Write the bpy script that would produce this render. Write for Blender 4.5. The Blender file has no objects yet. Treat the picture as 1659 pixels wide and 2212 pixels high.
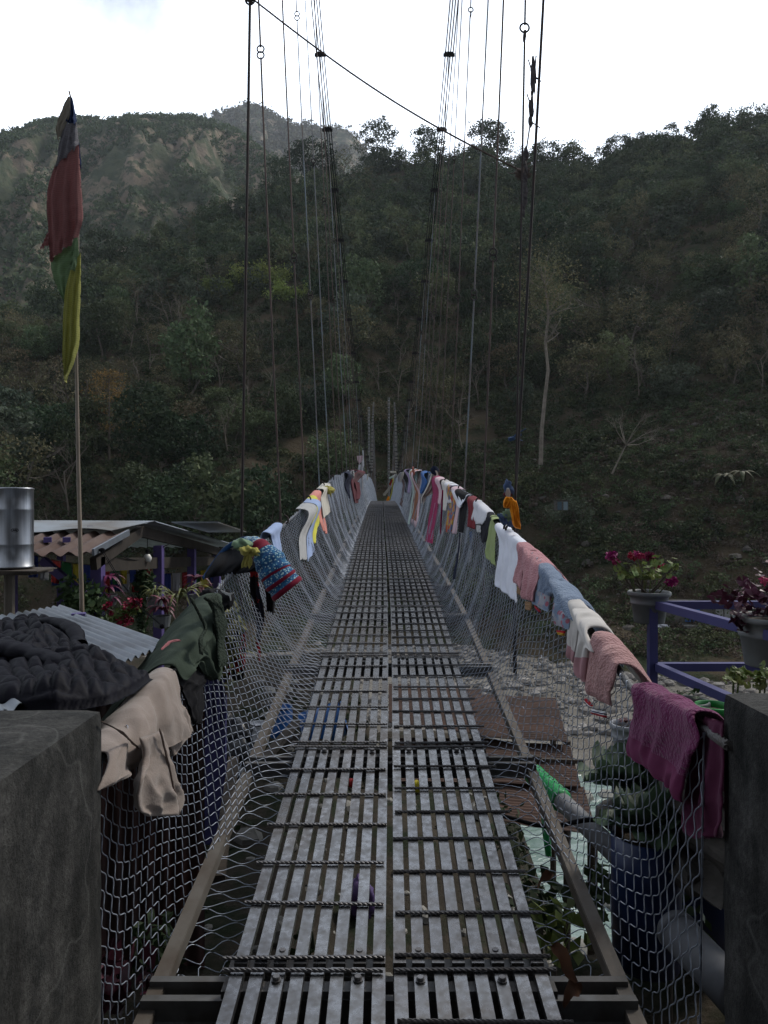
import bpy, math, random
import numpy as np
from mathutils import Vector
R = math.radians
random.seed(7); RNG = np.random.default_rng(11)
scene = bpy.context.scene
COL = scene.collection

# ------------------------------------------------------------------ camera
cam_d = bpy.data.cameras.new("camera"); cam = bpy.data.objects.new("camera", cam_d); COL.objects.link(cam)
cam.location = (0, 0, 0); cam.rotation_euler = (R(90), 0, 0)
cam_d.sensor_fit = 'HORIZONTAL'; cam_d.sensor_width = 36.0
F = 1534.0                                   # focal length on a 1659 px wide picture
cam_d.lens = 36.0 * F / 1659.0
cam_d.clip_start = 0.05; cam_d.clip_end = 8000
scene.camera = cam
# ------------------------------------------------------------------ world
SUN_EL, SUN_AZ = 46.0, 52.0                  # sun high over the right ridge, veiled by cloud
world = bpy.data.worlds.new("World"); scene.world = world; world.use_nodes = True
wn, wl = world.node_tree.nodes, world.node_tree.links
wn.clear()
wo = wn.new('ShaderNodeOutputWorld')
sky = wn.new('ShaderNodeTexSky'); sky.sky_type = 'NISHITA'; sky.sun_disc = False
sky.sun_elevation = R(SUN_EL); sky.sun_rotation = R(SUN_AZ); sky.air_density = 1.0; sky.dust_density = 2.0
b1 = wn.new('ShaderNodeBackground'); b1.inputs[1].default_value = 0.05; wl.new(sky.outputs[0], b1.inputs[0])
tc = wn.new('ShaderNodeTexCoord'); sp = wn.new('ShaderNodeSeparateXYZ'); wl.new(tc.outputs['Generated'], sp.inputs[0])
fr = wn.new('ShaderNodeMapRange'); fr.interpolation_type = 'SMOOTHSTEP'
fr.inputs[1].default_value = -0.25; fr.inputs[2].default_value = 0.85; fr.inputs[3].default_value = 0.52; fr.inputs[4].default_value = 2.5
wl.new(sp.outputs[1], fr.inputs[0])
nz = wn.new('ShaderNodeTexNoise'); nz.inputs['Scale'].default_value = 2.6; nz.inputs['Detail'].default_value = 8; nz.inputs['Roughness'].default_value = 0.55
wl.new(tc.outputs['Generated'], nz.inputs['Vector'])
cr = wn.new('ShaderNodeMapRange'); cr.inputs[1].default_value = 0.40; cr.inputs[2].default_value = 0.60; cr.inputs[3].default_value = 0.30; cr.inputs[4].default_value = 1.15
wl.new(nz.outputs[0], cr.inputs[0])
mu = wn.new('ShaderNodeMath'); mu.operation = 'MULTIPLY'; wl.new(fr.outputs[0], mu.inputs[0]); wl.new(cr.outputs[0], mu.inputs[1])
b2 = wn.new('ShaderNodeBackground'); b2.inputs[0].default_value = (0.86, 0.94, 1.06, 1); wl.new(mu.outputs[0], b2.inputs[1])
# gaps of blue high overhead
gp = wn.new('ShaderNodeTexNoise'); gp.inputs['Scale'].default_value = 1.9; gp.inputs['Detail'].default_value = 7
mp = wn.new('ShaderNodeMapping'); mp.inputs['Location'].default_value = (3.1, 0.4, 1.7); wl.new(tc.outputs['Generated'], mp.inputs[0]); wl.new(mp.outputs[0], gp.inputs['Vector'])
gz = wn.new('ShaderNodeMath'); gz.operation = 'MULTIPLY_ADD'; gz.inputs[1].default_value = 0.55; wl.new(sp.outputs[2], gz.inputs[0]); wl.new(gp.outputs[0], gz.inputs[2])
gm = wn.new('ShaderNodeMapRange'); gm.interpolation_type = 'SMOOTHSTEP'; gm.inputs[1].default_value = 0.80; gm.inputs[2].default_value = 1.02; gm.inputs[3].default_value = 1.0; gm.inputs[4].default_value = 0.5
wl.new(gz.outputs[0], gm.inputs[0])
mx = wn.new('ShaderNodeMixShader'); wl.new(gm.outputs[0], mx.inputs[0]); wl.new(b1.outputs[0], mx.inputs[1]); wl.new(b2.outputs[0], mx.inputs[2])
wl.new(mx.outputs[0], wo.inputs[0])
# ------------------------------------------------------------------ sun
sd = bpy.data.lights.new("sun", 'SUN'); sd.energy = 2.0; sd.angle = R(12); sd.color = (1.0, 0.95, 0.86)
so = bpy.data.objects.new("sun", sd); COL.objects.link(so)
_d = Vector((math.sin(R(SUN_AZ)) * math.cos(R(SUN_EL)), math.cos(R(SUN_AZ)) * math.cos(R(SUN_EL)), math.sin(R(SUN_EL))))
so.rotation_euler = (-_d).to_track_quat('-Z', 'Y').to_euler()
scene.view_settings.view_transform = 'Standard'; scene.view_settings.look = 'None'
scene.view_settings.gamma = 1; scene.view_settings.exposure = 0.32
try: scene.cycles.volume_step_rate = 4
except Exception: pass

# ------------------------------------------------------------------ helpers
def P(x, y, Z):                               # a point of the photo (1659 px wide) at distance Z
    return np.array([(x - 829.5) / F * Z, Z, (1106 - y) / F * Z])
def G(x, y, z):                               # the same on the level plane z
    return P(x, y, z * F / (1106 - y))
def lerp(a, b, t): return a + (b - a) * t
def hsh(n): return np.modf(np.abs(np.sin(n * 12.9898) * 43758.5453))[0]
def vnoise(x, y, seed=0):
    x = np.asarray(x, float); y = np.asarray(y, float)
    xi, yi = np.floor(x), np.floor(y); xf, yf = x - xi, y - yi
    xf = xf * xf * (3 - 2 * xf); yf = yf * yf * (3 - 2 * yf)
    h = lambda a, b: hsh(a * 1.37 + b * 57.31 + seed * 17.77)
    return (h(xi, yi) * (1 - xf) + h(xi + 1, yi) * xf) * (1 - yf) + (h(xi, yi + 1) * (1 - xf) + h(xi + 1, yi + 1) * xf) * yf
def fbm(x, y, oct=5, seed=0, gain=0.5):
    s = 0; a = 1; t = 0
    for i in range(oct):
        s = s + a * vnoise(x * 2 ** i, y * 2 ** i, seed + i); t += a; a *= gain
    return s / t

class MB:
    def __init__(s): s.V = []; s.n = 0; s.Q = []; s.QM = []; s.N = []; s.NM = []
    def add(s, V, Q, mi=0):
        V = np.asarray(V, float).reshape(-1, 3); Q = np.asarray(Q, int).reshape(-1, 4)
        s.V.append(V); s.Q.append(Q + s.n); s.QM.append(np.full(len(Q), mi)); s.n += len(V)
    def ngon(s, idx, mi=0): s.N.append([int(i) for i in idx]); s.NM.append(mi)
    def poly(s, V, mi=0):
        V = np.asarray(V, float); s.V.append(V); s.ngon(range(s.n, s.n + len(V)), mi); s.n += len(V)
    def hexa(s, c8, mi=0):                    # 8 corners, bottom loop then top loop
        s.add(c8, [[0, 3, 2, 1], [4, 5, 6, 7], [0, 1, 5, 4], [1, 2, 6, 5], [2, 3, 7, 6], [3, 0, 4, 7]], mi)
    def box(s, c, d, mi=0, rz=0.0):
        x, y, z = np.asarray(d, float) / 2
        v = np.array([[-x, -y, -z], [x, -y, -z], [x, y, -z], [-x, y, -z], [-x, -y, z], [x, -y, z], [x, y, z], [-x, y, z]])
        if rz: ca, sa = math.cos(rz), math.sin(rz); v = np.stack([v[:, 0] * ca - v[:, 1] * sa, v[:, 0] * sa + v[:, 1] * ca, v[:, 2]], 1)
        s.hexa(v + np.asarray(c, float), mi)
    def beam(s, a, b, w, h, mi=0, up=(0, 0, 1)):
        a = np.asarray(a, float); b = np.asarray(b, float); t = b - a; t /= np.linalg.norm(t)
        sd = np.cross(t, up); sd /= np.linalg.norm(sd); u = np.cross(sd, t)
        q = lambda p: [p - sd * w / 2 - u * h / 2, p + sd * w / 2 - u * h / 2, p + sd * w / 2 + u * h / 2, p - sd * w / 2 + u * h / 2]
        s.hexa(np.array(q(a) + q(b)), mi)
    def tube(s, path, r, m=8, mi=0, cap=True, ref=None):
        p = np.asarray(path, float); n = len(p); r = np.broadcast_to(np.asarray(r, float), (n,))
        t = np.gradient(p, axis=0); t /= np.maximum(np.linalg.norm(t, axis=1, keepdims=True), 1e-9)
        if ref is None:
            d = p[-1] - p[0]; ref = np.eye(3)[np.argmin(np.abs(d))]
        a = np.cross(t, np.asarray(ref, float)); a /= np.maximum(np.linalg.norm(a, axis=1, keepdims=True), 1e-9)
        b = np.cross(t, a); th = np.arange(m) * 2 * np.pi / m
        V = p[:, None] + r[:, None, None] * (np.cos(th)[None, :, None] * a[:, None] + np.sin(th)[None, :, None] * b[:, None])
        i = np.arange(n - 1)[:, None] * m; j = np.arange(m)[None]; k = (j + 1) % m
        Q = np.stack([i + j, i + k, i + m + k, i + m + j], -1).reshape(-1, 4)
        n0 = s.n; s.add(V.reshape(-1, 3), Q, mi)
        if cap: s.ngon([n0 + q for q in range(m)][::-1], mi); s.ngon([n0 + (n - 1) * m + q for q in range(m)], mi)
    def twist(s, path, r, mi=0, pitch=0.05, m=5, strands=3):
        p = np.asarray(path, float); L = np.concatenate([[0], np.cumsum(np.linalg.norm(np.diff(p, axis=0), axis=1))])
        N = max(4, int(L[-1] / pitch * 8)); u = np.linspace(0, L[-1], N)
        q = np.stack([np.interp(u, L, p[:, i]) for i in range(3)], 1)
        d = p[-1] - p[0]; ref = np.eye(3)[np.argmin(np.abs(d))]
        t = np.gradient(q, axis=0); t /= np.linalg.norm(t, axis=1, keepdims=True)
        a = np.cross(t, ref); a /= np.linalg.norm(a, axis=1, keepdims=True); b = np.cross(t, a)
        for k in range(strands):
            ph = u / pitch * 2 * np.pi + k * 2 * np.pi / strands
            s.tube(q + r * 0.5 * (np.cos(ph)[:, None] * a + np.sin(ph)[:, None] * b), r * 0.56, m, mi, ref=ref)
    def lathe(s, c, prof, m=24, mi=0, axis=None, closed=False):
        c = np.asarray(c, float); prof = np.asarray(prof, float); n = len(prof); th = np.arange(m) * 2 * np.pi / m
        V = np.stack([prof[:, 0:1] * np.cos(th), prof[:, 0:1] * np.sin(th), np.repeat(prof[:, 1:2], m, 1)], -1).reshape(-1, 3)
        if axis is not None:
            q = Vector((0, 0, 1)).rotation_difference(Vector(axis)).to_matrix(); V = V @ np.array(q).T
        i = np.arange(n - 1)[:, None] * m; j = np.arange(m)[None]; k = (j + 1) % m
        s.add(V + c, np.stack([i + j, i + k, i + m + k, i + m + j], -1).reshape(-1, 4), mi)
    def grid(s, V, mi=0):
        a, b = V.shape[:2]; i = np.arange(a - 1)[:, None] * b; j = np.arange(b - 1)[None]
        s.add(V.reshape(-1, 3), np.stack([i + j, i + j + 1, i + b + j + 1, i + b + j], -1).reshape(-1, 4), mi)
    def blob(s, c, d, m=14, n=9, mi=0, amp=0.12, seed=0, fr=3.0):
        th = np.linspace(0, 2 * np.pi, m, endpoint=False); ph = np.linspace(0.02, np.pi - 0.02, n)
        T, H = np.meshgrid(th, ph); x = np.sin(H) * np.cos(T); y = np.sin(H) * np.sin(T); z = np.cos(H)
        k = 1 + amp * (2 * vnoise(x * fr + 9 + z * 2.1, y * fr + 5 - z * 1.7, seed) - 1)
        V = np.stack([x * k * d[0], y * k * d[1], z * k * d[2]], -1) + np.asarray(c, float)
        i = np.arange(n - 1)[:, None] * m; j = np.arange(m)[None]; q = (j + 1) % m
        n0 = s.n; s.add(V.reshape(-1, 3), np.stack([i + j, i + m + j, i + m + q, i + q], -1).reshape(-1, 4), mi)
        s.ngon([n0 + a for a in range(m)][::-1], mi); s.ngon([n0 + (n - 1) * m + a for a in range(m)], mi)
    def mesh(s, name, mats, off=None, smooth=False):
        me = bpy.data.meshes.new(name)
        V = np.concatenate(s.V) if s.V else np.zeros((0, 3))
        if off is not None: V = V - np.asarray(off)
        Q = np.concatenate(s.Q) if s.Q else np.zeros((0, 4), int)
        ql = Q.reshape(-1); nl = np.array([i for f in s.N for i in f], int)
        me.vertices.add(len(V)); me.vertices.foreach_set('co', V.astype(np.float32).ravel())
        nf = len(Q) + len(s.N); me.loops.add(len(ql) + len(nl))
        me.loops.foreach_set('vertex_index', np.concatenate([ql, nl]).astype(np.int32))
        ls = np.concatenate([np.arange(len(Q)) * 4, len(ql) + np.concatenate([[0], np.cumsum([len(f) for f in s.N])[:-1]]) if s.N else np.zeros(0)]).astype(np.int32)
        me.polygons.add(nf); me.polygons.foreach_set('loop_start', ls)
        mi = np.concatenate([np.concatenate(s.QM) if s.QM else np.zeros(0), np.array(s.NM)]).astype(np.int32)
        for m_ in (mats if isinstance(mats, (list, tuple)) else [mats]): me.materials.append(m_)
        me.polygons.foreach_set('material_index', mi)
        me.polygons.foreach_set('use_smooth', np.full(nf, bool(smooth)))
        me.update(calc_edges=True); me.validate(); return me
def wloc(o):
    v = Vector((0, 0, 0))
    while o is not None: v += Vector(o.location); o = o.parent
    return np.array(v)
def build(mb, name, mats, parent=None, smooth=False, label=None, cat=None, group=None, kind=None):
    off = wloc(parent) if parent is not None else None
    o = bpy.data.objects.new(name, mb.mesh(name, mats, off, smooth)); COL.objects.link(o)
    if parent is not None: o.parent = parent
    return tag(o, label, cat, group, kind)
def tag(o, label=None, cat=None, group=None, kind=None):
    if label: o['label'] = label
    if cat: o['category'] = cat
    if group: o['group'] = group
    if kind: o['kind'] = kind
    return o
def thing(name, loc, label, cat, group=None):
    o = bpy.data.objects.new(name, None); COL.objects.link(o); o.location = [float(v) for v in loc]; o.empty_display_size = 0.1
    return tag(o, label, cat, group)

# ------------------------------------------------------------------ materials
def mat(name, c1, c2=None, scale=8.0, rough=0.7, metal=0.0, bump=0.0, bscale=None, detail=5, contrast=(0.35, 0.65), rough2=None, spec=0.3, coords='Object', stretch=None, sheen=0.0, trans=0.0, island=0.0):
    m = bpy.data.materials.new(name); m.use_nodes = True; N, L = m.node_tree.nodes, m.node_tree.links
    b = N['Principled BSDF']; b.inputs['Roughness'].default_value = rough; b.inputs['Metallic'].default_value = metal
    b.inputs['Specular IOR Level'].default_value = spec
    if sheen: b.inputs['Sheen Weight'].default_value = sheen; b.inputs['Sheen Roughness'].default_value = 0.5
    t = N.new('ShaderNodeTexCoord'); src = t.outputs['Object']
    if coords == 'World': g = N.new('ShaderNodeNewGeometry'); src = g.outputs['Position']
    if stretch: mp_ = N.new('ShaderNodeMapping'); mp_.inputs['Scale'].default_value = stretch; L.new(src, mp_.inputs[0]); src = mp_.outputs[0]
    if c2 is None: c2 = tuple(v * 0.8 for v in c1)
    n = N.new('ShaderNodeTexNoise'); n.inputs['Scale'].default_value = scale; n.inputs['Detail'].default_value = detail; n.inputs['Roughness'].default_value = 0.6; L.new(src, n.inputs['Vector'])
    mr = N.new('ShaderNodeMapRange'); mr.inputs[1].default_value = contrast[0]; mr.inputs[2].default_value = contrast[1]; L.new(n.outputs[0], mr.inputs[0])
    mxx = N.new('ShaderNodeMix'); mxx.data_type = 'RGBA'; L.new(mr.outputs[0], mxx.inputs[0])
    mxx.inputs[6].default_value = (*c1, 1); mxx.inputs[7].default_value = (*c2, 1); outc = mxx.outputs[2]
    if island:
        g2 = N.new('ShaderNodeNewGeometry'); hs = N.new('ShaderNodeHueSaturation')
        m1 = N.new('ShaderNodeMapRange'); m1.inputs[3].default_value = 1 - island; m1.inputs[4].default_value = 1 + island; L.new(g2.outputs['Random Per Island'], m1.inputs[0]); oi0 = N.new('ShaderNodeObjectInfo'); wn0 = N.new('ShaderNodeTexWhiteNoise'); wn0.noise_dimensions = '1D'; L.new(oi0.outputs['Random'], wn0.inputs['W']); m0 = N.new('ShaderNodeMapRange'); m0.inputs[3].default_value = .70; m0.inputs[4].default_value = 1.35; L.new(wn0.outputs['Value'], m0.inputs[0]); mm0 = N.new('ShaderNodeMath'); mm0.operation = 'MULTIPLY'; L.new(m1.outputs[0], mm0.inputs[0]); L.new(m0.outputs[0], mm0.inputs[1]); L.new(mm0.outputs[0], hs.inputs['Value'])
        m2 = N.new('ShaderNodeMapRange'); m2.inputs[3].default_value = 0.46; m2.inputs[4].default_value = 0.525
        oi = N.new('ShaderNodeObjectInfo'); L.new(oi.outputs['Random'], m2.inputs[0]); L.new(m2.outputs[0], hs.inputs['Hue']); L.new(outc, hs.inputs['Color']); outc = hs.outputs[0]
    L.new(outc, b.inputs['Base Color'])
    if rough2 is not None:
        r = N.new('ShaderNodeMapRange'); r.inputs[3].default_value = rough; r.inputs[4].default_value = rough2; L.new(mr.outputs[0], r.inputs[0]); L.new(r.outputs[0], b.inputs['Roughness'])
    if bump:
        n2 = N.new('ShaderNodeTexNoise'); n2.inputs['Scale'].default_value = bscale or scale * 4; n2.inputs['Detail'].default_value = 4; L.new(src, n2.inputs['Vector'])
        bp = N.new('ShaderNodeBump'); bp.inputs['Strength'].default_value = 1.0; bp.inputs['Distance'].default_value = bump; L.new(n2.outputs[0], bp.inputs['Height']); L.new(bp.outputs[0], b.inputs['Normal'])
    if trans:
        out = N['Material Output']; tr = N.new('ShaderNodeBsdfTranslucent'); L.new(outc, tr.inputs[0]); ms = N.new('ShaderNodeMixShader'); ms.inputs[0].default_value = trans
        L.new(b.outputs[0], ms.inputs[1]); L.new(tr.outputs[0], ms.inputs[2]); L.new(ms.outputs[0], out.inputs[0])
    return m
def bands(name, stops, scale, direction='Z', rough=0.8, noise=0.0, coords='Object', bump=0.0):
    """repeating colour bands across an axis"""
    m = mat(name, (0.5, 0.5, 0.5), rough=rough); N, L = m.node_tree.nodes, m.node_tree.links; b = N['Principled BSDF']
    t = N.new('ShaderNodeTexCoord'); w = N.new('ShaderNodeTexWave'); w.wave_type = 'BANDS'; w.bands_direction = direction; w.wave_profile = 'SAW'
    w.inputs['Scale'].default_value = scale; w.inputs['Distortion'].default_value = noise; L.new(t.outputs[coords], w.inputs['Vector'])
    r = N.new('ShaderNodeValToRGB'); r.color_ramp.interpolation = 'CONSTANT'
    els = r.color_ramp.elements
    els[0].position = stops[0][0]; els[0].color = (*stops[0][1], 1); els[1].position = stops[1][0]; els[1].color = (*stops[1][1], 1)
    for p_, c_ in stops[2:]: e = els.new(p_); e.color = (*c_, 1)
    L.new(w.outputs[0], r.inputs[0]); L.new(r.outputs[0], b.inputs['Base Color']); return m
M = {}
M['galv'] = mat('galvanised_steel', (0.175, 0.177, 0.185), (0.125, 0.123, 0.122), 30, 0.20, 0.72, 0.0006, 60, rough2=0.46, spec=0.5, contrast=(0.36, 0.66), detail=9)
M['galv_dull'] = mat('dull_galvanised_steel', (0.14, 0.142, 0.148), (0.09, 0.088, 0.085), 6, 0.6, 0.3, 0.0006, 60)
M['wire'] = mat('galvanised_wire', (0.36, 0.40, 0.48), (0.26, 0.29, 0.35), 5, 0.42, 0.35, spec=0.5)
M['rebar'] = mat('worn_twisted_steel', (0.10, 0.092, 0.09), (0.16, 0.16, 0.17), 12, 0.45, 0.5)
M['rust'] = mat('rusty_steel', (0.042, 0.028, 0.025), (0.025, 0.022, 0.024), 4, 0.75, 0.2)
M['cable'] = mat('dark_steel_cable', (0.035, 0.033, 0.035), (0.02, 0.02, 0.02), 5, 0.6, 0.3)
M['concrete'] = mat('weathered_concrete', (0.17, 0.165, 0.15), (0.055, 0.055, 0.052), 3.2, 0.9, 0, 0.004, 45, detail=12, contrast=(0.38, 0.62))

def overlay(m, sc, lo, hi, col, amt, seed=0.0, rough=.7, stretch=None):
    """a second, larger or finer stain layer multiplied over the base colour"""
    N, L = m.node_tree.nodes, m.node_tree.links; b = N['Principled BSDF']; src = b.inputs['Base Color'].links[0].from_socket; g = N.new('ShaderNodeNewGeometry'); p = N.new('ShaderNodeMapping'); p.inputs['Location'].default_value = (seed, seed * 2, 0); p.inputs['Scale'].default_value = stretch or (1, 1, 1)
    L.new(g.outputs['Position'], p.inputs[0]); n = N.new('ShaderNodeTexNoise'); n.inputs['Scale'].default_value = sc; n.inputs['Detail'].default_value = 10; n.inputs['Roughness'].default_value = rough; L.new(p.outputs[0], n.inputs['Vector'])
    r = N.new('ShaderNodeMapRange'); r.inputs[1].default_value = lo; r.inputs[2].default_value = hi; r.inputs[4].default_value = amt; L.new(n.outputs[0], r.inputs[0]); x = N.new('ShaderNodeMix'); x.data_type = 'RGBA'; x.blend_type = 'MULTIPLY'; L.new(r.outputs[0], x.inputs[0]); L.new(src, x.inputs[6]); x.inputs[7].default_value = (*col, 1); L.new(x.outputs[2], b.inputs['Base Color'])
overlay(M['galv'], 1.6, .48, .66, (.62, .50, .40), .8, 3.0); overlay(M['galv'], .7, .45, .62, (.70, .70, .74), .8, 9.0); overlay(M['galv_dull'], 2.5, .48, .66, (.60, .45, .35), .8, 5.0)
# ------------------------------------------------------------------ terrain profiles
SK = np.array([(-900, 1000), (-500, 880), (-200, 800), (0, 705), (100, 675), (190, 628), (260, 580), (350, 535), (430, 500), (520, 455), (600, 415), (700, 385), (780, 370), (850, 356),
               (950, 350), (1050, 352), (1120, 376), (1200, 372), (1290, 378), (1340, 352), (1450, 318), (1530, 292), (1600, 284), (1659, 278), (1900, 230), (2500, 160)], float)
def ridge_t(u): return (1106 - np.interp(u * F + 829.5, SK[:, 0], SK[:, 1])) / F
def ridge_R(u): return np.interp(u, [-1.1, -0.55, -0.3, 0, 0.3, 0.6, 1.1], [190, 215, 270, 325, 300, 270, 260])
FLOOR = -17.0
def bank_Y(u): return np.interp(u, [-1, -0.3, 0, 0.1, 0.2, 0.3, 0.6, 1.0], [80, 84, 88, 90, 82, 74, 70, 68])
def hill_z(x, y):
    x = np.asarray(x, float); y = np.maximum(np.asarray(y, float), 1.0); u = np.clip(x / y, -1.3, 1.3)
    Rr = ridge_R(u); zr = ridge_t(u) * Rr; yb = bank_Y(u)
    s = (y - yb) / (Rr - yb); sc = np.clip(s, 0, 1)
    # a low terrace beside the river first, steep wood above it
    low = np.clip(sc / 0.16, 0, 1) * np.interp(u, [-0.3, 0.1, 0.25, 0.6], [10.5, 12.5, 9.0, 7.5]); g = np.clip((sc - 0.06) / 0.94, 0, 1)
    base = FLOOR + low + (zr - FLOOR - low) * g ** 1.04
    und = (fbm(x / 34 + 3, y / 34, 4, 5) - 0.5) * 15 * np.clip(sc * 5, 0, 1) * np.clip((1 - sc) * 4, 0, 1)
    rough = (fbm(x / 5, y / 5, 4, 9) - 0.5) * 2.2 * np.clip(sc * 12, 0, 1)
    z = base + und + rough
    return np.where(s > 1, zr - (y - Rr) * 0.45, np.where(s < 0, FLOOR - 1.5 + 18 * s, z))
def polar(us, ys, fn):
    U, Y = np.meshgrid(us, ys); X = U * Y; return np.stack([X, Y, fn(X, Y)], -1)
def terrain_mat(name, cols, scales, bump=0.3, bs=0.6):
    m = bpy.data.materials.new(name); m.use_nodes = True; N, L = m.node_tree.nodes, m.node_tree.links; b = N['Principled BSDF']; b.inputs['Roughness'].default_value = 0.95; b.inputs['Specular IOR Level'].default_value = 0.1
    g = N.new('ShaderNodeNewGeometry'); cur = None
    for i, (c, s_) in enumerate(zip(cols, scales)):
        if i == 0: cur = c; continue
        n = N.new('ShaderNodeTexNoise'); n.inputs['Scale'].default_value = s_[0]; n.inputs['Detail'].default_value = 9; n.inputs['Roughness'].default_value = 0.65
        mpn = N.new('ShaderNodeMapping'); mpn.inputs['Location'].default_value = (i * 13.1, 0, 0); L.new(g.outputs['Position'], mpn.inputs[0]); L.new(mpn.outputs[0], n.inputs['Vector'])
        r = N.new('ShaderNodeMapRange'); r.inputs[1].default_value = s_[1]; r.inputs[2].default_value = s_[2]; L.new(n.outputs[0], r.inputs[0])
        x = N.new('ShaderNodeMix'); x.data_type = 'RGBA'; L.new(r.outputs[0], x.inputs[0])
        if isinstance(cur, tuple): x.inputs[6].default_value = (*cur, 1)
        else: L.new(cur, x.inputs[6])
        x.inputs[7].default_value = (*c, 1); cur = x.outputs[2]
    L.new(cur, b.inputs['Base Color'])
    n = N.new('ShaderNodeTexNoise'); n.inputs['Scale'].default_value = bs; n.inputs['Detail'].default_value = 10; n.inputs['Roughness'].default_value = 0.7; L.new(g.outputs['Position'], n.inputs['Vector'])
    bp = N.new('ShaderNodeBump'); bp.inputs['Distance'].default_value = bump; bp.inputs['Strength'].default_value = 1; L.new(n.outputs[0], bp.inputs['Height']); L.new(bp.outputs[0], b.inputs['Normal'])
    return m
M['hill'] = terrain_mat('hillside_earth', [(0.060, 0.048, 0.032), (0.085, 0.066, 0.042), (0.032, 0.042, 0.021), (0.14, 0.125, 0.11)], [0, (0.08, 0.42, 0.6), (0.15, 0.45, 0.58), (0.5, 0.62, 0.72)], 0.5, 1.2)
M['mount'] = terrain_mat('rocky_mountain', [(0.235, 0.19, 0.145), (0.30, 0.245, 0.18), (0.11, 0.125, 0.075), (0.08, 0.10, 0.06)], [0, (0.08, 0.42, 0.58), (0.02, 0.46, 0.54), (0.09, 0.50, 0.56)], 9, 0.07)
M['gravel'] = terrain_mat('river_gravel', [(0.19, 0.175, 0.155), (0.12, 0.108, 0.092), (0.27, 0.26, 0.24)], [0, (0.2, 0.4, 0.6), (3.0, 0.55, 0.68)], 0.08, 6)
M['soil'] = terrain_mat('dark_soil', [(0.035, 0.03, 0.024), (0.06, 0.05, 0.038), (0.022, 0.028, 0.016)], [0, (0.8, 0.4, 0.6), (1.6, 0.5, 0.6)], 0.05, 8)
mb = MB(); mb.grid(polar(np.linspace(-1.15, 1.15, 300), np.concatenate([np.linspace(62, 140, 115), np.linspace(142, 345, 120), np.linspace(352, 420, 8)]), hill_z)); build(mb, 'hillside', M['hill'], smooth=True, kind='structure')
# far brown mountain and the pale peak behind it
S2 = np.array([(-1200, 260), (-300, 300), (0, 292), (60, 272), (150, 262), (250, 256), (380, 257), (450, 262), (500, 278), (540, 305), (600, 345), (680, 400), (800, 470), (1100, 640)], float)
S3 = np.array([(100, 420), (300, 345), (400, 300), (450, 262), (480, 247), (510, 232), (535, 224), (560, 226), (600, 250), (640, 272), (700, 284), (745, 272), (775, 290), (800, 330), (860, 400), (1000, 520), (1200, 600)], float)
def mount_fn(S, Rg, y0, z0, amp, seed, sl):
    def fn(x, y):
        u = x / y; t = (1106 - np.interp(u * F + 829.5, S[:, 0], S[:, 1])) / F
        s = np.clip((y - y0) / (Rg - y0), 0, 1)
        rid = 1 - np.abs(2 * fbm(x / sl + y / sl * 0.15, y / (sl * 2.2), 6, seed, 0.55) - 1) * 2
        z = z0 + (t * Rg - z0) * s ** 0.92 + (rid - 0.55) * amp * np.clip(s * 4, 0, 1) * np.clip((1 - s) * 3.5 + 0.10, 0, 1)
        return np.where(y > Rg, t * Rg - (y - Rg) * 0.5 + (rid - 0.55) * amp * 0.10, z)
    return fn
mt1 = mount_fn(S2, 760, 300, -10, 70, 31, 90); mt2 = mount_fn(S3, 1700, 800, 0, 150, 47, 190)
mb = MB(); mb.grid(polar(np.linspace(-1.2, 0.2, 420), np.concatenate([np.linspace(300, 770, 230), np.linspace(790, 1000, 6)]), mt1)); build(mb, 'far_mountain', M['mount'], smooth=True, kind='structure')
mb = MB(); mb.grid(polar(np.linspace(-0.55, 0.3, 260), np.concatenate([np.linspace(800, 1710, 170), np.linspace(1740, 2100, 6)]), mt2)); build(mb, 'distant_peak', M['mount'], smooth=True, kind='structure')
# valley floor, river, near bank
def bed_z(x, y):
    z = FLOOR + (fbm(x / 7, y / 7, 4, 3) - 0.5) * 1.1
    w = np.clip(1 - np.abs(y - 30 - 2.0 * np.sin(x / 15)) / 17.0, 0, 1); return z - 2.2 * np.clip(w * 3, 0, 1)
X, Y = np.meshgrid(np.linspace(-150, 150, 260), np.linspace(8, 98, 120)); mb = MB(); mb.grid(np.stack([X, Y, bed_z(X, Y)], -1)); build(mb, 'riverbed', M['gravel'], smooth=True, kind='structure')
wm = bpy.data.materials.new('rapid_water'); wm.use_nodes = True; N, L = wm.node_tree.nodes, wm.node_tree.links; b = N['Principled BSDF']
g = N.new('ShaderNodeNewGeometry'); mpn = N.new('ShaderNodeMapping'); mpn.inputs['Scale'].default_value = (0.35, 0.9, 1); L.new(g.outputs['Position'], mpn.inputs[0])
n = N.new('ShaderNodeTexNoise'); n.inputs['Scale'].default_value = 0.9; n.inputs['Detail'].default_value = 9; n.inputs['Distortion'].default_value = 1.2; L.new(mpn.outputs[0], n.inputs['Vector'])
r = N.new('ShaderNodeValToRGB'); r.color_ramp.elements[0].position = 0.40; r.color_ramp.elements[0].color = (0.13, 0.19, 0.165, 1); r.color_ramp.elements[1].position = 0.68; r.color_ramp.elements[1].color = (0.30, 0.37, 0.35, 1)
L.new(n.outputs[0], r.inputs[0]); L.new(r.outputs[0], b.inputs['Base Color']); b.inputs['Roughness'].default_value = 0.25
bp = N.new('ShaderNodeBump'); bp.inputs['Distance'].default_value = 0.35; L.new(n.outputs[0], bp.inputs['Height']); L.new(bp.outputs[0], b.inputs['Normal'])
X, Y = np.meshgrid(np.linspace(-150, 150, 200), np.linspace(12, 58, 60)); mb = MB(); mb.grid(np.stack([X, Y, FLOOR - 0.75 + 0.35 * fbm(X / 3, Y / 2, 3, 8)], -1)); build(mb, 'river_water', wm, smooth=True, kind='structure')
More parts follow.
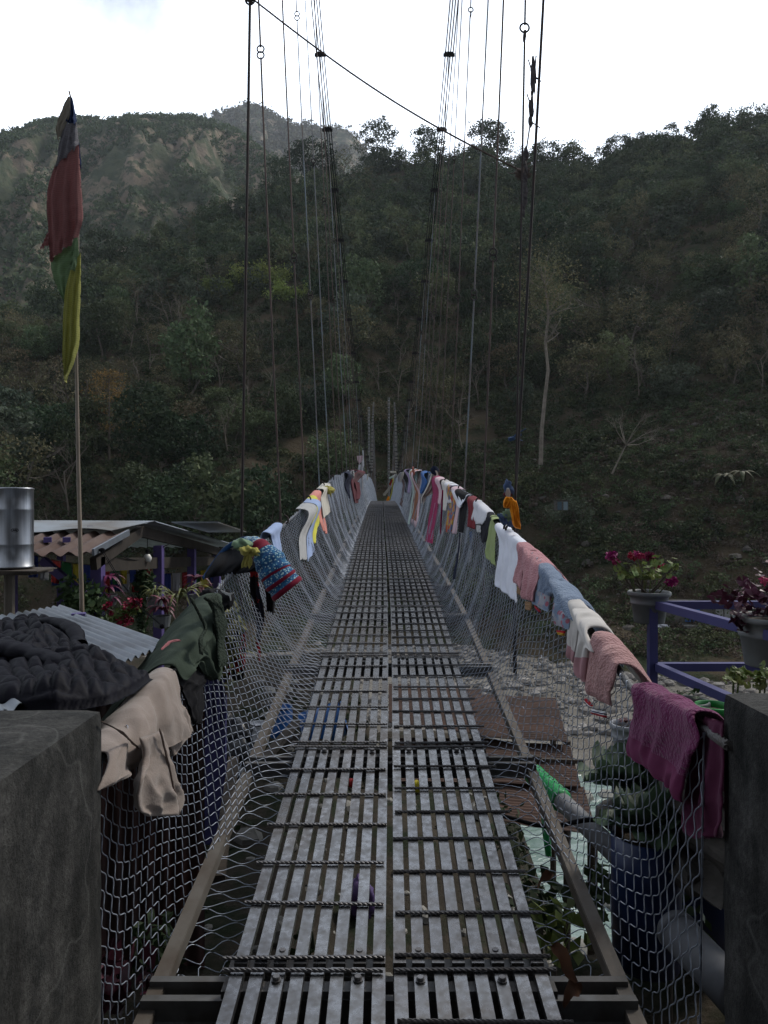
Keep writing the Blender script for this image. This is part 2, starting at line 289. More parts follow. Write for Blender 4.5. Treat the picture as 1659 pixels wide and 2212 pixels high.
def bank_z(x, y):
    x = np.asarray(x, float); y = np.asarray(y, float)
    z1 = np.interp(x, [-3, -.7, -.4, 5], [-2.75, -2.75, -3.1, -3.1]) - 1.5 * np.maximum(y - 13.5, 0) - 3 * np.maximum(x - np.maximum(.15 * y, .45), 0) - .75 * np.clip(y - 8, 0, 1.5) * np.clip((x + .6) * 3, 0, 1)
    z2 = np.interp(x, [-1, .3, .9, 2.2], [-3.3, -2.9, -2.12, -1.95]) - 1.5 * np.maximum(y - 3.5, 0)
    return np.maximum(np.maximum(z1, z2) + (fbm(x / 1.3, y / 1.3, 4, 21) - 0.5) * 0.35, -19)
X, Y = np.meshgrid(np.concatenate([np.linspace(-60, -8, 50), np.linspace(-7.7, 7.7, 110), np.linspace(8, 60, 50)]), np.linspace(-8, 26, 130)); mb = MB(); mb.grid(np.stack([X, Y, bank_z(X, Y)], -1)); build(mb, 'river_bank', M['soil'], smooth=True, kind='structure')
mb = MB(); mb.box((0.1, -0.4, -2.45), (5.4, 3.0, 1.9)); build(mb, 'bridge_abutment', M['concrete'], label='concrete abutment under the near end of the footbridge', cat='abutment')
# river stones: far too many to count
def stones(n, area, zf, smin, smax, seed):
    rg = np.random.default_rng(seed); th = np.arange(6) * np.pi / 3
    x = rg.uniform(area[0], area[1], n); y = rg.uniform(area[2], area[3], n); s = smin + (smax - smin) * rg.random(n) ** 6
    k = rg.uniform(0.7, 1.2, (n, 3)) * s[:, None]; a = rg.uniform(0, 6.28, n); c = np.stack([x, y, zf(x, y) + 0.15 * s], 1)
    prof = np.array([(0.55, -0.45), (1, -0.1), (0.85, 0.35), (0.3, 0.6)])
    V = np.zeros((n, 4, 6, 3))
    for i, (pr, pz) in enumerate(prof):
        j = 1 + rg.uniform(-0.22, 0.22, (n, 6)); V[:, i, :, 0] = pr * np.cos(th + a[:, None]) * j * k[:, :1]; V[:, i, :, 1] = pr * np.sin(th + a[:, None]) * j * k[:, 1:2]; V[:, i, :, 2] = pz * k[:, 2:] * (1 + rg.uniform(-.2, .2, (n, 6)))
    V += c[:, None, None]; i = np.arange(3)[:, None] * 6; j = np.arange(6)[None]; q = (j + 1) % 6
    Q = np.stack([i + j, i + q, i + 6 + q, i + 6 + j], -1).reshape(-1, 4); Q = np.concatenate([Q, [[18, 19, 20, 21], [18, 21, 22, 23]]])
    mb = MB(); mb.add(V.reshape(-1, 3), (Q[None] + (np.arange(n) * 24)[:, None, None]).reshape(-1, 4)); return mb
M['stone'] = mat('grey_stone', (0.23, 0.22, 0.20), (0.10, 0.095, 0.085), 0.6, 0.9, 0, 0.02, 6, coords='World', island=0.35)
M['rock_dark'] = mat('dark_slope_rock', (0.12, 0.11, 0.095), (0.06, 0.055, 0.048), 0.8, 0.95, 0, 0.02, 6, coords='World', island=0.35)
build(stones(15000, (-55, 70, 54, 90), bed_z, 0.08, 0.75, 5), 'river_stones', M['stone'], kind='stuff', label='pale rounded stones covering the gravel bar', cat='stones')
build(stones(500, (-40, 60, 16, 54), lambda x, y: np.full_like(x, FLOOR - 0.7), 0.2, 1.3, 6), 'river_boulders', M['stone'], kind='stuff', label='wet boulders standing in the rapid river', cat='boulders')
build(stones(650, (20, 60, 78, 122), lambda x, y: hill_z(x, y) - .12, 0.10, 1.0, 7), 'hillside_rocks', M['rock_dark'], kind='stuff', label='grey rocks and rubble on the slope above the river', cat='rocks')
build(stones(900, (-6.5, 5, -0.5, 13), bank_z, 0.03, 0.16, 8), 'bank_rubble', M['stone'], kind='stuff', label='small stones lying on the dark bank under the bridge', cat='stones')

# ------------------------------------------------------------------ foliage
def cards(c, size, rg, flat=0.0):
    n = len(c); a = rg.normal(size=(n, 3)); a /= np.linalg.norm(a, axis=1, keepdims=True); b = rg.normal(size=(n, 3)); b[:, 2] *= 1 - flat
    b -= (a * b).sum(1, keepdims=True) * a; b /= np.linalg.norm(b, axis=1, keepdims=True)
    a = a * size[:, None]; b = b * size[:, None] * 0.62
    return np.stack([c - a, c + b * 0.9 - a * 0.1, c + a, c - b - a * 0.1], 1)
def crown_pts(rg, h, w, clumps, per, spread, z0=0.28):
    th = rg.uniform(0, 6.28, clumps); t = rg.random(clumps); zz = z0 + (1 - z0) * t
    rad = w * np.sqrt(np.clip(np.sin(np.pi * np.clip(0.12 + 0.8 * t, 0, 1)), 0.05, 1)) * (0.45 + 0.6 * rg.random(clumps)) * (1 + 0.35 * np.sin(th * 2 + rg.uniform(0, 6)))
    c = np.stack([rad * np.cos(th), rad * np.sin(th), zz * h], 1)
    sp_ = spread * (0.6 + 0.8 * rg.random(clumps)); d = rg.normal(size=(clumps, per, 3)); d /= np.linalg.norm(d, axis=2, keepdims=True); d *= rg.random((clumps, per, 1)) ** 0.4; d[..., 2] *= 0.6
    return (c[:, None] + d * sp_[:, None, None]).reshape(-1, 3)
def crown(seed, h, w, clumps=70, per=26, spread=1.3, leaf=0.2, z0=0.28):
    rg = np.random.default_rng(seed); p = crown_pts(rg, h, w, clumps, per, spread, z0); V = cards(p, leaf * rg.uniform(0.6, 1.3, len(p)), rg); return V.reshape(-1, 3)
def grow(mb, p, d, L, r, lv, rg, mi=0, up=0.15):
    n = 4; pts = [p]; q = np.array(p, float); dd = np.array(d, float)
    for _ in range(n): dd = dd + rg.normal(size=3) * 0.16 + np.array([0, 0, up * 0.3]); dd /= np.linalg.norm(dd); q = q + dd * L / n; pts.append(q.copy())
    mb.tube(pts, np.linspace(r, r * 0.55, n + 1), 5 if lv > 1 else 3, mi, cap=False)
    if lv <= 0: return
    for k in range(rg.integers(3, 5)):
        t = rg.uniform(0.35, 1.0); i = min(int(t * n), n - 1); bp_ = pts[i] + (pts[i + 1] - pts[i]) * (t * n - i)
        nd = dd + rg.normal(size=3) * 0.75; nd[2] = abs(nd[2]) * 0.7 + up; nd /= np.linalg.norm(nd); grow(mb, bp_, nd, L * rg.uniform(0.5, 0.72), r * 0.5, lv - 1, rg, mi, up)
def trunk_mb(seed, h, r=0.16, lv=2):
    rg = np.random.default_rng(seed); mb = MB(); grow(mb, np.zeros(3), np.array([rg.normal() * .1, rg.normal() * .1, 1]), h * 0.55, r, lv, rg); return mb
def fmat(n, a, b, sc=0.35, isl=0.35): a = (a[0] * .90, a[1] * .97, a[2] * 1.12); b = (b[0] * .90, b[1] * .97, b[2] * 1.12); return mat(n, a, b, sc, 0.75, 0, coords='World', island=isl, spec=0.15, trans=0.15)
M['leaf_dark'] = fmat('dark_evergreen_leaves', (0.032, 0.051, 0.023), (0.047, 0.065, 0.027))
M['leaf_mid'] = fmat('mid_green_leaves', (0.063, 0.090, 0.038), (0.095, 0.107, 0.045))
M['leaf_blue'] = fmat('grey_green_leaves', (0.068, 0.083, 0.048), (0.048, 0.062, 0.036))
M['leaf_olive'] = fmat('olive_brown_leaves', (0.150, 0.120, 0.055), (0.079, 0.087, 0.041))
M['leaf_dry'] = fmat('dry_grass_blades', (.115, .090, .055), (.075, .062, .038))
M['leaf_yellow'] = fmat('yellow_autumn_leaves', (0.220, 0.143, 0.033), (0.143, 0.110, 0.033))
M['leaf_bright'] = fmat('bright_bamboo_leaves', (0.21, 0.25, 0.06), (0.13, 0.18, 0.05))
M['bark'] = mat('grey_bark', (0.13, 0.11, 0.09), (0.07, 0.06, 0.05), 2, 0.9)
M['bark_pale'] = mat('pale_bark', (0.21, 0.18, 0.15), (0.12, 0.105, 0.085), 1.5, 0.9)
M['twig'] = mat('bare_twigs', (0.15, 0.125, 0.10), (0.10, 0.085, 0.07), 1, 0.9)
def qmesh(name, V, m):
    mb = MB(); mb.add(V, np.arange(len(V)).reshape(-1, 4)); return mb.mesh(name, m)
KINDS = []   # (name, crown meshes, trunk meshes, label, group)
def kind(name, m, label, group, n, h, w, **k):
    KINDS.append((name, [qmesh('crown', crown(100 + len(KINDS) * 10 + i, h * (0.9 + 0.1 * i), w, **k), M[m]) for i in range(n)], [trunk_mb(300 + len(KINDS) * 10 + i, h, 0.17).mesh('trunk', M['bark']) for i in range(n)], label, group))
kind('evergreen_tree', 'leaf_dark', 'dark evergreen tree in the wood on the slope across the river', 'dark evergreen trees of the wood', 4, 9.0, 3.6, clumps=75, per=36, leaf=0.24)
kind('broadleaf_tree', 'leaf_mid', 'mid green leafy tree in the wood on the slope across the river', 'mid green trees of the wood', 4, 8.0, 3.4, clumps=65, per=36, leaf=0.24)
kind('grey_green_tree', 'leaf_blue', 'grey green vine-draped tree in the wood across the river', 'grey green trees of the wood', 3, 8.5, 3.2, clumps=70, per=34, leaf=0.26, z0=0.05)
kind('olive_tree', 'leaf_olive', 'thin olive brown tree half out of leaf on the far slope', 'olive brown trees of the wood', 3, 7.5, 3.1, clumps=48, per=24, leaf=0.18)
def bare_mesh(seed, h, m='twig', r=0.14, lv=3):
    mb = trunk_mb(seed, h * 1.25, r, lv); return mb.mesh('trunk', M[m])
BARE = [bare_mesh(700 + i, 8.5) for i in range(4)]
def place_tree(k, x, y, s, z=None, label=None, group='keep', rg=random, sz=1.0, sink=0.3):
    nm, cr_, tr_, lb, gr = KINDS[k]; z = float(hill_z(x, y)) - sink if z is None else z; i = rg.randrange(len(cr_))
    t = thing(nm, (x, y, z), label or lb, 'tree', (gr if label is None else None)); t.rotation_euler = (0, 0, rg.uniform(0, 6.28)); t.scale = (s, s, s * sz)
    for n_, me in (('crown', cr_[i]), ('trunk', tr_[i])): o = bpy.data.objects.new(n_, me); COL.objects.link(o); o.parent = t
    return t
def place_bare(x, y, s, label=None, me=None, z=None):
    t = bpy.data.objects.new('bare_tree', me or random.choice(BARE)); COL.objects.link(t); t.location = (x, y, (float(hill_z(x, y)) if z is None else z) - 0.2); t.rotation_euler = (0, 0, random.uniform(0, 6.28)); t.scale = (s, s, s)
    return tag(t, label or 'leafless grey tree among the bushes on the far slope', 'tree', None if label else 'leafless trees of the wood')
def at_px(px, Y): return (px - 829.5) / F * Y
# the nearer wood: single trees
def hill_Y(px, py):                                       # where the sight line meets the slope
    for Y in np.arange(85, 330, 1.0):
        p = P(px, py, Y)
        if hill_z(p[0], Y) >= p[2]: return Y
    return 300
SPEC = [(p_, hill_Y(p_, q_), w_) for p_, q_, w_ in ((560, 615, 42), (622, 640, 32), (480, 632, 32))] + [(235, 118, 36), (1176, 108, 22), (1352, 104, 40)]
pts = []
tries = 0
while len(pts) < 262 and tries < 20000:
    tries += 1; u = random.uniform(-0.62, 0.62); Yy = math.sqrt(random.uniform(96 ** 2, 205 ** 2)); x = u * Yy
    if u > 0.13 and Yy < 128 + 10 * math.sin(u * 9): continue            # the open rocky slope on the right
    if abs(x) < 4 and Yy < 101: continue
    if vnoise(x / 16 + 4, Yy / 16, 77) < 0.22: continue
    if any(abs(u * F + 829.5 - sx_) < sw_ + 12 and sy_ - 34 < Yy < sy_ + 2 for sx_, sy_, sw_ in SPEC): continue
    if any((x - a) ** 2 + (Yy - b) ** 2 < 21 for a, b in pts): continue
    pts.append((x, Yy))
for i, (x, Yy) in enumerate(pts):
    v = float(vnoise(x / 25, Yy / 25, 55)) + random.uniform(-0.25, 0.25); q = random.random()
    if q < 0.20: place_bare(x, Yy, random.uniform(0.8, 1.3)); continue
    k = 3 if v > 0.60 else (0 if v < 0.35 else (1 if v < 0.55 else 2))
    place_tree(k, x, Yy, (random.uniform(1.4, 1.8) if random.random() < .18 else random.uniform(0.85, 1.4)), sz=random.uniform(0.8, 1.15))
# trees on the skyline, each with its own place against the sky
def on_ridge(px, hpx, k, label, name=None):
    u = (px - 829.5) / F; Y_ = float(ridge_R(u)) - 3; hh = hpx / F * Y_
    return place_tree(k, u * Y_, Y_, hh / 8.5, label=label)
on_ridge(672, 92, 0, 'tall dark tree on the ridge behind the left cable bundle')
on_ridge(742, 66, 3, 'thin see-through tree on the ridge between the cable and the broad crowns')
on_ridge(812, 82, 0, 'broad dark tree on the ridge top right of the thin tree')
on_ridge(925, 78, 0, 'dense dark tree on the ridge just left of the right cable bundle')
on_ridge(1062, 96, 0, 'tallest dark tree on the ridge behind the middle right hangers')
on_ridge(1110, 70, 3, 'small wispy tree on the ridge beside the knotted rope')
on_ridge(1178, 72, 0, 'rounded tree on the ridge just right of the knotted hanger')
on_ridge(1232, 76, 1, 'broad tree with light through its crown on the ridge dip')
on_ridge(1335, 66, 0, 'slim tree alone on the notch of the right ridge')
on_ridge(1535, 58, 0, 'dark bushy tree at the top of the right ridge')
on_ridge(1651, 62, 3, 'wispy tree on the ridge at the right edge of the picture')
on_ridge(600, 62, 0, 'dark tree on the ridge left of the left cable bundle')
on_ridge(530, 62, 3, 'brown tree on the ridge behind the leftmost hanger')
on_ridge(350, 64, 1, 'wide bushy tree on the left ridge before the brown mountain')
on_ridge(420, 66, 3, 'fine twiggy tree on the left ridge before the brown mountain')
on_ridge(222, 100, 0, 'round dark tree standing alone beside the prayer flag')
on_ridge(92, 52, 0, 'small dark tree on the low ridge left of the flag pole')
# special trees
yt = thing('yellow_tree', (at_px(235, 118), 118, float(hill_z(at_px(235, 118), 118)) - 1), 'tall straight tree with thin yellow leaves right of the flag pole', 'tree')
H_ = 17.0; mbt = MB(); mbl = MB(); rg = np.random.default_rng(5)
mbt.tube([(0, 0, 0), (0.1, 0, H_ * .5), (0, 0, H_)], [0.22, 0.15, 0.05], 6); LC = []
for i in range(38):
    z0 = H_ * (0.28 + 0.70 * i / 38); a = rg.uniform(0, 6.28); ln = (H_ - z0) * 0.42 + 0.9
    e = np.array([math.cos(a) * ln, math.sin(a) * ln, z0 + ln * 0.35]); mbt.tube([(0, 0, z0), e * [.5, .5, 1] - [0, 0, ln * .12], e], [0.06, 0.04, 0.015], 3, cap=False)
    LC.append(e + rg.normal(size=(46, 3)) * [0.8, 0.8, 0.35]); LC.append(e * [.6, .6, 1] + rg.normal(size=(18, 3)) * [0.6, 0.6, 0.3])
LC = np.concatenate(LC); mbl.add(cards(LC, rg.uniform(0.10, 0.22, len(LC)), rg).reshape(-1, 3), np.arange(len(LC) * 4).reshape(-1, 4))
for n_, m_, q_ in (('trunk', 'bark', mbt), ('crown', 'leaf_yellow', mbl)): o = bpy.data.objects.new(n_, q_.mesh(n_, M[m_])); COL.objects.link(o); o.parent = yt
def pathtree(name, label, pts, rr, m, twigs=(0, 1.0), crownm=None, seed=1, cn=0):
    b = np.array(pts[0]); t = thing(name, b, label, 'tree'); mb = MB(); rg = np.random.default_rng(seed); L_ = np.array(pts); mb.tube(L_, np.linspace(rr, rr * .45, len(L_)), 7)
    for k in range(twigs[0]):
        i = rg.integers(max(1, len(L_) - 3), len(L_)); d = rg.normal(size=3); d[2] = abs(d[2]) + 0.3; grow(mb, L_[i], d / np.linalg.norm(d), twigs[1], rr * 0.35, 2, rg)
    build(mb, 'trunk', M[m], t)
    if crownm:
        c = L_[-1] + rg.normal(size=(cn, 3)) * [2.6, 2.6, 3.2]; mb = MB(); mb.add(cards(c, rg.uniform(.1, .24, cn), rg).reshape(-1, 3), np.arange(cn * 4).reshape(-1, 4)); build(mb, 'crown', M[crownm], t)
    return t
def PH(px, py, Y): return P(px, py, Y)
Yw = 108; pathtree('pale_trunk_tree', 'tall tree with a bare pale trunk beside the open slope on the right', [PH(1168, 1004, Yw), PH(1170, 930, Yw), PH(1177, 860, Yw), PH(1184, 800, Yw), PH(1178, 740, Yw), PH(1185, 680, Yw), PH(1178, 620, Yw)], 0.34, 'bark_pale', (12, 3.4), 'leaf_olive', 3, 3200)
Yw = 104; t = pathtree('spreading_bare_tree', 'leaning leafless tree with wide pale branches on the open slope', [PH(1322, 1024, Yw), PH(1338, 990, Yw), PH(1352, 962, Yw)], 0.16, 'bark_pale', (0, 1), seed=4)
mb = MB(); rg = np.random.default_rng(8)
for e in ((1310, 905), (1330, 900), (1375, 915), (1420, 925), (1400, 945), (1355, 895), (1430, 940), (1385, 905)):
    s_ = PH(1352, 962, Yw); q_ = PH(*e, Yw) + [0, rg.normal() * 1.5, 0]; mid = lerp(s_, q_, .5) + rg.normal(size=3) * .35; mb.tube([s_, mid, q_], [.08, .05, .02], 4, cap=False)
    for k in range(5): d = (q_ - s_) + rg.normal(size=3) * 2; grow(mb, lerp(mid, q_, rg.random()), d / np.linalg.norm(d), 1.7, .022, 1, rg)
build(mb, 'branch', M['bark_pale'], t)
# bamboo clump, bright
def clump(name, cat, label, px, py, Y, r, m, n=2600, leaf=.2, flat=.6, grp=None):
    rg = np.random.default_rng(int(px)); c = P(px, py, Y); z = float(hill_z(c[0], Y)); c[2] = z + r * .35; p = []
    for k in range(16): q = rg.normal(size=3) * [r * .5, r * .4, r * .22]; p.append(c + q + rg.normal(size=(n // 16, 3)) * r * .17)
    p = np.concatenate(p); t = thing(name, (c[0], Y, z), label, cat, grp); mb = MB(); mb.add(cards(p, leaf * rg.uniform(.6, 1.3, len(p)), rg).reshape(-1, 3), np.arange(len(p) * 4).reshape(-1, 4)); build(mb, 'foliage', M[m], t)
    mb = MB()
    for k in range(12): a = rg.uniform(-1, 1, 2) * r * .5; mb.tube([(c[0] + a[0] * .3, Y + a[1] * .3, z - .3), (c[0] + a[0] * .7, Y + a[1] * .7, z + r * .3), (c[0] + a[0], Y + a[1], z + r * .6)], [.06, .04, .02], 4, cap=False)
    build(mb, 'stem', M['bark'], t)
for (px, py, r, lb) in ((560, 590, 8.5, 'bright yellow green bamboo clump behind the two left hangers'), (622, 620, 6.0, 'smaller bright bamboo clump right of the big one'), (480, 610, 6.0, 'bright green bamboo clump left of the leftmost hanger')):
    clump('bamboo_clump', 'bamboo', lb, px, py, hill_Y(px, py + 28), r * .75, 'leaf_bright', 5200, .3)
clump('fine_leaved_bush', 'bush', 'soft green bush with fine twigs on the open slope right of the hanger', 1140, 1065, hill_Y(1140, 1065), 3.2, 'leaf_mid', 1800, .14)
clump('low_umbrella_tree', 'tree', 'low flat-topped grey green tree above the pink trousers', 1250, 1130, hill_Y(1250, 1140), 4.2, 'leaf_blue', 2200, .15)
clump('pale_flowering_bush', 'bush', 'greyish bush with pale seed heads above the white shirt', 1130, 1190, 92, 2.6, 'leaf_blue', 1500, .12)
# banana plants
M['banana'] = mat('banana_leaf', (0.04, 0.06, 0.022), (0.09, 0.075, 0.035), 1.2, 0.6, trans=0.2)
for (px, py, lb) in ((1560, 1128, 'banana plant with drooping leaves on the rubble slope at right'), (1600, 1140, 'banana plant with yellowing leaves just right of the other one'), (1572, 1190, 'short banana plant below the two taller ones')):
    Yb = 100; c = P(px, py, Yb); c[2] = float(hill_z(c[0], Yb)); t = thing('banana_plant', c, lb, 'banana plant'); rg = np.random.default_rng(px)
    mb = MB(); mb.tube([c, c + [0, 0, 1.2], c + [.1, 0, 2.4]], [.16, .12, .08], 7); build(mb, 'stem', M['leaf_olive'], t)
    for k in range(8):
        a = k * .8 + rg.normal() * .2; L_ = rg.uniform(1.6, 2.5); mb = MB(); s = np.linspace(0, 1, 9); cx = c + [.1, 0, 2.3] + np.stack([np.cos(a) * L_ * s, np.sin(a) * L_ * s, 1.5 * s - 2.4 * s * s * rg.uniform(.7, 1.3)], 1)
        w = .32 * np.sin(np.pi * np.clip(s * .93 + .05, 0, 1)); sdv = np.array([-np.sin(a), np.cos(a), 0]); V = np.stack([cx - sdv * w[:, None] + [0, 0, -.1], cx, cx + sdv * w[:, None] + [0, 0, -.1]], 1); mb.grid(V); build(mb, 'leaf', M['banana'], t)
# the farther wood and the undergrowth: one mass each
def mass(name, m, label, n, yr, us, h, w, clumps, per, spread, leaf, seed, zf=hill_z, cat='wood', thr=None, z0=.1):
    rg = np.random.default_rng(seed); V = []; c = 0
    while c < n:
        u = rg.uniform(*us); Y_ = math.sqrt(rg.uniform(yr[0] ** 2, yr[1] ** 2)); x = u * Y_
        if zf is hill_z and (Y_ > ridge_R(u) - 1 or (Y_ < float(bank_Y(u)) + 4)): continue
        if thr is not None and vnoise(x / thr[1] + 4, Y_ / thr[1], 77) < thr[0]: continue
        c += 1; s = rg.uniform(.6, 1.25); p = crown_pts(rg, h * s, w * s, clumps, per, spread * s, z0) + [x, Y_, float(zf(x, Y_)) - .4]; V.append(cards(p, leaf * rg.uniform(.6, 1.3, len(p)), rg).reshape(-1, 3))
    V = np.concatenate(V); mb = MB(); mb.add(V, np.arange(len(V)).reshape(-1, 4)); return build(mb, name, M[m], kind='stuff', label=label, cat=cat)
mass('distant_evergreens', 'leaf_dark', 'dark evergreen crowns massed on the upper slope', 480, (200, 330), (-.62, .62), 9, 3.6, 34, 16, 1.5, .42, 1, thr=(.2, 18))
mass('distant_green_wood', 'leaf_mid', 'green tree crowns massed on the upper slope', 260, (200, 330), (-.62, .62), 8, 3.4, 32, 16, 1.4, .42, 2, thr=(.2, 18))
mass('ridge_trees', 'leaf_dark', 'dark tree crowns along the top of the right ridge', 90, (255, 322), (.17, .62), 10, 3.6, 40, 18, 1.5, .42, 61, thr=(.2, 18))
mass('distant_grey_wood', 'leaf_blue', 'grey green tree crowns massed on the upper slope', 200, (190, 330), (-.62, .62), 8, 3.2, 32, 16, 1.4, .42, 3)
mass('distant_brown_wood', 'leaf_olive', 'brownish tree crowns massed on the upper slope', 260, (190, 330), (-.62, .62), 7, 3.0, 26, 13, 1.4, .34, 4)
mass('green_undergrowth', 'leaf_mid', 'green undergrowth covering the slope between the trees', 3800, (71, 240), (-.62, .62), 1.7, 1.6, 14, 12, .7, .2, 5, cat='undergrowth', z0=0)
mass('dark_undergrowth', 'leaf_dark', 'dark bushes covering the slope between the trees', 3000, (94, 260), (-.62, .62), 2.6, 2.0, 16, 13, .9, .24, 6, cat='undergrowth', z0=0)
mass('dry_undergrowth', 'leaf_dry', 'dry brown grass and scrub on the far slope', 2200, (71, 300), (-.62, .62), 1.2, 1.3, 12, 10, .6, .18, 7, cat='scrub', z0=0)
mass('slope_shrubs', 'leaf_mid', 'low green shrubs over the open rocky slope at right', 260, (74, 128), (.10, .62), 1.8, 1.5, 14, 14, .6, .15, 41, cat='shrubs', z0=0)
mass('slope_scrub', 'leaf_dry', 'dry scrub over the open rocky slope at right', 1500, (74, 128), (.08, .62), 1.0, 1.2, 12, 10, .5, .13, 42, cat='scrub', z0=0)
mass('mountain_bushes', 'leaf_mid', 'dark bushes dotted over the brown mountain', 5200, (380, 775), (-.62, .0), 4, 3.2, 6, 4, 2.4, 1.2, 8, zf=mt1, cat='bushes', thr=(.36, 60))
mass('peak_bushes', 'leaf_olive', 'trees covering the distant pale peak', 1500, (1000, 1715), (-.32, .03), 12, 9, 7, 5, 6, 3.2, 9, zf=mt2, cat='trees')
# ------------------------------------------------------------------ the footbridge
ip = lambda Z, t, k: np.interp(Z, [r_[0] for r_ in t], [r_[k] for r_ in t])
DECK = [(-2, -1.78), (0, -1.74), (2.46, -1.527), (4, -1.34), (5.7, -1.15), (7.35, -0.98), (9, -.85), (10.65, -.72), (12.3, -.60), (14, -.49), (19.6, -.15), (26, .23), (32.4, .50), (40, .58), (46, .60), (56, .50), (70, .1), (88, -.7)]
DC = [(-2, .017), (2.46, .017), (4, .036), (5.6, .046), (7.5, .055), (10.5, .045), (14, .02), (20, -.005), (32, -.05), (45, -.1), (88, -.2)]
RL = [(1.0, .88, -.86), (2.2, .93, -.83), (3.27, .98, -.735), (4.5, 1.05, -.49), (5.7, 1.11, -.36), (6.6, 1.07, -.24), (7.9, 1.0, -.05), (9.2, .96, .14), (10.8, .93, .38), (13.2, .89, .64), (18, .86, 1.02), (25, .86, 1.4), (35, .83, 1.8), (45, .8, 2.05), (60, .8, 1.95), (75, .8, 1.5), (88, .8, .8)]
RR = [(1.0, .93, -.66), (2.1, .95, -.64), (2.75, .97, -.70), (3.2, .99, -.61), (3.75, 1.0, -.50), (4.38, 1.01, -.38), (5.1, 1.01, -.27), (5.9, 1.0, -.15), (7.94, .985, .14), (9.3, .98, .29), (11.9, .92, .56), (15.6, .88, .86), (19.4, .85, 1.14), (25, .83, 1.45), (30, .8, 1.7), (40, .78, 2.0), (45, .76, 2.1), (60, .75, 2.0), (75, .75, 1.5), (88, .75, .8)]
def deckz(Z): return ip(Z, DECK, 1)
def deckx(Z): return ip(Z, DC, 1)
def rail(side, Z): t = RL if side < 0 else RR; return side * ip(Z, t, 1), ip(Z, t, 2)
def surfx(side, Z, z):                         # |x| of the net at height z
    rx, rz = rail(side, Z); ex = abs(deckx(Z) + side * .56); dz = deckz(Z) - .02 - .34 * np.clip((4.2 - Z) / 1.8, 0, 1); h = np.clip((rz - z) / (rz - dz), -.2, 1)
    pr = np.interp(h, [-.2, 0, .5, .8, .93, 1], [-.02, 0, .34, .64, .83, 1.0]); wn_ = np.clip((4.2 - Z) / 1.8, 0, 1); pr = pr * (1 - wn_) + wn_ * np.interp(h, [-.2, 0, .5, .8, .95, 1], [0, 0, .03, .06, .10, 1.0]); return abs(rx) * (1 - pr) + ex * pr
def wave(Z, h, side):
    a = np.interp(Z, [2, 6, 10, 60], [.005, .010, .024, .04]) * np.clip(h * 1.6, .25, 1)
    return a * (np.sin(Z * 2 * np.pi / .52 + 2.2 * np.sin(Z * .9) + side) * .7 + np.sin(Z * 2 * np.pi / 1.37 + h * 3 + side * 2))
PL = 1.65; Z0 = 2.40
bridge = thing('suspension_footbridge', (0, Z0, float(deckz(Z0))), 'long steel suspension footbridge with slatted deck and chain-link sides over the river', 'footbridge')
def rope_pts(side, a, b, n): Z = np.linspace(a, b, n); x, z = rail(side, Z); return np.stack([x, Z, z], 1)
# tread panels
def panel(side, za, zb, near, ncr):
    mb = MB(); g = .012; xi = .014; xo = .55; nb = 8; pitch = (xo - xi) / nb; w = pitch * .64; rg = np.random.default_rng(int(za * 77) + side + 999)
    za += g; zb -= g; A = float(deckz(za)); B = float(deckz(zb)); ca = float(deckx(za)); cb = float(deckx(zb)); dz0 = rg.normal() * .003
    for i in range(nb):
        x = side * (xi + pitch * i + w / 2 + .0); j = rg.normal() * .0015
        mb.beam((ca + x + j, za, A - .015 + dz0), (cb + x - j, zb, B - .015 + dz0 + rg.normal() * .001), w, .030, 0)
    for e, t in ((za + .045, .0), (zb - .045, 1.0)):           # end straps under the bars
        zz = lerp(A, B, t) - .045; mb.box((lerp(ca, cb, t) + side * (xi + xo) / 2, e, zz), (xo - xi, .05, .026), 1)
    for k in range(ncr + 1):
        t = (k + .0) / ncr; t = .012 + t * .976; Zk = lerp(za, zb, t) + (rg.normal() * .008 if 0 < k < ncr else 0); c = float(deckx(Zk)); z = lerp(A, B, t) + .007 + dz0
        pa = (c + side * (xi + .012 * rg.random()), Zk + rg.normal() * .006, z + rg.random() * .003); pb = (c + side * (xo + .02 * rg.random()), Zk + rg.normal() * .006, z + rg.random() * .004)
        if near: mb.twist([pa, pb], .0072, 2, pitch=.055, m=5, strands=3)
        else: mb.tube([pa, pb], .0065, 4, 2, cap=False)
    if za < 16:
        for e, t in ((za + .06, .0), (zb - .06, 1.0)):
            for bi in (1, nb - 3):
                bx = lerp(ca, cb, t) + side * (xi + pitch * (bi + .5 if False else bi) + w / 2); mb.lathe((bx, e, lerp(A, B, t) + dz0 - .001), [(.0, .011), (.011, .011), (.013, .007), (.013, 0), (.017, 0)], 8, 2)
    return build(mb, 'deck_panel', [M['galv'], M['galv_dull'], M['rebar']], bridge)
k = -2
while True:
    za = Z0 + PL * k; zb = za + PL * (1 if k < 30 else 3)
    if za > 86: break
    for s in (-1, 1): panel(s, za, zb, za < 9, (6 if s < 0 else 7) * (1 if k < 30 else 3))
    k += 1 if k < 30 else 3
M['stringer'] = mat('rusting_angle_iron', (0.13, 0.118, 0.105), (0.085, 0.068, 0.055), 5, 0.65, 0.2, 0.0006, 60)
M['hangrust'] = mat('rusty_hanger_rod', (0.085, 0.055, 0.048), (0.05, 0.038, 0.036), 3, 0.7, 0.1); M['hangblue'] = mat('painted_hanger_rod', (0.12, 0.16, 0.19), (0.10, 0.075, 0.065), 1.2, 0.6, 0.1)
M['mast'] = mat('pale_steel_mast', (0.33, 0.34, 0.36), (0.24, 0.24, 0.25), 3, 0.6, 0.1)
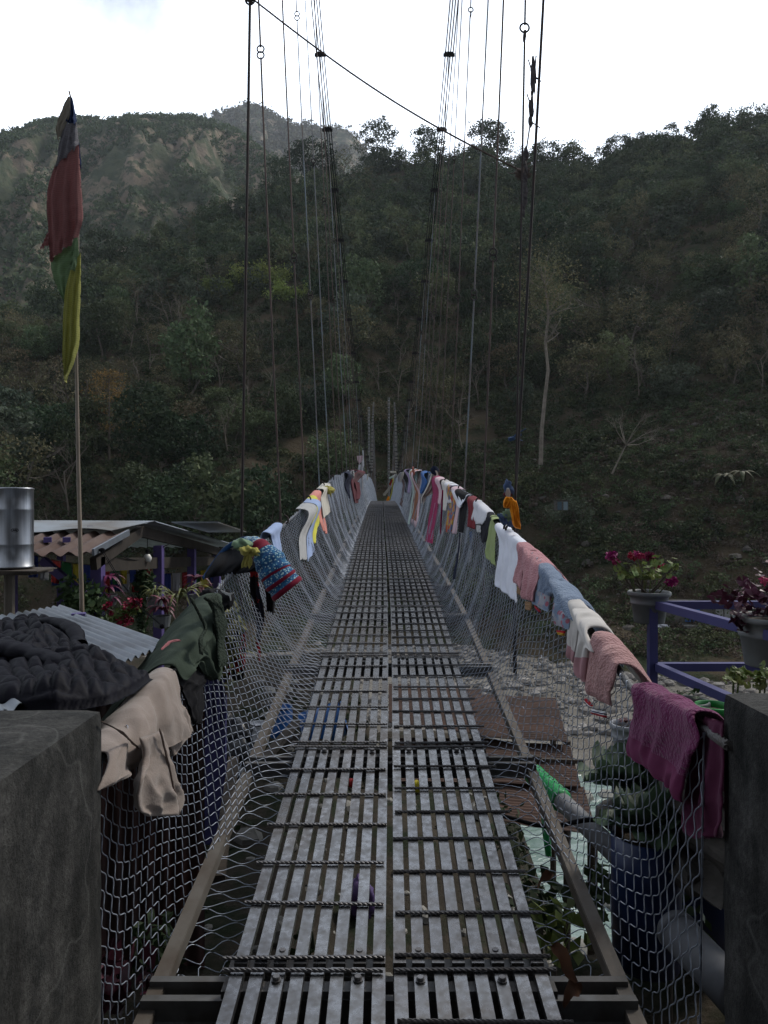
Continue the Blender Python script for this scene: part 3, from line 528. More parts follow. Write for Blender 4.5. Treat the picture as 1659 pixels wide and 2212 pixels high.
# cross beams and side stringers
for k in range(-1, 50):
    Z = Z0 + PL * k; z = float(deckz(Z)); c = float(deckx(Z)); mb = MB(); hw = .82
    for dy in (-.06, .06): mb.box((c, Z + dy * .8, z - .112), (2 * hw, .03, .07)); mb.box((c, Z + dy * 1.1, z - .148), (2 * hw, .045, .006))
    build(mb, 'cross_beam', M['galv_dull'], bridge)
for s in (-1, 1):
    Zs = np.arange(.9, 88, 1.1); mb = MB()
    for a, b in zip(Zs[:-1], Zs[1:]):
        pa = np.array([float(deckx(a)) + s * .80, a, float(deckz(a)) - .11]); pb = np.array([float(deckx(b)) + s * .80, b, float(deckz(b)) - .11])
        mb.beam(pa, pb, .052, .006); mb.beam(pa + [-s * .025, 0, -.028], pb + [-s * .025, 0, -.028], .006, .05)
    build(mb, 'side_stringer', M['stringer'], bridge)
    mb = MB(); mb.twist(rope_pts(s, 1.95, 12, 60), .015, 0, pitch=.10, m=6, strands=5); mb.tube(rope_pts(s, 12, 88, 90), .016, 5, 0); build(mb, 'handrail_cable', M['galv_dull'], bridge)
# chain-link nets: every wire is a staircase of links hooked into its neighbours
def net(side):
    mb = MB(); cl0 = 2.24 if side < 0 else 2.06
    for (a, b, w, q, r, m, sub) in ((cl0, 9.0, .082, .082, .0021, 5, 4), (9.0, 24, .078, .082,   .0026, 3, 2), (24, 50, .10, .11, .0036, 3, 1), (50, 88, .22, .2, .0045, 3, 1)):
        S = int(1.36 / q); K = 2 * int((b - a + .9) / w) + 4; n = np.arange(2 * S + 1); kk = np.arange(K)[:, None]
        i_ = kk - (n // 2)[None]; j_ = np.repeat(((n + 1) // 2)[None], K, 0)
        e1, e2 = -.23 * w, .77 * w; par = kk % 2; Zn = a - .75 + (kk // 2) * w + ((n + 1) // 2)[None] * np.where(par, e2, e1) + (n // 2)[None] * np.where(par, e1, e2); hn = np.repeat(n[None] * q * .5, K, 0) + .0; odd = (n % 2 == 1)[None]
        sg = np.where(odd, 1.0, -1.0) * np.where(par, 1.0, -1.0); Zn = Zn + .006 * sg; xn = sg
        if sub > 1:
            t = np.arange(2 * S * sub + 1) / sub; f = np.floor(t).astype(int).clip(0, 2 * S - 1); u = t - f; us = u
            def up(A): A = A[:, f] * (1 - us) + A[:, f + 1] * us; 
            g = lambda A: A[:, f] * (1 - u) + A[:, f + 1] * u
            Zn, hn, xn = g(Zn), g(hn), g(xn)
            for _ in range(1 if sub < 4 else 2):
                for A in (Zn, hn, xn): A[:, 1:-1] = .25 * A[:, :-2] + .5 * A[:, 1:-1] + .25 * A[:, 2:]
        Zc = Zn + .03 * (fbm(Zn * .8, hn * 1.5, 3, 12 + side) - .5) * 1.2; Zc = np.clip(Zc, a, b); L0 = 1.30; h = hn / L0; wn_ = np.clip((4.2 - Zc) / 1.8, 0, 1); h = h * (1 - wn_) + wn_ * np.interp(h, [0, .74, 1.0, 1.1], [0, .96, 1.0, 1.0])
        rz = rail(side, Zc)[1]; dz = deckz(Zc) - .03 - .34 * wn_; top = rz + .012 * np.sin(Zc * 3.1) + .05 * (vnoise(Zc * .9, Zc * 0, 4) - .2) * (Zc > 4)
        sag = .018 * np.sin(Zc * 2 * np.pi / .8 + 1) + .03 * (fbm(Zc * 1.4, Zc * 0, 2, 5) - .5)
        z = np.maximum(top + (dz - top) * (h + sag * np.clip(h * 3, 0, 1)), dz - .02); hh = np.clip((rz - z) / (rz - dz), 0, 1)
        x = side * (surfx(side, Zc, z) + wave(Zc, hh, side) * np.clip((1 - hh) * 6, 0, 1)) - side * .02 + side * xn * r * 1.1
        Pn = np.stack([x, Zc, z], -1); Nn = Pn.shape[1]
        T = np.gradient(Pn, axis=1); T /= np.maximum(np.linalg.norm(T, axis=2, keepdims=True), 1e-6); A = np.cross(T, np.array([1., .02, .03])); A /= np.maximum(np.linalg.norm(A, axis=2, keepdims=True), 1e-6); B = np.cross(T, A)
        th = np.arange(m) * 2 * np.pi / m; V = Pn[:, :, None] + r * (np.cos(th)[:, None] * A[:, :, None] + np.sin(th)[:, None] * B[:, :, None])
        i = np.arange(Nn - 1)[:, None] * m; j = np.arange(m)[None]; k2 = (j + 1) % m; Q = np.stack([i + j, i + k2, i + m + k2, i + m + j], -1)
        keep = (np.abs(Pn[:, 1:] - Pn[:, :-1]).sum(2) > 1e-4) & ~(((Zc[:, 1:] <= a) | (Zc[:, 1:] >= b)) & (((kk + np.arange(Nn - 1)[None] // max(sub, 1)) % 3) > 0))
        QQ = (Q[None] + (np.arange(K) * Nn * m)[:, None, None, None])[keep]; mb.add(V.reshape(-1, 3), QQ.reshape(-1, 4))
        if b < 30:
            for w_ in range(0, K, 3):
                c = Pn[w_, 0]
                if a < c[1] < b: mb.tube([c, c + [0, .006, .014], c + [side * .008, .014, .016], c + [side * .01, .018, .002]], r, 3, cap=False)
    return build(mb, 'chain_link_net', M['wire'], bridge, smooth=True)
net(-1); net(1)
# main cables: four ropes side by side with clamps
CAB = [(-3, 1.42, 18.2), (0, 1.42, 16.6), (5.7, 1.42, 14.1), (9, 1.42, 12.7), (12.3, 1.42, 11.35), (13.95, 1.41, 10.7), (15.6, 1.40, 10.04), (17.25, 1.375, 9.28), (18.9, 1.325, 8.55), (20.55, 1.275, 7.85), (22.2, 1.245, 7.20), (27, 1.07, 5.0), (32.7, .95, 3.5), (38, .9, 2.75), (44, .88, 2.45), (50, .9, 2.8), (58, 1.0, 4.4), (68, 1.15, 7.6), (78, 1.22, 10.8), (88, 1.28, 13.6)]
def cab(s, Z): return np.array([s * ip(Z, CAB, 1) + .03 * (s > 0) * (Z < 25), Z, ip(Z, CAB, 2)])
for s in (-1, 1):
    Zs = np.linspace(-3, 88, 120); base = np.array([cab(s, z) for z in Zs]); mb = MB()
    for q in range(4): mb.tube(base + [(q - 1.5) * .055, 0, 0], .0125, 5)
    cb = build(mb, 'main_cable', M['cable'], bridge)
    for k in range(2, 50):
        Z = Z0 + PL * k
        if Z < 9: continue
        c = cab(s, Z); mb = MB(); mb.box(c, (.25, .05, .055)); mb.box(c + [0, 0, .04], (.19, .06, .03))
        for q in (-.09, 0, .09): mb.tube([c + [q, 0, -.05], c + [q, 0, .075]], .012, 6)
        build(mb, 'clamp', M['cable'], cb)
# hangers with their ring joints
def ringmb(mb, c, r, tr, mi=0, ax=0):
    th = np.linspace(0, 2 * np.pi, 17); p = np.stack([np.cos(th) * r, 0 * th, np.sin(th) * r], 1)
    if ax: p = p[:, [1, 0, 2]]
    mb.tube(p + c, tr, 6, mi, cap=False, ref=(1, 0, 0) if ax else (0, 1, 0))
RINGS = {(-1, 3): [4.76], (-1, 4): [3.22], (-1, 5): [7.44, 3.25], (-1, 6): [6.05], (-1, 7): [6.1], (-1, 8): [4.6], (1, 3): [2.66], (1, 4): [2.75], (1, 5): [7.5, 3.2], (1, 6): [6.1], (1, 7): [5.2], (1, 8): [4.4]}
LTOP = {2: (540, 4.11), 3: (558, 5.3), 4: (610, 6.49), 5: (640, 7.68), 6: (659.6, 8.87), 7: (680, 10.06)}
RTOP = {2: (1173.5, 4.11), 3: (1087.7, 5.3), 4: (1055, 6.49), 5: (1018, 7.68), 6: (998, 8.87), 7: (990, 10.06)}
rgh = np.random.default_rng(44)
def hanger(s, Z, top, rings, r=.0085, thick=False, xb=None):
    mb = MB(); rx, rz = rail(s, Z); xb = rx + s * .035 if xb is None else xb; dz = float(deckz(Z)); c0 = np.array([xb, Z, rz]); path = [np.array([xb + s * .01, Z, dz - .14]), c0]
    d = top - c0; cuts = sorted([(q - c0[2]) / d[2] for q in rings])
    segs = []; last = 0.0
    for t in cuts: segs.append((last, t - .055 / d[2])); last = t + .055 / d[2]
    segs.append((last, 1.0)); bow = rgh.normal() * .006
    mb.tube([path[0], c0], r, 6)
    for a, b in segs: tt = np.linspace(a, b, 5); mb.tube([c0 + d * t + [bow * math.sin(t * 9), bow * math.cos(t * 7), 0] for t in tt], r, 6)
    h = build(mb, 'hanger', M['rust'] if Z < 7 else M['hangblue' if rgh.random() < .35 else 'hangrust'], bridge)
    for t in cuts:
        c = c0 + d * t; mb = MB(); ringmb(mb, c + [0, 0, .032], .036, .008, 0, 0); ringmb(mb, c - [0, 0, .032], .036, .008, 0, 1 if rgh.random() < .3 else 0); build(mb, 'ring', M['rust'], h)
    if Z < 22:      # J hooks over the handrail rope
        mb = MB(); th = np.linspace(0, 1.5 * np.pi, 12); cc = np.array([rx + s * .01, Z + .03, rz + .02]); mb.tube(np.stack([np.cos(th) * .045, 0 * th, -np.sin(th) * .045 + .03], 1) * [s, 1, 1] + cc, .009, 6); mb.tube([cc + [s * .045, 0, .03], cc + [s * .045, 0, .12]], .009, 6); build(mb, 'hook', M['rust'], h)
for k in range(2, 50):
    Z = Z0 + PL * k
    for s, T in ((-1, LTOP), (1, RTOP)):
        rx, rz = rail(s, Z)
        if k in T:
            px, zt = T[k]; zr = 4.11 * Z / 5.7; zr = 1106 / F * Z; a = np.array([(px - 829.5) / F * Z, Z, zr]); b0 = np.array([rx + s * .035, Z, rz]); ct = float(cab(s, Z)[2]); top = b0 + (a - b0) * (ct - b0[2]) / (a[2] - b0[2])
        else: top = cab(s, Z)
        rr = RINGS.get((s, k), [lerp(float(rz), top[2], .25 + .5 * rgh.random())] if top[2] - rz > 1.5 else [])
        hanger(s, Z, top, [q for q in rr if q < top[2] - .2], .0115 if k == 2 else (.0095 if k < 5 else .008))
hanger(1, 5.62, np.array([1.31, 5.62, 14.0]), [3.80], .008, xb=1.035)
# far towers
for s, hgt in ((-1, 13.0), (1, 14.2)):
    mb = MB(); cx = s * 1.24 - .6 * (s < 0) * 0 - .62 + .0; cx = P(797 if s < 0 else 840, 1000, 88)[0]
    for dx, dy in ((-.09, -.09), (.09, -.09), (.09, .09), (-.09, .09)): mb.tube([(cx + dx, 88 + dy, -3.5), (cx + dx, 88 + dy, hgt)], .022, 5)
    for z in np.arange(-3, hgt, .42): mb.box((cx, 88, z), (.2, .2, .035))
    build(mb, 'tower_mast', M['mast'], bridge)
# ------------------------------------------------------------------ concrete pillars either side of the camera
def pillar(x0, x1, y0, y1, ztop, label, seed, tilt):
    mb = MB(); n = 26; 
    def face(o, a, b, na, nb): 
        A, B = np.meshgrid(np.linspace(0, 1, na), np.linspace(0, 1, nb)); return np.asarray(o, float) + A[..., None] * np.asarray(a, float) + B[..., None] * np.asarray(b, float)
    w, d, h = x1 - x0, y1 - y0, 2.6; z0 = ztop - h
    nx, ny, nz_ = 24, 30, 60; faces = [face((x0, y1, z0), (w, 0, 0), (0, 0, h), nx, nz_), face((x0, y0, z0), (0, d, 0), (0, 0, h), ny, nz_)[:, ::-1], face((x1, y0, z0), (0, d, 0), (0, 0, h), ny, nz_), face((x0, y0, z0), (w, 0, 0), (0, 0, h), nx, nz_)[:, ::-1], face((x0, y0, ztop), (w, 0, 0), (0, d, 0), nx, ny)]
    cx, cy = (x0 + x1) / 2, (y0 + y1) / 2; rb = .028
    for V in faces:
        hx, hy = w / 2 - rb, d / 2 - rb; q = np.stack([V[..., 0] - cx, V[..., 1] - cy, V[..., 2]], -1); inn = np.stack([np.clip(q[..., 0], -hx, hx), np.clip(q[..., 1], -hy, hy), np.minimum(q[..., 2], ztop - rb)], -1)
        dd = q - inn; ln = np.linalg.norm(dd, axis=-1, keepdims=True); q = inn + dd / np.maximum(ln, 1e-6) * np.minimum(ln, rb) * (1)
        nn = dd / np.maximum(ln, 1e-6); nzv = (fbm(q[..., 0] * 7 + q[..., 1] * 7 + seed, q[..., 2] * 6 + q[..., 1] * 3, 5, seed) - .5) * .012 - .035 * np.clip(fbm(q[..., 0] * 16 + seed * 3 + q[..., 1] * 5, q[..., 2] * 9 + q[..., 1] * 11, 3, seed + 4) - .62, 0, 1) * (ln[..., 0] > rb * .98)
        q = q + nn * nzv[..., None]; q[..., 2] += -tilt * (ztop - z0) * 0 + (q[..., 1]) * 0; mb.grid(np.stack([q[..., 0] + cx, q[..., 1] + cy, q[..., 2]], -1))
    return build(mb, 'concrete_pillar', M['pillar'], label=label, cat='pillar', smooth=True)
m = mat('mossy_old_concrete', (0.075, 0.073, 0.070), (0.020, 0.021, 0.021), 7.0, 0.92, 0, 0.006, 55, detail=15, contrast=(0.40, 0.60)); M['pillar'] = m
N, L = m.node_tree.nodes, m.node_tree.links; b = N['Principled BSDF']; src = b.inputs['Base Color'].links[0].from_socket
for q_ in N:
    if q_.bl_idname == 'ShaderNodeTexNoise': q_.inputs['Roughness'].default_value = .78
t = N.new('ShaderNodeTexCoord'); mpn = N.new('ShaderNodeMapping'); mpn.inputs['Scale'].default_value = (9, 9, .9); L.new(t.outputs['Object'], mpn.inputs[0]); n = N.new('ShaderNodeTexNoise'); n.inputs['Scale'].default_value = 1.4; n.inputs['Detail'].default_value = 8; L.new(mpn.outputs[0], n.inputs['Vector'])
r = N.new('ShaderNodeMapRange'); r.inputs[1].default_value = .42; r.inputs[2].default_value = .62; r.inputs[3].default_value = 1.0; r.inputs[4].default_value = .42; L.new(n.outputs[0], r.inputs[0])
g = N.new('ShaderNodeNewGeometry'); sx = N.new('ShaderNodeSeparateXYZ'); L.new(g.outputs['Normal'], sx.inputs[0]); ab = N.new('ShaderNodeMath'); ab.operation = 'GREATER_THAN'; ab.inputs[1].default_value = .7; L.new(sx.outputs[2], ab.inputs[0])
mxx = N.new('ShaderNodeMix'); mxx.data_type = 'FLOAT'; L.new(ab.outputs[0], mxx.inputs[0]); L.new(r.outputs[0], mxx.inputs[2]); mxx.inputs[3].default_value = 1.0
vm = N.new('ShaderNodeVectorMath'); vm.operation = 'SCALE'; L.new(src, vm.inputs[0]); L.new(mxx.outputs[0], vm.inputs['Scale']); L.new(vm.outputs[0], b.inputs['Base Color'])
overlay(m, 75, .42, .62, (.55, .55, .55), .9, 2.0); overlay(m, 1.8, .45, .60, (.55, .57, .55), .9, 4.0, .8)
vc = N.new('ShaderNodeTexNoise'); vc.inputs['Scale'].default_value = 1.3; vc.inputs['Detail'].default_value = 3; gg = N.new('ShaderNodeNewGeometry'); L.new(gg.outputs['Position'], vc.inputs['Vector']); sb = N.new('ShaderNodeMath'); sb.operation = 'SUBTRACT'; sb.inputs[1].default_value = .5; L.new(vc.outputs[0], sb.inputs[0]); ab2 = N.new('ShaderNodeMath'); ab2.operation = 'ABSOLUTE'; L.new(sb.outputs[0], ab2.inputs[0]); ln_ = N.new('ShaderNodeMapRange'); ln_.inputs[1].default_value = .0; ln_.inputs[2].default_value = .006; ln_.inputs[3].default_value = .28; ln_.inputs[4].default_value = 0; L.new(ab2.outputs[0], ln_.inputs[0]); lx = N.new('ShaderNodeMix'); lx.data_type = 'RGBA'; L.new(ln_.outputs[0], lx.inputs[0]); L.new(b.inputs['Base Color'].links[0].from_socket, lx.inputs[6]); lx.inputs[7].default_value = (.13, .13, .125, 1); L.new(lx.outputs[2], b.inputs['Base Color'])
pillar(-2.1, -.865, .35, 2.2, -.605, 'mossy concrete pillar at the left under the beige hoodie', 3, 0)
pillar(.956, 2.1, .35, 2.02, -.505, 'dark concrete pillar at the right beside the purple fleece', 9, 0)
# diagonal rope and what is knotted to the hangers
M['rope'] = mat('old_twisted_rope', (0.13, 0.10, 0.085), (0.07, 0.055, 0.05), 30, 0.9)
a = P(541, -6, 5.7); b = P(1132, 372, 5.7); tt = np.linspace(0, 1, 20); pth = [lerp(a, b, t) + [0, 0, -.10 * math.sin(math.pi * t)] for t in tt]
mb = MB(); mb.twist(pth, .0075, 0, pitch=.05, m=5, strands=3); mb.blob(a, (.05, .04, .035), amp=.3); mb.blob(b - [.02, 0, .01], (.06, .04, .04), amp=.4, seed=3)
for k in range(14): q = b + RNG.normal(size=3) * [.05, .02, .04]; mb.tube([b - [.03, 0, 0], q, q + RNG.normal(size=3) * [.03, .01, .03]], .004, 4)
mb.tube([b - [.05, 0, 0], b + [.0, 0, .05], b + [.03, 0, .12]], .009, 5); build(mb, 'diagonal_rope', M['rope'], label='twisted rope strung diagonally between the nearest left and right hangers', cat='rope')
M['ragdark'] = mat('old_dark_rag', (0.05, 0.045, 0.05), (0.10, 0.09, 0.09), 20, 0.95)
mb = MB()
for (px, py, sx_, sz_) in ((1152, 165, .022, .12), (1148, 232, .02, .07), (1146, 262, .018, .04)):
    c = P(px, py, 5.68); mb.blob(c, (sx_, .018, sz_), amp=.5, seed=px); 
    for k in range(5): q = c + RNG.normal(size=3) * [.03, .01, .09]; mb.tube([c, q], .005, 4)
mb.tube([P(1158, 120, 5.69), P(1146, 262, 5.69), P(1136, 330, 5.69), P(1130, 460, 5.69)], .006, 5)
for py in np.linspace(330, 460, 12): mb.blob(P(1136 - (py - 330) * .045 + RNG.normal() * 2, py, 5.68), (.02, .018, .04), m=8, n=6, amp=.5, seed=int(py))
build(mb, 'tattered_rag', M['ragdark'], label='dark tattered rag wound round the nearest right hanger', cat='rag')
M['bluetie'] = mat('blue_string', (0.03, 0.07, 0.16), rough=.7); mb = MB(); c = P(1104, 948, 5.75); mb.blob(c, (.03, .02, .018), amp=.4)
for k in range(7): e = c + [.10 + RNG.normal() * .02, 0, .06 + RNG.normal() * .04]; mb.tube([c, lerp(c, e, .5) + [0, 0, .01], e], .004, 4)
build(mb, 'string_tie', M['bluetie'], label='blue string tied round the nearest right hanger', cat='string')
# ------------------------------------------------------------------ cloth
ZM = {'D': (0, 0, 1.0, 1), 'Z2': (0, 1850, 1.659), 'Z3': (300, 2300, 1.2773), 'Z4': (1100, 1750, 1.8433), 'Z5': (1800, 1850, 2.3286), 'Z6': (2100, 2100, 1.7955), 'ZA': (780, 2000, 2.765), 'ZB': (1350, 1600, 4.1475), 'ZC': (1600, 1800, 3.318), 'ZE': (2300, 2000, 2.2914), 'ZG': (0, 2600, 1.5444), 'ZF': (0, 300, 1.3825)}
def cv(z, x, y):
    if z == 'D': return x, y
    o = ZM[z]; return (o[0] + x / o[2]) * .54861, (o[1] + y / o[2]) * .54861
def solve(side, px, py, off):
    x = (px - 829.5) / F * side; zc = (1106 - py) / F; lo, hi = 1.5, 75.0
    g = lambda Z: x * Z - (float(surfx(side, Z, zc * Z)) - off)
    for _ in range(40):
        m_ = (lo + hi) / 2
        if g(m_) > 0: hi = m_
        else: lo = m_
    return P(px, py, (lo + hi) / 2)
def solve_rail(side, px, dz=.02):
    x = (px - 829.5) / F * side; lo, hi = 1.5, 75.0
    for _ in range(40):
        m_ = (lo + hi) / 2
        if x * m_ - abs(float(rail(side, m_)[0])) > 0: hi = m_
        else: lo = m_
    Z = (lo + hi) / 2; rx, rz = rail(side, Z); return np.array([float(rx), Z, float(rz) + dz])
def smooth_rows(A, n):                           # Catmull-Rom through the row points
    A = np.asarray(A, float); k = len(A)
    if k == 2: return lerp(A[:1], A[1:], np.linspace(0, 1, n)[:, None])
    d = np.concatenate([[0], np.cumsum(np.linalg.norm(np.diff(A, axis=0), axis=1) + 1e-6)]); u = np.linspace(0, d[-1], n); T = np.gradient(A, d, axis=0); out = []
    for v in u:
        i = min(np.searchsorted(d, v, 'right') - 1, k - 2); h = d[i + 1] - d[i]; t = (v - d[i]) / h
        out.append((2 * t ** 3 - 3 * t ** 2 + 1) * A[i] + (t ** 3 - 2 * t ** 2 + t) * h * T[i] + (-2 * t ** 3 + 3 * t ** 2) * A[i + 1] + (t ** 3 - t ** 2) * h * T[i + 1])
    return np.array(out)
def shell(mb, Lp, Rp, nrm, thick, fold, seed, nU=22, v0=0.0, vm=None, bulge=0.0, fray=0.0, mi=0, wr=.004):
    """closed cloth between two edge curves; nrm points to the viewer's side; vm = [(from fraction, material)]"""
    Lp = np.asarray(Lp); Rp = np.asarray(Rp); n = len(Lp); c = np.linspace(0, 1, nU); nf, amp = fold; w = np.linalg.norm(Rp - Lp, axis=1).mean()
    t = np.linspace(0, 1, n); ramp = np.clip((t - v0) / (1 - v0 + 1e-6), 0, 1) ** .6
    C, T = np.meshgrid(c, t); rp = np.repeat(ramp[:, None], nU, 1); rg = np.random.default_rng(seed); p1, p2 = rg.uniform(0, 6.28, 2)
    f = amp * rp * (np.sin(2 * np.pi * nf * C + p1 + .9 * np.sin(T * 3 + p2)) * .65 + .35 * np.sin(2 * np.pi * nf * 1.9 * C + p2 + T * 2))
    f = f + wr * (fbm(C * w * 14 + seed, T * 9 + C * 4, 4, seed) - .5) * 2 + bulge * np.sin(np.pi * C) * np.ones_like(T)
    cre = (1 - np.abs(2 * fbm(C * w * 5 + T * 1.2 + seed, T * 2.2 - C * 1.5, 3, seed + 7) - 1)) ** 5; f = f + wr * 1.8 * (cre - .3) * rp
    base = Lp[:, None] * (1 - C[..., None]) + Rp[:, None] * C[..., None]
    if fray: base[-1, :, 2] -= fray * rg.random(nU); base[0] += 0
    nr = np.asarray(nrm, float); nr = nr[None, None] if nr.ndim == 1 else nr[:, None]
    e = np.sqrt(np.clip(1 - (2 * C - 1) ** 4, 0, 1)); te = np.sqrt(np.clip(1 - np.abs((2 * T - 1)) ** 24, 0, 1))
    fr_ = base + nr * (f + thick / 2 * e * te)[..., None]; bk = base + nr * (f - thick / 2 * e * te)[..., None]
    V = np.concatenate([fr_, bk[:, 1:-1][:, ::-1]], 1); m = V.shape[1]; i = np.arange(n - 1)[:, None] * m; j = np.arange(m)[None]; k = (j + 1) % m
    Q = np.stack([i + j, i + k, i + m + k, i + m + j], -1); n0 = s0 = mb.n
    mis = np.full(n - 1, mi)
    if vm:
        for fr0, mm in vm: mis[(np.arange(n - 1) + .5) / (n - 1) >= fr0] = mm
    mb.V.append(V.reshape(-1, 3)); mb.Q.append(Q.reshape(-1, 4) + mb.n); mb.QM.append(np.repeat(mis, m)); mb.n += n * m
    mb.ngon([n0 + a for a in range(m)][::-1], int(mis[0])); mb.ngon([n0 + (n - 1) * m + a for a in range(m)], int(mis[-1]))
def drape(mb, z, rows, side, off=.035, thick=.014, fold=(3, .012), back=.25, seed=1, nV=26, vm=None, bulge=0.0, mi=0, top=.04, spread=.0, fray=0, nU=22, wr=.004, over=True):
    """rows of (left, right) picture points on the net below the handrail; the first row lies on the rope"""
    Ls, Rs = [], []
    for i, ((xl, yl), (xr, yr)) in enumerate(rows):
        for q, px, py in ((Ls, xl, yl), (Rs, xr, yr)):
            px, py = cv(z, px, py)
            if i == 0 and over: p = solve_rail(side, px, top)
            else:
                p = solve(side, px, py, off)
                if over: p[2] = min(p[2], float(rail(side, p[1])[1]) - .01)
            q.append(p)
    if over:
        for q in (Ls, Rs):
            p = q[0].copy(); q[0] = p + [-side * .022, 0, 0]; q.insert(0, p + [side * .03, 0, .0]); b1_ = p + [side * (.05 + spread * .4), 0, -back * .35]; b2_ = p + [side * (.045 + spread), 0, -back]
            q.insert(0, b1_); q.insert(0, b2_)
    L_ = smooth_rows(Ls, nV + 10); R_ = smooth_rows(Rs, nV + 10)
    nn = []
    for i in range(len(L_)):
        t = (L_[min(i + 1, len(L_) - 1)] + R_[min(i + 1, len(L_) - 1)] - L_[max(i - 1, 0)] - R_[max(i - 1, 0)]); a = R_[i] - L_[i]; v = np.cross(a, t); v /= np.linalg.norm(v) + 1e-9; nn.append(v)
    nn = np.array(nn); mid = nn[len(nn) * 2 // 3]
    if mid[0] * -side < 0: nn = -nn
    shell(mb, L_, R_, nn, thick * .62, fold, seed, nU=nU, v0=.35 if over else 0, vm=vm, bulge=bulge, mi=mi, fray=fray, wr=wr)
def rag(mb, z, rows, Z, thick=.008, fold=(3, .01), seed=1, nV=18, vm=None, mi=0, bulge=0, nU=16, fray=0, wr=.003):
    Zr = Z if isinstance(Z, (list, tuple)) else [Z] * len(rows)
    L_ = smooth_rows([P(*cv(z, *a), q) for (a, b), q in zip(rows, Zr)], nV); R_ = smooth_rows([P(*cv(z, *b), q) for (a, b), q in zip(rows, Zr)], nV)
    shell(mb, L_, R_, np.array([0, -1., 0]), thick, fold, seed, nU=nU, vm=vm, bulge=bulge, mi=mi, fray=fray, wr=wr)
def cm(name, c, c2=None, fleece=0.0, sc=5, **k):
    c2 = c2 or tuple(v * .88 for v in c); k.setdefault('sheen', (.25 if fleece else .08) if max(c) > .06 else 0)
    return mat(name, c, c2, sc, .92, 0, bump=fleece or .0006, bscale=(75 if fleece > .004 else (160 if fleece else 400)), spec=.12, **k)
C_ = {}
for n_, a in dict(plum=((.16, .020, .092), None, .016), plumband=((.15, .026, .082), None, 0), plumshade=((.09, .02, .05), None, 0), rosefl=((.47, .26, .25), (.38, .20, .20), .016), cream=((.58, .55, .52), None, 0), creampink=((.42, .23, .25), None, 0),
                  bluegrey=((.20, .26, .36), (.14, .19, .28), .012), bgwhite=((.38, .38, .42), (.30, .22, .26), .003), pinkfl=((.52, .25, .27), (.43, .19, .21), .016), tan=((.25, .15, .08), None, 0), white=((.72, .74, .82), None, 0), lime=((.24, .30, .12), (.28, .33, .15), 0),
                  charcoal=((.022, .022, .028), None, 0), white2=((.62, .62, .66), None, 0), dred=((.16, .012, .02), None, 0), black=((.012, .012, .014), None, 0), orange=((.75, .27, .015), (.62, .20, .01), 0), palepink=((.58, .42, .46), None, 0), magenta=((.26, .008, .075), None, 0),
                  creamc=((.55, .52, .45), (.42, .40, .36), 0), blue=((.02, .09, .28), None, 0), orangebr=((.36, .14, .06), (.15, .06, .04), 0), mint=((.50, .60, .55), None, 0), lilac=((.32, .25, .42), None, 0), navy=((.012, .016, .035), None, 0), maroon=((.085, .012, .022), None, 0),
                  salmon=((.60, .24, .20), None, 0), yellow=((.58, .55, .08), None, 0), skyb=((.30, .38, .58), None, 0), greyw=((.40, .40, .40), None, 0), beige=((.25, .205, .18), (.215, .175, .152), .0015), beigeseam=((.15, .115, .10), None, 0), olive=((.045, .060, .045), (.035, .048, .036), .002), sherpa=((.040, .052, .040), (.026, .036, .028), .022),
                  capblue=((.012, .045, .12), None, 0), crimson=((.18, .010, .030), None, 0), kgreen=((.16, .24, .15), None, 0), kyellow=((.38, .34, .09), None, 0), red=((.30, .012, .012), None, 0), brown=((.07, .035, .035), None, 0), stripew=((.7, .7, .7), None, 0), dullpink=((.26, .09, .10), None, 0), denim=((.06, .09, .17), None, 0), stripen=((.015, .02, .08), None, 0), striper=((.4, .02, .03), None, 0), gold=((.5, .3, .03), None, 0)).items():
    C_[n_] = cm('cloth_' + n_, a[0], a[1], a[2])
# printed, woven and embroidered cloths
def two_noise(name, c1, c2, c3, s1, s2): 
    m = cm(name, c1, c2, 0, s1, contrast=(.49, .51)); N, L = m.node_tree.nodes, m.node_tree.links; b = N['Principled BSDF']; src = b.inputs['Base Color'].links[0].from_socket; t = N.new('ShaderNodeTexCoord'); v = N.new('ShaderNodeTexVoronoi'); v.inputs['Scale'].default_value = s2; L.new(t.outputs['Object'], v.inputs['Vector'])
    q = N.new('ShaderNodeMath'); q.operation = 'LESS_THAN'; q.inputs[1].default_value = .33; L.new(v.outputs['Distance'], q.inputs[0]); x = N.new('ShaderNodeMix'); x.data_type = 'RGBA'; L.new(q.outputs[0], x.inputs[0]); L.new(src, x.inputs[6]); x.inputs[7].default_value = (*c3, 1); L.new(x.outputs[2], b.inputs['Base Color']); return m
C_['embroid'] = two_noise('embroidered_blue', (.03, .13, .26), (.02, .07, .18), (.35, .50, .52), 40, 60); C_['embrow'] = two_noise('embroidered_white', (.30, .42, .48), (.05, .14, .28), (.50, .48, .30), 60, 80)
C_['multi'] = two_noise('patterned_scarf', (.10, .12, .22), (.45, .28, .05), (.40, .06, .02), 9, 9); C_['check'] = two_noise('red_black_check', (.012, .012, .014), (.26, .012, .014), (.012, .012, .02), 7, 5); C_['mintd'] = two_noise('dotted_mint', (.50, .60, .55), (.46, .58, .52), (.20, .34, .33), 6, 60); C_['bgprint'] = two_noise('printed_fleece', (.22, .28, .38), (.34, .34, .38), (.36, .12, .16), 14, 22)
SEED = [100]
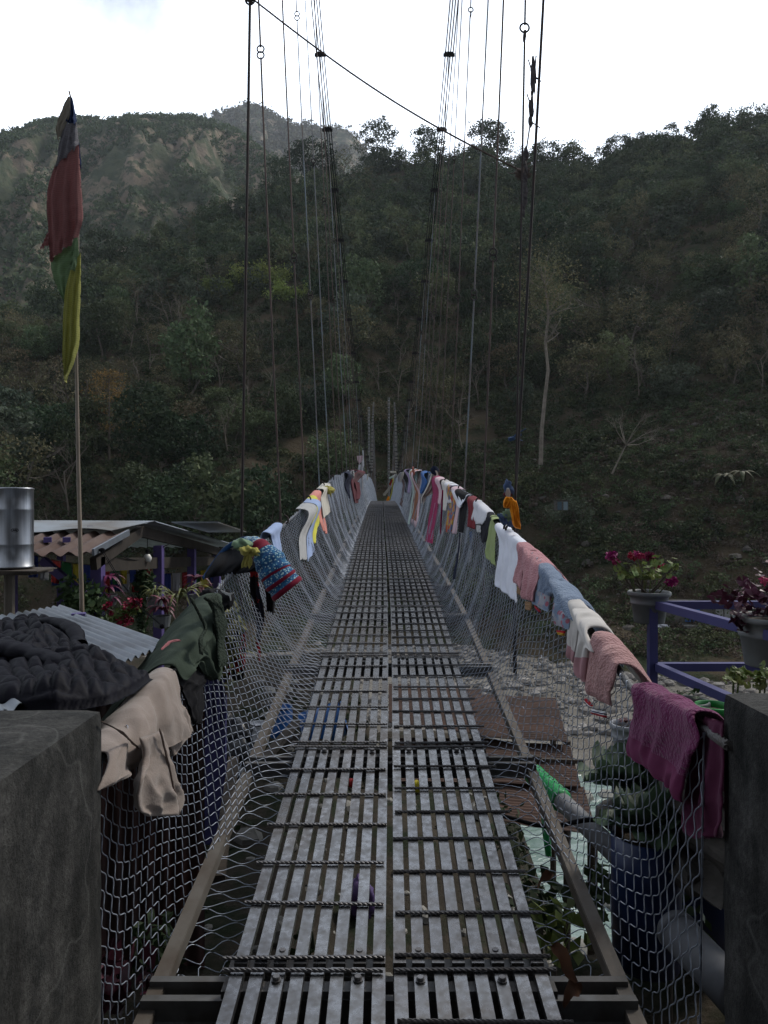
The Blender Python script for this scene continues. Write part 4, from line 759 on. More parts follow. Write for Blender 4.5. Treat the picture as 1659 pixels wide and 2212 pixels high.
def garment(name, label, cat, parts, side=None, mats=None, group=None):
    """parts: list of (part name or None, [strips]); a strip is ('d'|'r', zoom, rows, dict)"""
    single = len(parts) == 1; root = None; ms = [C_[m_] for m_ in mats]
    built = []
    for pn, strips in parts:
        mb = MB()
        for kd, z, rows, kw in strips:
            SEED[0] += 1; kw = dict(kw); kw.setdefault('seed', SEED[0])
            if kd == 'd': drape(mb, z, rows, side, **kw)
            elif kd == 'r': Zz = kw.pop('Z'); rag(mb, z, rows, Zz, **kw)
            elif kd == 'b': mb.blob(P(*cv(z, *rows), kw['Z']), kw['d'], mi=kw.get('mi', 0), amp=kw.get('amp', .35), seed=SEED[0], m=18, n=12)
            elif kd == 't': mb.tube([P(*cv(z, a, b_), q) for a, b_, q in rows], kw['r'], 10, kw.get('mi', 0))
        built.append((pn, mb))
    allv = np.concatenate([np.concatenate(b_.V) for _, b_ in built]); c = allv.mean(0)
    if single: return build(built[0][1], name, ms, smooth=True, label=label, cat=cat, group=group)
    root = thing(name, c, label, cat, group)
    for pn, mb in built: build(mb, pn, ms, root, smooth=True)
    return root
gm = garment
# right side, near to far
gm('fleece_jacket', 'purple fleece jacket with plain hem band hung beside the right pillar', 'jacket', [
   ('body', [('d', 'Z6', [((745, 1068), (1215, 1300)), ((705, 1190), (1180, 1440)), ((682, 1350), (1135, 1600)), ((664, 1500), (1095, 1760)), ((672, 1570), (1075, 1905))], dict(thick=.03, fold=(2.6, .012), back=.3, vm=[(.86, 1)], nV=44, nU=60, wr=.010, spread=.12))]),
   ('lining', [('d', 'Z6', [((1195, 1290), (1345, 1330)), ((1120, 1600), (1350, 1620)), ((1075, 1900), (1350, 1880)), ((1060, 2080), (1345, 2060)), ((1160, 2160), (1330, 2150))], dict(thick=.015, fold=(2, .02), back=.2, off=.0, mi=2, nV=30, over=False))])], 1, ['plum', 'plumband', 'plumshade'])  # lining strip is the plum darkened: shade underneath painted into the colour
gm('fleece_trousers', 'light pink fleece trousers with a red white and blue cuff on the right handrail', 'trousers', [
   ('leg', [('d', 'Z6', [((470, 745), (625, 905)), ((412, 850), (572, 985)), ((395, 1000), (555, 1100)), ((380, 1130), (538, 1220))], dict(thick=.045, fold=(1.5, .012), back=.32, spread=.22, nV=36, nU=36, wr=.008))]),
   ('cuff', [('d', 'Z6', [((412, 1240), (512, 1262)), ((412, 1275), (508, 1305))], dict(thick=.04, fold=(1, .002), over=False, off=.045, vm=[(0, 1), (.28, 2), (.5, 1), (.6, 3)])), ('d', 'Z6', [((372, 1165), (410, 1215)), ((368, 1200), (420, 1240))], dict(thick=.03, fold=(1, .001), over=False, off=.02, vm=[(0, 3), (.4, 1), (.7, 2)]))])], 1, ['rosefl', 'stripew', 'stripen', 'striper'])
gm('sweat_trousers', 'cream trousers with faded pink cuffs on the right handrail', 'trousers', [
   ('leg', [('d', 'Z6', [((268, 468), (345, 545)), ((258, 640), (318, 660)), ((248, 800), (302, 820)), ((242, 870), (285, 920))], dict(thick=.03, fold=(1.5, .01), back=.15, off=.03, vm=[(.88, 1)], nV=34))]),
   ('leg', [('d', 'Z6', [((330, 520), (440, 640)), ((318, 640), (428, 690)), ((302, 800), (405, 810)), ((284, 950), (372, 965)), ((305, 1000), (364, 1055))], dict(thick=.035, fold=(2, .012), back=.3, spread=.2, off=.055, vm=[(.88, 1)], nV=38, nU=30))])], 1, ['cream', 'creampink'])
gm('printed_trousers', 'blue grey fleece trousers with printed cuffs on the right handrail', 'trousers', [
   ('leg', [('d', 'Z6', [((75, 235), (185, 262)), ((50, 320), (160, 330)), ((12, 440), (118, 440)), ((4, 500), (88, 555))], dict(thick=.04, fold=(2, .012), back=.2, vm=[(.84, 1)], wr=.008))]),
   ('leg', [('d', 'Z6', [((160, 250), (310, 315)), ((150, 360), (280, 390)), ((150, 520), (252, 540)), ((150, 640), (240, 680))], dict(thick=.04, fold=(2, .014), back=.34, spread=.2, off=.055, vm=[(.84, 1)], nV=34, nU=32, wr=.008))]),
   ('cuff', [('d', 'Z6', [((165, 685), (225, 690)), ((172, 715), (214, 726))], dict(thick=.03, fold=(1, .001), over=False, off=.055, mi=2, vm=[(.5, 3)])), ('d', 'Z6', [((8, 508), (48, 548)), ((22, 540), (52, 572))], dict(thick=.03, fold=(1, .001), over=False, off=.05, mi=2, vm=[(.5, 4)]))])], 1, ['bluegrey', 'bgprint', 'striper', 'gold', 'stripen'])
gm('sherpa_trousers', 'pink sherpa trousers with tan ankle cuffs on the right handrail', 'trousers', [
   ('leg', [('d', 'Z5', [((605, 700), (690, 740)), ((578, 820), (640, 850)), ((540, 950), (600, 1000)), ((532, 1040), (600, 1110))], dict(thick=.035, fold=(1, .01), back=.15, wr=.008))]),
   ('leg', [('d', 'Z5', [((660, 710), (815, 840)), ((618, 820), (748, 870)), ((605, 1000), (738, 1020)), ((598, 1180), (702, 1212))], dict(thick=.04, fold=(2, .012), back=.3, spread=.2, off=.06, nU=32, nV=34, wr=.009))]),
   ('cuff', [('d', 'Z5', [((620, 1205), (682, 1212)), ((632, 1285), (676, 1294))], dict(thick=.022, fold=(3, .004), over=False, off=.06, mi=1)), ('d', 'Z5', [((545, 1060), (590, 1100)), ((552, 1130), (582, 1155))], dict(thick=.02, fold=(2, .004), over=False, off=.04, mi=1))])], 1, ['pinkfl', 'tan'])
gm('white_shirt', 'plain white shirt hung full length on the right handrail', 'shirt', [(None, [('d', 'Z5', [((410, 500), (630, 655)), ((394, 660), (575, 740)), ((384, 860), (560, 900)), ((364, 1030), (552, 1110)), ((372, 1075), (562, 1235))], dict(thick=.010, fold=(3, .020), back=.35, spread=.1, nU=44, nV=40, wr=.006))])], 1, ['white'])
gm('sheer_scarf', 'sheer lime green scarf tied to the right handrail', 'scarf', [(None, [('d', 'Z5', [((335, 385), (372, 400)), ((300, 490), (362, 520)), ((275, 640), (352, 620)), ((256, 720), (345, 760)), ((258, 795), (348, 885))], dict(thick=.004, fold=(2, .014), back=.05, off=.04))])], 1, ['lime'])
gm('charcoal_trousers', 'charcoal trousers beside the lime green scarf', 'trousers', [(None, [('d', 'Z5', [((262, 325), (348, 375)), ((232, 440), (330, 450)), ((218, 580), (300, 540)), ((232, 672), (268, 655))], dict(thick=.02, fold=(3, .014), back=.2))])], 1, ['charcoal'])
gm('white_sweatshirt', 'white sweatshirt with two hanging sleeves beside the dark red cloth', 'sweatshirt', [
   ('sleeve', [('d', 'Z5', [((185, 275), (238, 268)), ((152, 370), (218, 380)), ((128, 455), (182, 490))], dict(thick=.03, fold=(1, .008), back=.2))]), ('sleeve', [('d', 'Z5', [((232, 265), (305, 315)), ((192, 395), (265, 405)), ((164, 495), (232, 502))], dict(thick=.03, fold=(1, .008), back=.2, off=.05))]),
   ('cuff', [('d', 'Z5', [((176, 505), (218, 512)), ((182, 572), (218, 576))], dict(thick=.025, fold=(4, .003), over=False, off=.05, mi=1))])], 1, ['white2', 'greyw'])
gm('dark_red_shirt', 'dark red shirt just beyond the white sweatshirt', 'shirt', [(None, [('d', 'Z5', [((140, 268), (205, 248)), ((108, 400), (172, 400)), ((88, 520), (165, 548))], dict(thick=.015, fold=(3, .014), back=.2))])], 1, ['dred'])
gm('fringed_scarf', 'long black scarf with white fringe hanging low on the net', 'scarf', [
   ('scarf_body', [('d', 'ZC', [((722, 555), (828, 530)), ((700, 650), (790, 650)), ((690, 830), (762, 850)), ((684, 980), (742, 992))], dict(thick=.012, fold=(3, .012), back=.2)), ('d', 'ZC', [((690, 990), (712, 990)), ((668, 1200), (690, 1210)), ((600, 1610), (640, 1590))], dict(thick=.006, fold=(1, .006), over=False, mi=2, off=.05))]),
   ('fringe', [('d', 'ZC', [((690 + i * 11, 985), (696 + i * 11, 985)), ((672 + i * 9, 1150), (678 + i * 9, 1150)), ((658 + i * 8, 1330), (664 + i * 8, 1335))], dict(thick=.004, fold=(1, .002), over=False, mi=1, nU=5, nV=8)) for i in range(4)])], 1, ['black', 'stripew', 'navy'])
gm('white_towel', 'white towel folded over the top of the black fringed scarf', 'towel', [(None, [('d', 'ZC', [((692, 448), (840, 500)), ((655, 600), (762, 580)), ((696, 668), (722, 640))], dict(thick=.02, fold=(2, .012), back=.15, off=.06))])], 1, ['white'])
gm('pale_pink_scarf', 'pale pink scarf next to the black fringed one', 'scarf', [(None, [('d', 'ZC', [((672, 480), (732, 455)), ((650, 640), (690, 680)), ((628, 850), (668, 860)), ((604, 1000), (656, 1004))], dict(thick=.01, fold=(2, .01), back=.2))])], 1, ['palepink'])
gm('patterned_scarf', 'orange yellow and blue patterned scarf with a fringe', 'scarf', [(None, [('d', 'ZC', [((600, 465), (660, 490)), ((545, 640), (645, 650)), ((520, 800), (612, 820)), ((508, 935), (580, 965))], dict(thick=.01, fold=(3, .012), back=.2, fray=.06))])], 1, ['multi'])
gm('white_socks', 'pair of white socks at the top of the patterned scarf', 'socks', [('sock', [('d', 'ZC', [((572, 405), (612, 418)), ((545, 520), (575, 520)), ((528, 600), (560, 610))], dict(thick=.02, fold=(1, .004), back=.1, off=.05))]), ('sock', [('d', 'ZC', [((618, 405), (655, 425)), ((588, 500), (618, 505)), ((560, 590), (588, 600))], dict(thick=.02, fold=(1, .004), back=.1, off=.05))])], 1, ['white2'])
gm('grey_leggings', 'off-white leggings between the white socks and pale pink socks', 'leggings', [(None, [('d', 'ZC', [((515, 388), (582, 390)), ((480, 500), (545, 500)), ((462, 610), (525, 640)), ((488, 690), (516, 706))], dict(thick=.018, fold=(2, .012), back=.15))])], 1, ['cream'])
gm('pink_socks', 'pale pink knitted stockings beside the magenta scarf', 'socks', [(None, [('d', 'ZC', [((442, 368), (498, 378)), ((415, 480), (472, 480)), ((400, 600), (450, 628))], dict(thick=.018, fold=(2, .012), back=.15))])], 1, ['palepink'])
gm('magenta_shawl', 'long magenta shawl reaching far down the right net', 'shawl', [(None, [('d', 'ZC', [((388, 348), (476, 362)), ((342, 500), (432, 500)), ((312, 700), (404, 712)), ((272, 1000), (352, 1000)), ((252, 1105), (338, 1130))], dict(thick=.015, fold=(3, .016), back=.2, nV=34))])], 1, ['magenta'])
gm('cream_cloth', 'torn cream cloth knotted to a hanger above the magenta shawl', 'cloth', [(None, [('r', 'ZC', [((355, 165), (392, 175)), ((330, 220), (405, 240)), ((290, 330), (420, 350)), ((225, 470), (335, 480)), ((190, 545), (238, 525))], dict(Z=12.2, thick=.02, fold=(3, .05), fray=.15, wr=.02)), ('b', 'ZC', (368, 180), dict(Z=12.2, d=(.06, .05, .07), mi=1)), ('r', 'ZC', [((375, 175), (395, 175)), ((395, 230), (415, 225)), ((390, 290), (400, 290))], dict(Z=12.1, thick=.02, fold=(1, .01)))])], 1, ['creamc', 'navy'])
gm('blue_jacket', 'bright blue jacket behind the torn cream cloth', 'jacket', [(None, [('d', 'ZC', [((245, 258), (298, 250)), ((202, 330), (272, 340)), ((182, 420), (242, 420)), ((190, 480), (222, 462))], dict(thick=.06, fold=(2, .03), back=.2, off=.06))])], 1, ['blue'])
gm('thin_pink_ribbon', 'thin dusky pink ribbon hanging beside the orange scarf', 'ribbon', [(None, [('d', 'ZC', [((184, 240), (204, 240)), ((158, 500), (178, 500)), ((130, 850), (148, 850))], dict(thick=.01, fold=(1, .01), back=.05))])], 1, ['palepink'])
gm('orange_scarf', 'long orange brown scarf with a pink tasselled end', 'scarf', [(None, [('d', 'ZC', [((142, 238), (192, 235)), ((110, 450), (165, 450)), ((70, 700), (150, 700)), ((45, 830), (125, 890))], dict(thick=.015, fold=(3, .02), back=.1, vm=[(.95, 1)], fray=.08))])], 1, ['orangebr', 'palepink'])
gm('mint_scarf', 'pale mint dotted scarf left of the orange brown one', 'scarf', [(None, [('d', 'ZC', [((112, 240), (165, 230)), ((80, 400), (125, 400)), ((45, 700), (90, 700)), ((20, 870), (42, 880))], dict(thick=.015, fold=(3, .02), back=.1))])], 1, ['mintd'])
gm('lilac_scarf', 'lilac striped scarf far along the right net', 'scarf', [(None, [('d', 'ZC', [((52, 200), (84, 200)), ((30, 350), (66, 350)), ((14, 460), (42, 482))], dict(thick=.015, fold=(2, .02), back=.1))])], 1, ['lilac'])
gm('black_scarf', 'plain black scarf far along the right net', 'scarf', [(None, [('d', 'ZC', [((6, 208), (44, 200)), ((-10, 350), (28, 350)), ((-20, 460), (8, 470))], dict(thick=.015, fold=(2, .02), back=.1))])], 1, ['black'])
gm('brown_scarf', 'narrow brown scarf, farthest dark one on the right net', 'scarf', [(None, [('d', 'ZB', [((1012, 1040), (1052, 1050)), ((978, 1300), (1012, 1300)), ((930, 1600), (965, 1640))], dict(thick=.02, fold=(2, .03), back=.1))])], 1, ['brown'])
gm('orange_cloth', 'bright orange cloth tied to the nearest right hanger', 'cloth', [(None, [('r', 'Z5', [((445, 245), (500, 250)), ((426, 285), (530, 290)), ((422, 325), (500, 335)), ((428, 350), (470, 352))], dict(Z=5.46, thick=.05, fold=(3, .02), wr=.014, nU=30)), ('r', 'Z5', [((470, 262), (545, 285)), ((478, 340), (562, 360)), ((500, 440), (574, 460)), ((515, 510), (582, 520)), ((540, 535), (580, 546))], dict(Z=5.44, thick=.03, fold=(4, .018), wr=.010, nU=34, nV=34))])], 1, ['orange'])
gm('knotted_rags', 'knot of blue and white rags above the orange cloth', 'rag', [(None, [('b', 'Z5', (466, 150), dict(Z=5.6, d=(.028, .03, .045), mi=0, amp=.5)), ('b', 'Z5', (478, 190), dict(Z=5.6, d=(.034, .03, .035), mi=0, amp=.6)), ('b', 'Z5', (465, 220), dict(Z=5.6, d=(.032, .03, .03), mi=2)), ('r', 'Z5', [((455, 165), (475, 165)), ((440, 220), (490, 215)), ((455, 260), (480, 270)), ((462, 295), (470, 295))], dict(Z=5.53, mi=1))])], 1, ['denim', 'greyw', 'maroon'])
gm('green_rag', 'olive green rag tied round the right rope below the orange cloth', 'rag', [(None, [('b', 'Z5', (470, 420), dict(Z=5.62, d=(.05, .03, .04), amp=.7)), ('b', 'Z5', (430, 450), dict(Z=5.62, d=(.04, .03, .04), amp=.7, mi=1)), ('b', 'Z5', (495, 490), dict(Z=5.62, d=(.035, .03, .025), amp=.6, mi=1))])], 1, ['kgreen', 'denim'])
fr = [('prayer_scarf', 'ragged cream ceremonial scarf at the far right end of the net', 'ZB', [((840, 1110), (885, 1110)), ((760, 1300), (800, 1310)), ((650, 1440), (700, 1450))], 27, 'creamc'), ('spotted_rag', 'red spotted rag at the far right end of the net', 'ZB', [((800, 1190), (822, 1195)), ((755, 1265), (785, 1285))], 26, 'red'), ('yellow_ribbon', 'long yellow ribbon at the far right end of the net', 'ZB', [((812, 1180), (830, 1180)), ((790, 1400), (810, 1400)), ((755, 1510), (780, 1510))], 26, 'yellow'), ('orange_rag', 'small orange rag lying at the deck edge far ahead', 'ZB', [((735, 1470), (762, 1470)), ((712, 1530), (755, 1534))], 30, 'orange'),
      ('striped_cloth', 'pale striped cloth sticking out on the far right rope', 'ZB', [((770, 1055), (780, 1090)), ((870, 1060), (875, 1090))], 28, 'creamc'), ('green_white_cloth', 'pale green cloth bunched on the far right rope', 'ZB', [((755, 1160), (765, 1185)), ((880, 1100), (890, 1130))], 28, 'mint'), ('grey_rag', 'grey rag hanging on the far right net', 'ZB', [((935, 1075), (985, 1070)), ((885, 1160), (935, 1200)), ((890, 1200), (915, 1215))], 21, 'greyw'), ('off_white_rag', 'off-white rag hanging right of the grey rag', 'ZB', [((970, 1070), (1005, 1060)), ((935, 1190), (970, 1200)), ((935, 1235), (945, 1240))], 20, 'creamc'), ('dusty_rag', 'dusty white rag left of the grey rag', 'ZB', [((855, 1110), (890, 1100)), ((830, 1180), (860, 1190)), ((842, 1240), (855, 1245))], 24, 'greyw'),
      ('white_flag_strip', 'pink and white flag strip standing up on the right rope', 'ZB', [((1135, 985), (1155, 985)), ((1130, 1060), (1175, 1065)), ((1145, 1095), (1178, 1100))], 16, 'salmon'), ('magenta_tail', 'loose magenta tail of cloth inside the right net', 'ZC', [((465, 430), (485, 430)), ((450, 700), (475, 700)), ((438, 970), (455, 975))], 9.6, 'magenta'), ('white_net_cloth', 'white cloth caught low outside the right net', 'ZC', [((795, 1240), (858, 1200)), ((800, 1330), (840, 1330)), ((805, 1440), (815, 1440))], 7.6, 'white2'), ('blue_net_cloth', 'blue cloth caught outside the right net', 'ZC', [((820, 970), (860, 970)), ((825, 1100), (860, 1100)), ((840, 1180), (855, 1180))], 7.6, 'blue'), ('black_net_cloth', 'black cloth hanging outside the right net', 'ZC', [((760, 1130), (800, 1120)), ((750, 1350), (800, 1370)), ((765, 1450), (785, 1450))], 7.6, 'black')]
for n_, lb, z, rows, Z, c_ in fr: gm(n_, lb, 'cloth', [(None, [('r', z, rows, dict(Z=Z, thick=.02 if Z > 15 else .008, fold=(2, .03), wr=.01, fray=.05))])], 1, [c_])
# left side, near to far
gm('beige_hoodie', 'beige fleece hoodie draped over the left rope beside the pillar', 'hoodie', [
   ('body', [('d', 'ZG', [((585, 345), (1018, 85)), ((608, 470), (1110, 230)), ((622, 620), (1165, 370)), ((634, 785), (1178, 440))], dict(thick=.010, fold=(3, .020), back=.25, spread=.2, off=.07, nU=80, nV=60, wr=.009)), ('d', 'ZG', [((1040, 440), (1178, 430)), ((1030, 540), (1120, 500)), ((1040, 585), (1060, 575))], dict(thick=.03, fold=(1, .006), over=False, off=.04))]),
   ('sleeve', [('d', 'ZG', [((850, 470), (985, 425)), ((862, 600), (1035, 560)), ((810, 750), (1065, 720)), ((812, 880), (1118, 850)), ((875, 950), (1095, 942))], dict(thick=.045, fold=(1.7, .024), over=False, off=.11, nU=50, nV=44, wr=.009))]),
   ('seam', [('d', 'ZG', [((608, 372), (615, 367)), ((720, 430), (725, 425)), ((860, 556), (864, 550))], dict(thick=.012, fold=(1, .001), over=False, off=.075, nU=5, mi=1)), ('d', 'ZG', [((968, 415), (974, 412)), ((1024, 640), (1030, 638)), ((1088, 935), (1095, 932))], dict(thick=.012, fold=(1, .001), over=False, off=.14, nU=5, mi=1))])], -1, ['beige', 'beigeseam'])
gm('sherpa_jacket', 'dark green sherpa-lined jacket over the left rope', 'jacket', [
   ('body', [('d', 'Z2', [((1100, 1290), (1385, 870)), ((1185, 1260), (1410, 1000)), ((1300, 1270), (1445, 1180)), ((1340, 1330), (1440, 1340)), ((1385, 1372), (1415, 1372))], dict(thick=.030, fold=(2.6, .026), back=.38, spread=.34, off=.06, nU=70, nV=56, wr=.016))]),
   ('lining', [('d', 'Z2', [((1330, 830), (1410, 810)), ((1400, 950), (1458, 960)), ((1425, 1120), (1470, 1120)), ((1425, 1290), (1462, 1290))], dict(thick=.045, fold=(1, .004), over=False, off=.11, mi=1, wr=.012)), ('d', 'Z2', [((1130, 1300), (1350, 1180)), ((1170, 1400), (1350, 1350)), ((1215, 1480), (1320, 1430)), ((1240, 1560), (1310, 1550)), ((1250, 1640), (1288, 1670))], dict(thick=.03, fold=(2, .012), over=False, off=.03, mi=2, wr=.012))]),
   ('seam', [('d', 'Z2', [((1238, 835), (1252, 828)), ((1300, 960), (1316, 952)), ((1335, 1040), (1352, 1035)), ((1302, 1120), (1322, 1130)), ((1306, 1200), (1325, 1215))], dict(thick=.02, fold=(1, .001), over=False, off=.115, nU=5, mi=1)), ('d', 'Z2', [((1050, 1170), (1058, 1180)), ((1100, 1120), (1110, 1135)), ((1160, 1105), (1178, 1120))], dict(thick=.014, fold=(1, .001), over=False, off=.10, nU=5, mi=3))])], -1, ['olive', 'sherpa', 'black', 'dullpink'])
cap = gm('black_glove', 'black fleece mitten with a small white emblem on the left rope', 'mitten', [('mitten_body', [('b', 'Z2', (1465, 850), dict(Z=4.35, d=(.056, .07, .062), amp=.25)), ('b', 'Z2', (1395, 815), dict(Z=4.4, d=(.075, .07, .035), amp=.35)), ('b', 'Z2', (1430, 880), dict(Z=4.32, d=(.05, .05, .05), amp=.3))])] * 1 + [('emblem', [])] * 0, -1, ['black'])
em = [(243, 897), (262, 898), (290, 913), (325, 926), (352, 928), (388, 920), (389, 927), (362, 940), (352, 952), (360, 1008), (350, 1012), (341, 962), (322, 950), (300, 946), (284, 930), (262, 918)]
e0 = np.array([P(*cv('ZA', *q), 4.20) for q in em]); mb = MB(); n = len(e0); mb.V.append(np.concatenate([e0, e0 + [0, .004, 0]])); mb.ngon(range(n)); mb.ngon([n + i for i in range(n)][::-1]); mb.n += 0
for i in range(n): mb.ngon([i, (i + 1) % n, n + (i + 1) % n, n + i])
mb.n = 2 * n
# the emblem is stitched on the mitten
r_ = thing('mitten', P(*cv('Z2', 1440, 850), 4.35), 'black fleece mitten with a small white leaping animal emblem on the left rope', 'mitten'); cap.parent = r_; cap.location = -Vector(r_.location); cap.name = 'mitten_body'
for k_ in ('label', 'category'): 
    if k_ in cap: del cap[k_]
build(mb, 'emblem', C_['stripew'], r_)
# blue jacket with the embroidered sleeve
t = thing('embroidered_jacket', P(560, 1230, 5.2), 'dark blue jacket with a brightly embroidered sleeve hung on the nearest left hanger', 'jacket')
mb = MB(); rag(mb, 'ZA', [((395, 370), (700, 370)), ((230, 500), (760, 470)), ((130, 640), (800, 600)), ((42, 770), (640, 690))], [5.35, 5.15, 5.0, 4.95], thick=.03, fold=(3, .02), mi=0, seed=3, nV=24, nU=40); rag(mb, 'ZA', [((600, 560), (800, 560)), ((690, 760), (860, 760)), ((730, 900), (860, 930)), ((740, 1000), (840, 1000)), ((745, 1120), (830, 1125))], 5.05, thick=.03, fold=(4, .02), seed=5, fray=.03); build(mb, 'lining', C_['black'], t, smooth=True)
mb = MB(); rag(mb, 'ZA', [((42, 755), (60, 790)), ((150, 590), (190, 620)), ((300, 410), (340, 450)), ((480, 315), (500, 385)), ((640, 330), (610, 400)), ((760, 420), (690, 470)), ((860, 590), (780, 560))], [4.93, 5.1, 5.2, 5.2, 5.1, 5.0, 4.95], thick=.03, fold=(1, .006), seed=7, nV=34); build(mb, 'shell', C_['capblue'], t, smooth=True)
mb = MB(); pth = smooth_rows([P(*cv('ZA', x, y), z_) for x, y, z_ in ((520, 372, 5.05), (620, 410, 4.98), (700, 480, 4.92), (790, 600, 4.88), (860, 730, 4.86), (930, 830, 4.86), (985, 900, 4.86))], 44); rr_ = np.interp(np.linspace(0, 1, 44), [0, .2, .45, .5, 1], [.04, .065, .085, .105, .12]) * (1 + .05 * np.sin(np.arange(44) * 1.1)); 
mb.tube(pth, rr_, 26, 0); u = np.linspace(0, 1, 43); mid = np.select([u < .28, u < .42, u < .72, u < .76, u < .82, u < .88, u < .94], [2, 1, 0, 3, 4, 3, 4], 3); mb.QM[0] = np.repeat(mid, 26); build(mb, 'sleeve', [C_['embroid'], C_['crimson'], C_['embrow'], C_['crimson'], C_['embroid']], t, smooth=True)
gm('check_scarf', 'red and black checked scarf hanging under the blue jacket', 'scarf', [(None, [('r', 'ZA', [((570, 600), (650, 700)), ((565, 900), (670, 900)), ((600, 1100), (720, 1120)), ((640, 1250), (715, 1270)), ((630, 1450), (680, 1430)), ((655, 1590), (680, 1610))], dict(Z=5.2, fold=(2, .02), fray=.05))])], -1, ['check'])
gm('red_cloth', 'dark red cloth hanging outside the left net', 'cloth', [(None, [('r', 'ZA', [((380, 1330), (520, 1350)), ((340, 1550), (515, 1560)), ((310, 1790), (500, 1800)), ((400, 1870), (490, 1890))], dict(Z=5.6, fold=(2, .03)))])], -1, ['check'])
gm('green_rag_knot', 'grey green and yellow rags knotted at the foot of the left hanger', 'rag', [('green_knot', [('b', 'ZA', (480, 400), dict(Z=4.85, d=(.055, .05, .035), amp=.5))]), ('yellow_knot', [('b', 'ZA', (520, 470), dict(Z=4.8, d=(.04, .04, .03), amp=.5, mi=1)), ('b', 'ZA', (600, 480), dict(Z=4.8, d=(.035, .03, .025), amp=.6, mi=1)), ('r', 'ZA', [((510, 500), (560, 500)), ((490, 560), (590, 560)), ((470, 620), (590, 615))], dict(Z=4.78, fold=(3, .01), mi=1, fray=.03))])], -1, ['kgreen', 'kyellow'])
gm('pale_blue_sleeve', 'pale blue sweatshirt sleeve over the left rope beyond the blue jacket', 'sweatshirt', [(None, [('d', 'ZA', [((735, 270), (872, 235)), ((800, 330), (888, 300)), ((832, 450), (905, 440)), ((878, 570), (930, 620))], dict(thick=.03, fold=(2, .012), back=.1, top=.07))])], -1, ['skyb'])
gm('white_prayer_cloth', 'long white printed prayer cloth on the left net', 'prayer cloth', [(None, [('d', 'ZA', [((1092, 130), (1162, 110)), ((1100, 350), (1178, 350)), ((1110, 545), (1192, 558))], dict(thick=.004, fold=(2, .014), back=.02, fray=.02))])], -1, ['greyw'])
gm('pale_blue_prayer_cloth', 'pale blue prayer cloth beside the white one on the left net', 'prayer cloth', [(None, [('d', 'ZA', [((1165, 120), (1212, 85)), ((1176, 350), (1248, 330)), ((1182, 590), (1272, 470))], dict(thick=.004, fold=(2, .014), back=.02))])], -1, ['skyb'])
gm('yellow_prayer_flag', 'pointed yellow prayer flag on the left net', 'prayer flag', [(None, [('d', 'ZA', [((1202, 60), (1245, 5)), ((1230, 150), (1315, 85)), ((1242, 240), (1290, 255)), ((1260, 385), (1274, 388))], dict(thick=.004, fold=(2, .014), back=.02))])], -1, ['yellow'])
gm('salmon_prayer_flag', 'salmon pink prayer flag on the left net', 'prayer flag', [(None, [('d', 'Z4', [((240, 345), (275, 345)), ((262, 430), (300, 430)), ((294, 560), (335, 560)), ((318, 625), (340, 652))], dict(thick=.005, fold=(2, .014), back=.02))])], -1, ['salmon'])
gm('off_white_shirt', 'off-white shirt hung over the left rope past the salmon flag', 'shirt', [(None, [('d', 'Z4', [((285, 312), (330, 295)), ((300, 400), (352, 395)), ((318, 535), (372, 490))], dict(thick=.012, fold=(2, .014), back=.15, off=.05))])], -1, ['creamc'])
gm('yellow_knot', 'small knotted yellow cloth on the left rope', 'cloth', [(None, [('b', 'Z4', (350, 330), dict(Z=10.6, d=(.09, .07, .05), amp=.6)), ('r', 'Z4', [((345, 335), (370, 335)), ((360, 355), (378, 355)), ((372, 380), (378, 380))], dict(Z=10.5))])], -1, ['kyellow'])
gm('navy_trousers', 'navy trousers far along the left net', 'trousers', [(None, [('d', 'Z4', [((462, 215), (496, 222)), ((474, 300), (512, 300)), ((500, 388), (512, 392))], dict(thick=.03, fold=(2, .02), back=.2))])], -1, ['navy'])
gm('maroon_jacket', 'maroon quilted jacket far along the left net', 'jacket', [('body', [('d', 'Z4', [((510, 230), (550, 225)), ((522, 300), (562, 300)), ((545, 425), (576, 428))], dict(thick=.06, fold=(2, .02), back=.2, off=.06))]), ('sleeve', [('d', 'Z4', [((545, 270), (582, 275)), ((560, 330), (586, 320)), ((562, 400), (580, 400))], dict(thick=.05, fold=(1, .02), over=False, off=.1))])], -1, ['maroon'])
for i, (n_, lb, rows, c_) in enumerate((('tattered_flag', 'tattered yellow and red flag hanging by the far left cable', [((228, 810), (340, 800)), ((240, 880), (335, 870)), ((255, 930), (280, 930))], 'palepink'), ('white_streamer', 'long white streamer hanging by the far left cable', [((318, 715), (342, 720)), ((320, 800), (345, 810)), ((300, 940), (345, 950)), ((300, 1060), (330, 1060))], 'white2'), ('pale_rag', 'pale rag tied on the left rope top past the maroon jacket', [((258, 950), (290, 950)), ((250, 1020), (290, 1020)), ((255, 1090), (275, 1090))], 'white2'), ('grey_tie', 'grey rag tied on the left rope above the maroon jacket', [((135, 1050), (185, 1040)), ((120, 1100), (190, 1100)), ((160, 1140), (185, 1140))], 'greyw'), ('long_white_tie', 'thin white tie dangling on the far left net', [((298, 1100), (325, 1100)), ((305, 1220), (325, 1220)), ((318, 1350), (328, 1360))], 'white2'), ('cream_tie', 'cream rag at the far left end of the net', [((390, 1110), (420, 1110)), ((395, 1150), (415, 1150)), ((385, 1200), (400, 1200))], 'creamc'))):
    gm(n_, lb, 'cloth', [(None, [('r', 'ZB', rows, dict(Z=(40, 40, 24, 15, 20, 30)[i], thick=.03, fold=(2, .05), wr=.02, fray=.08))])], -1, [c_])
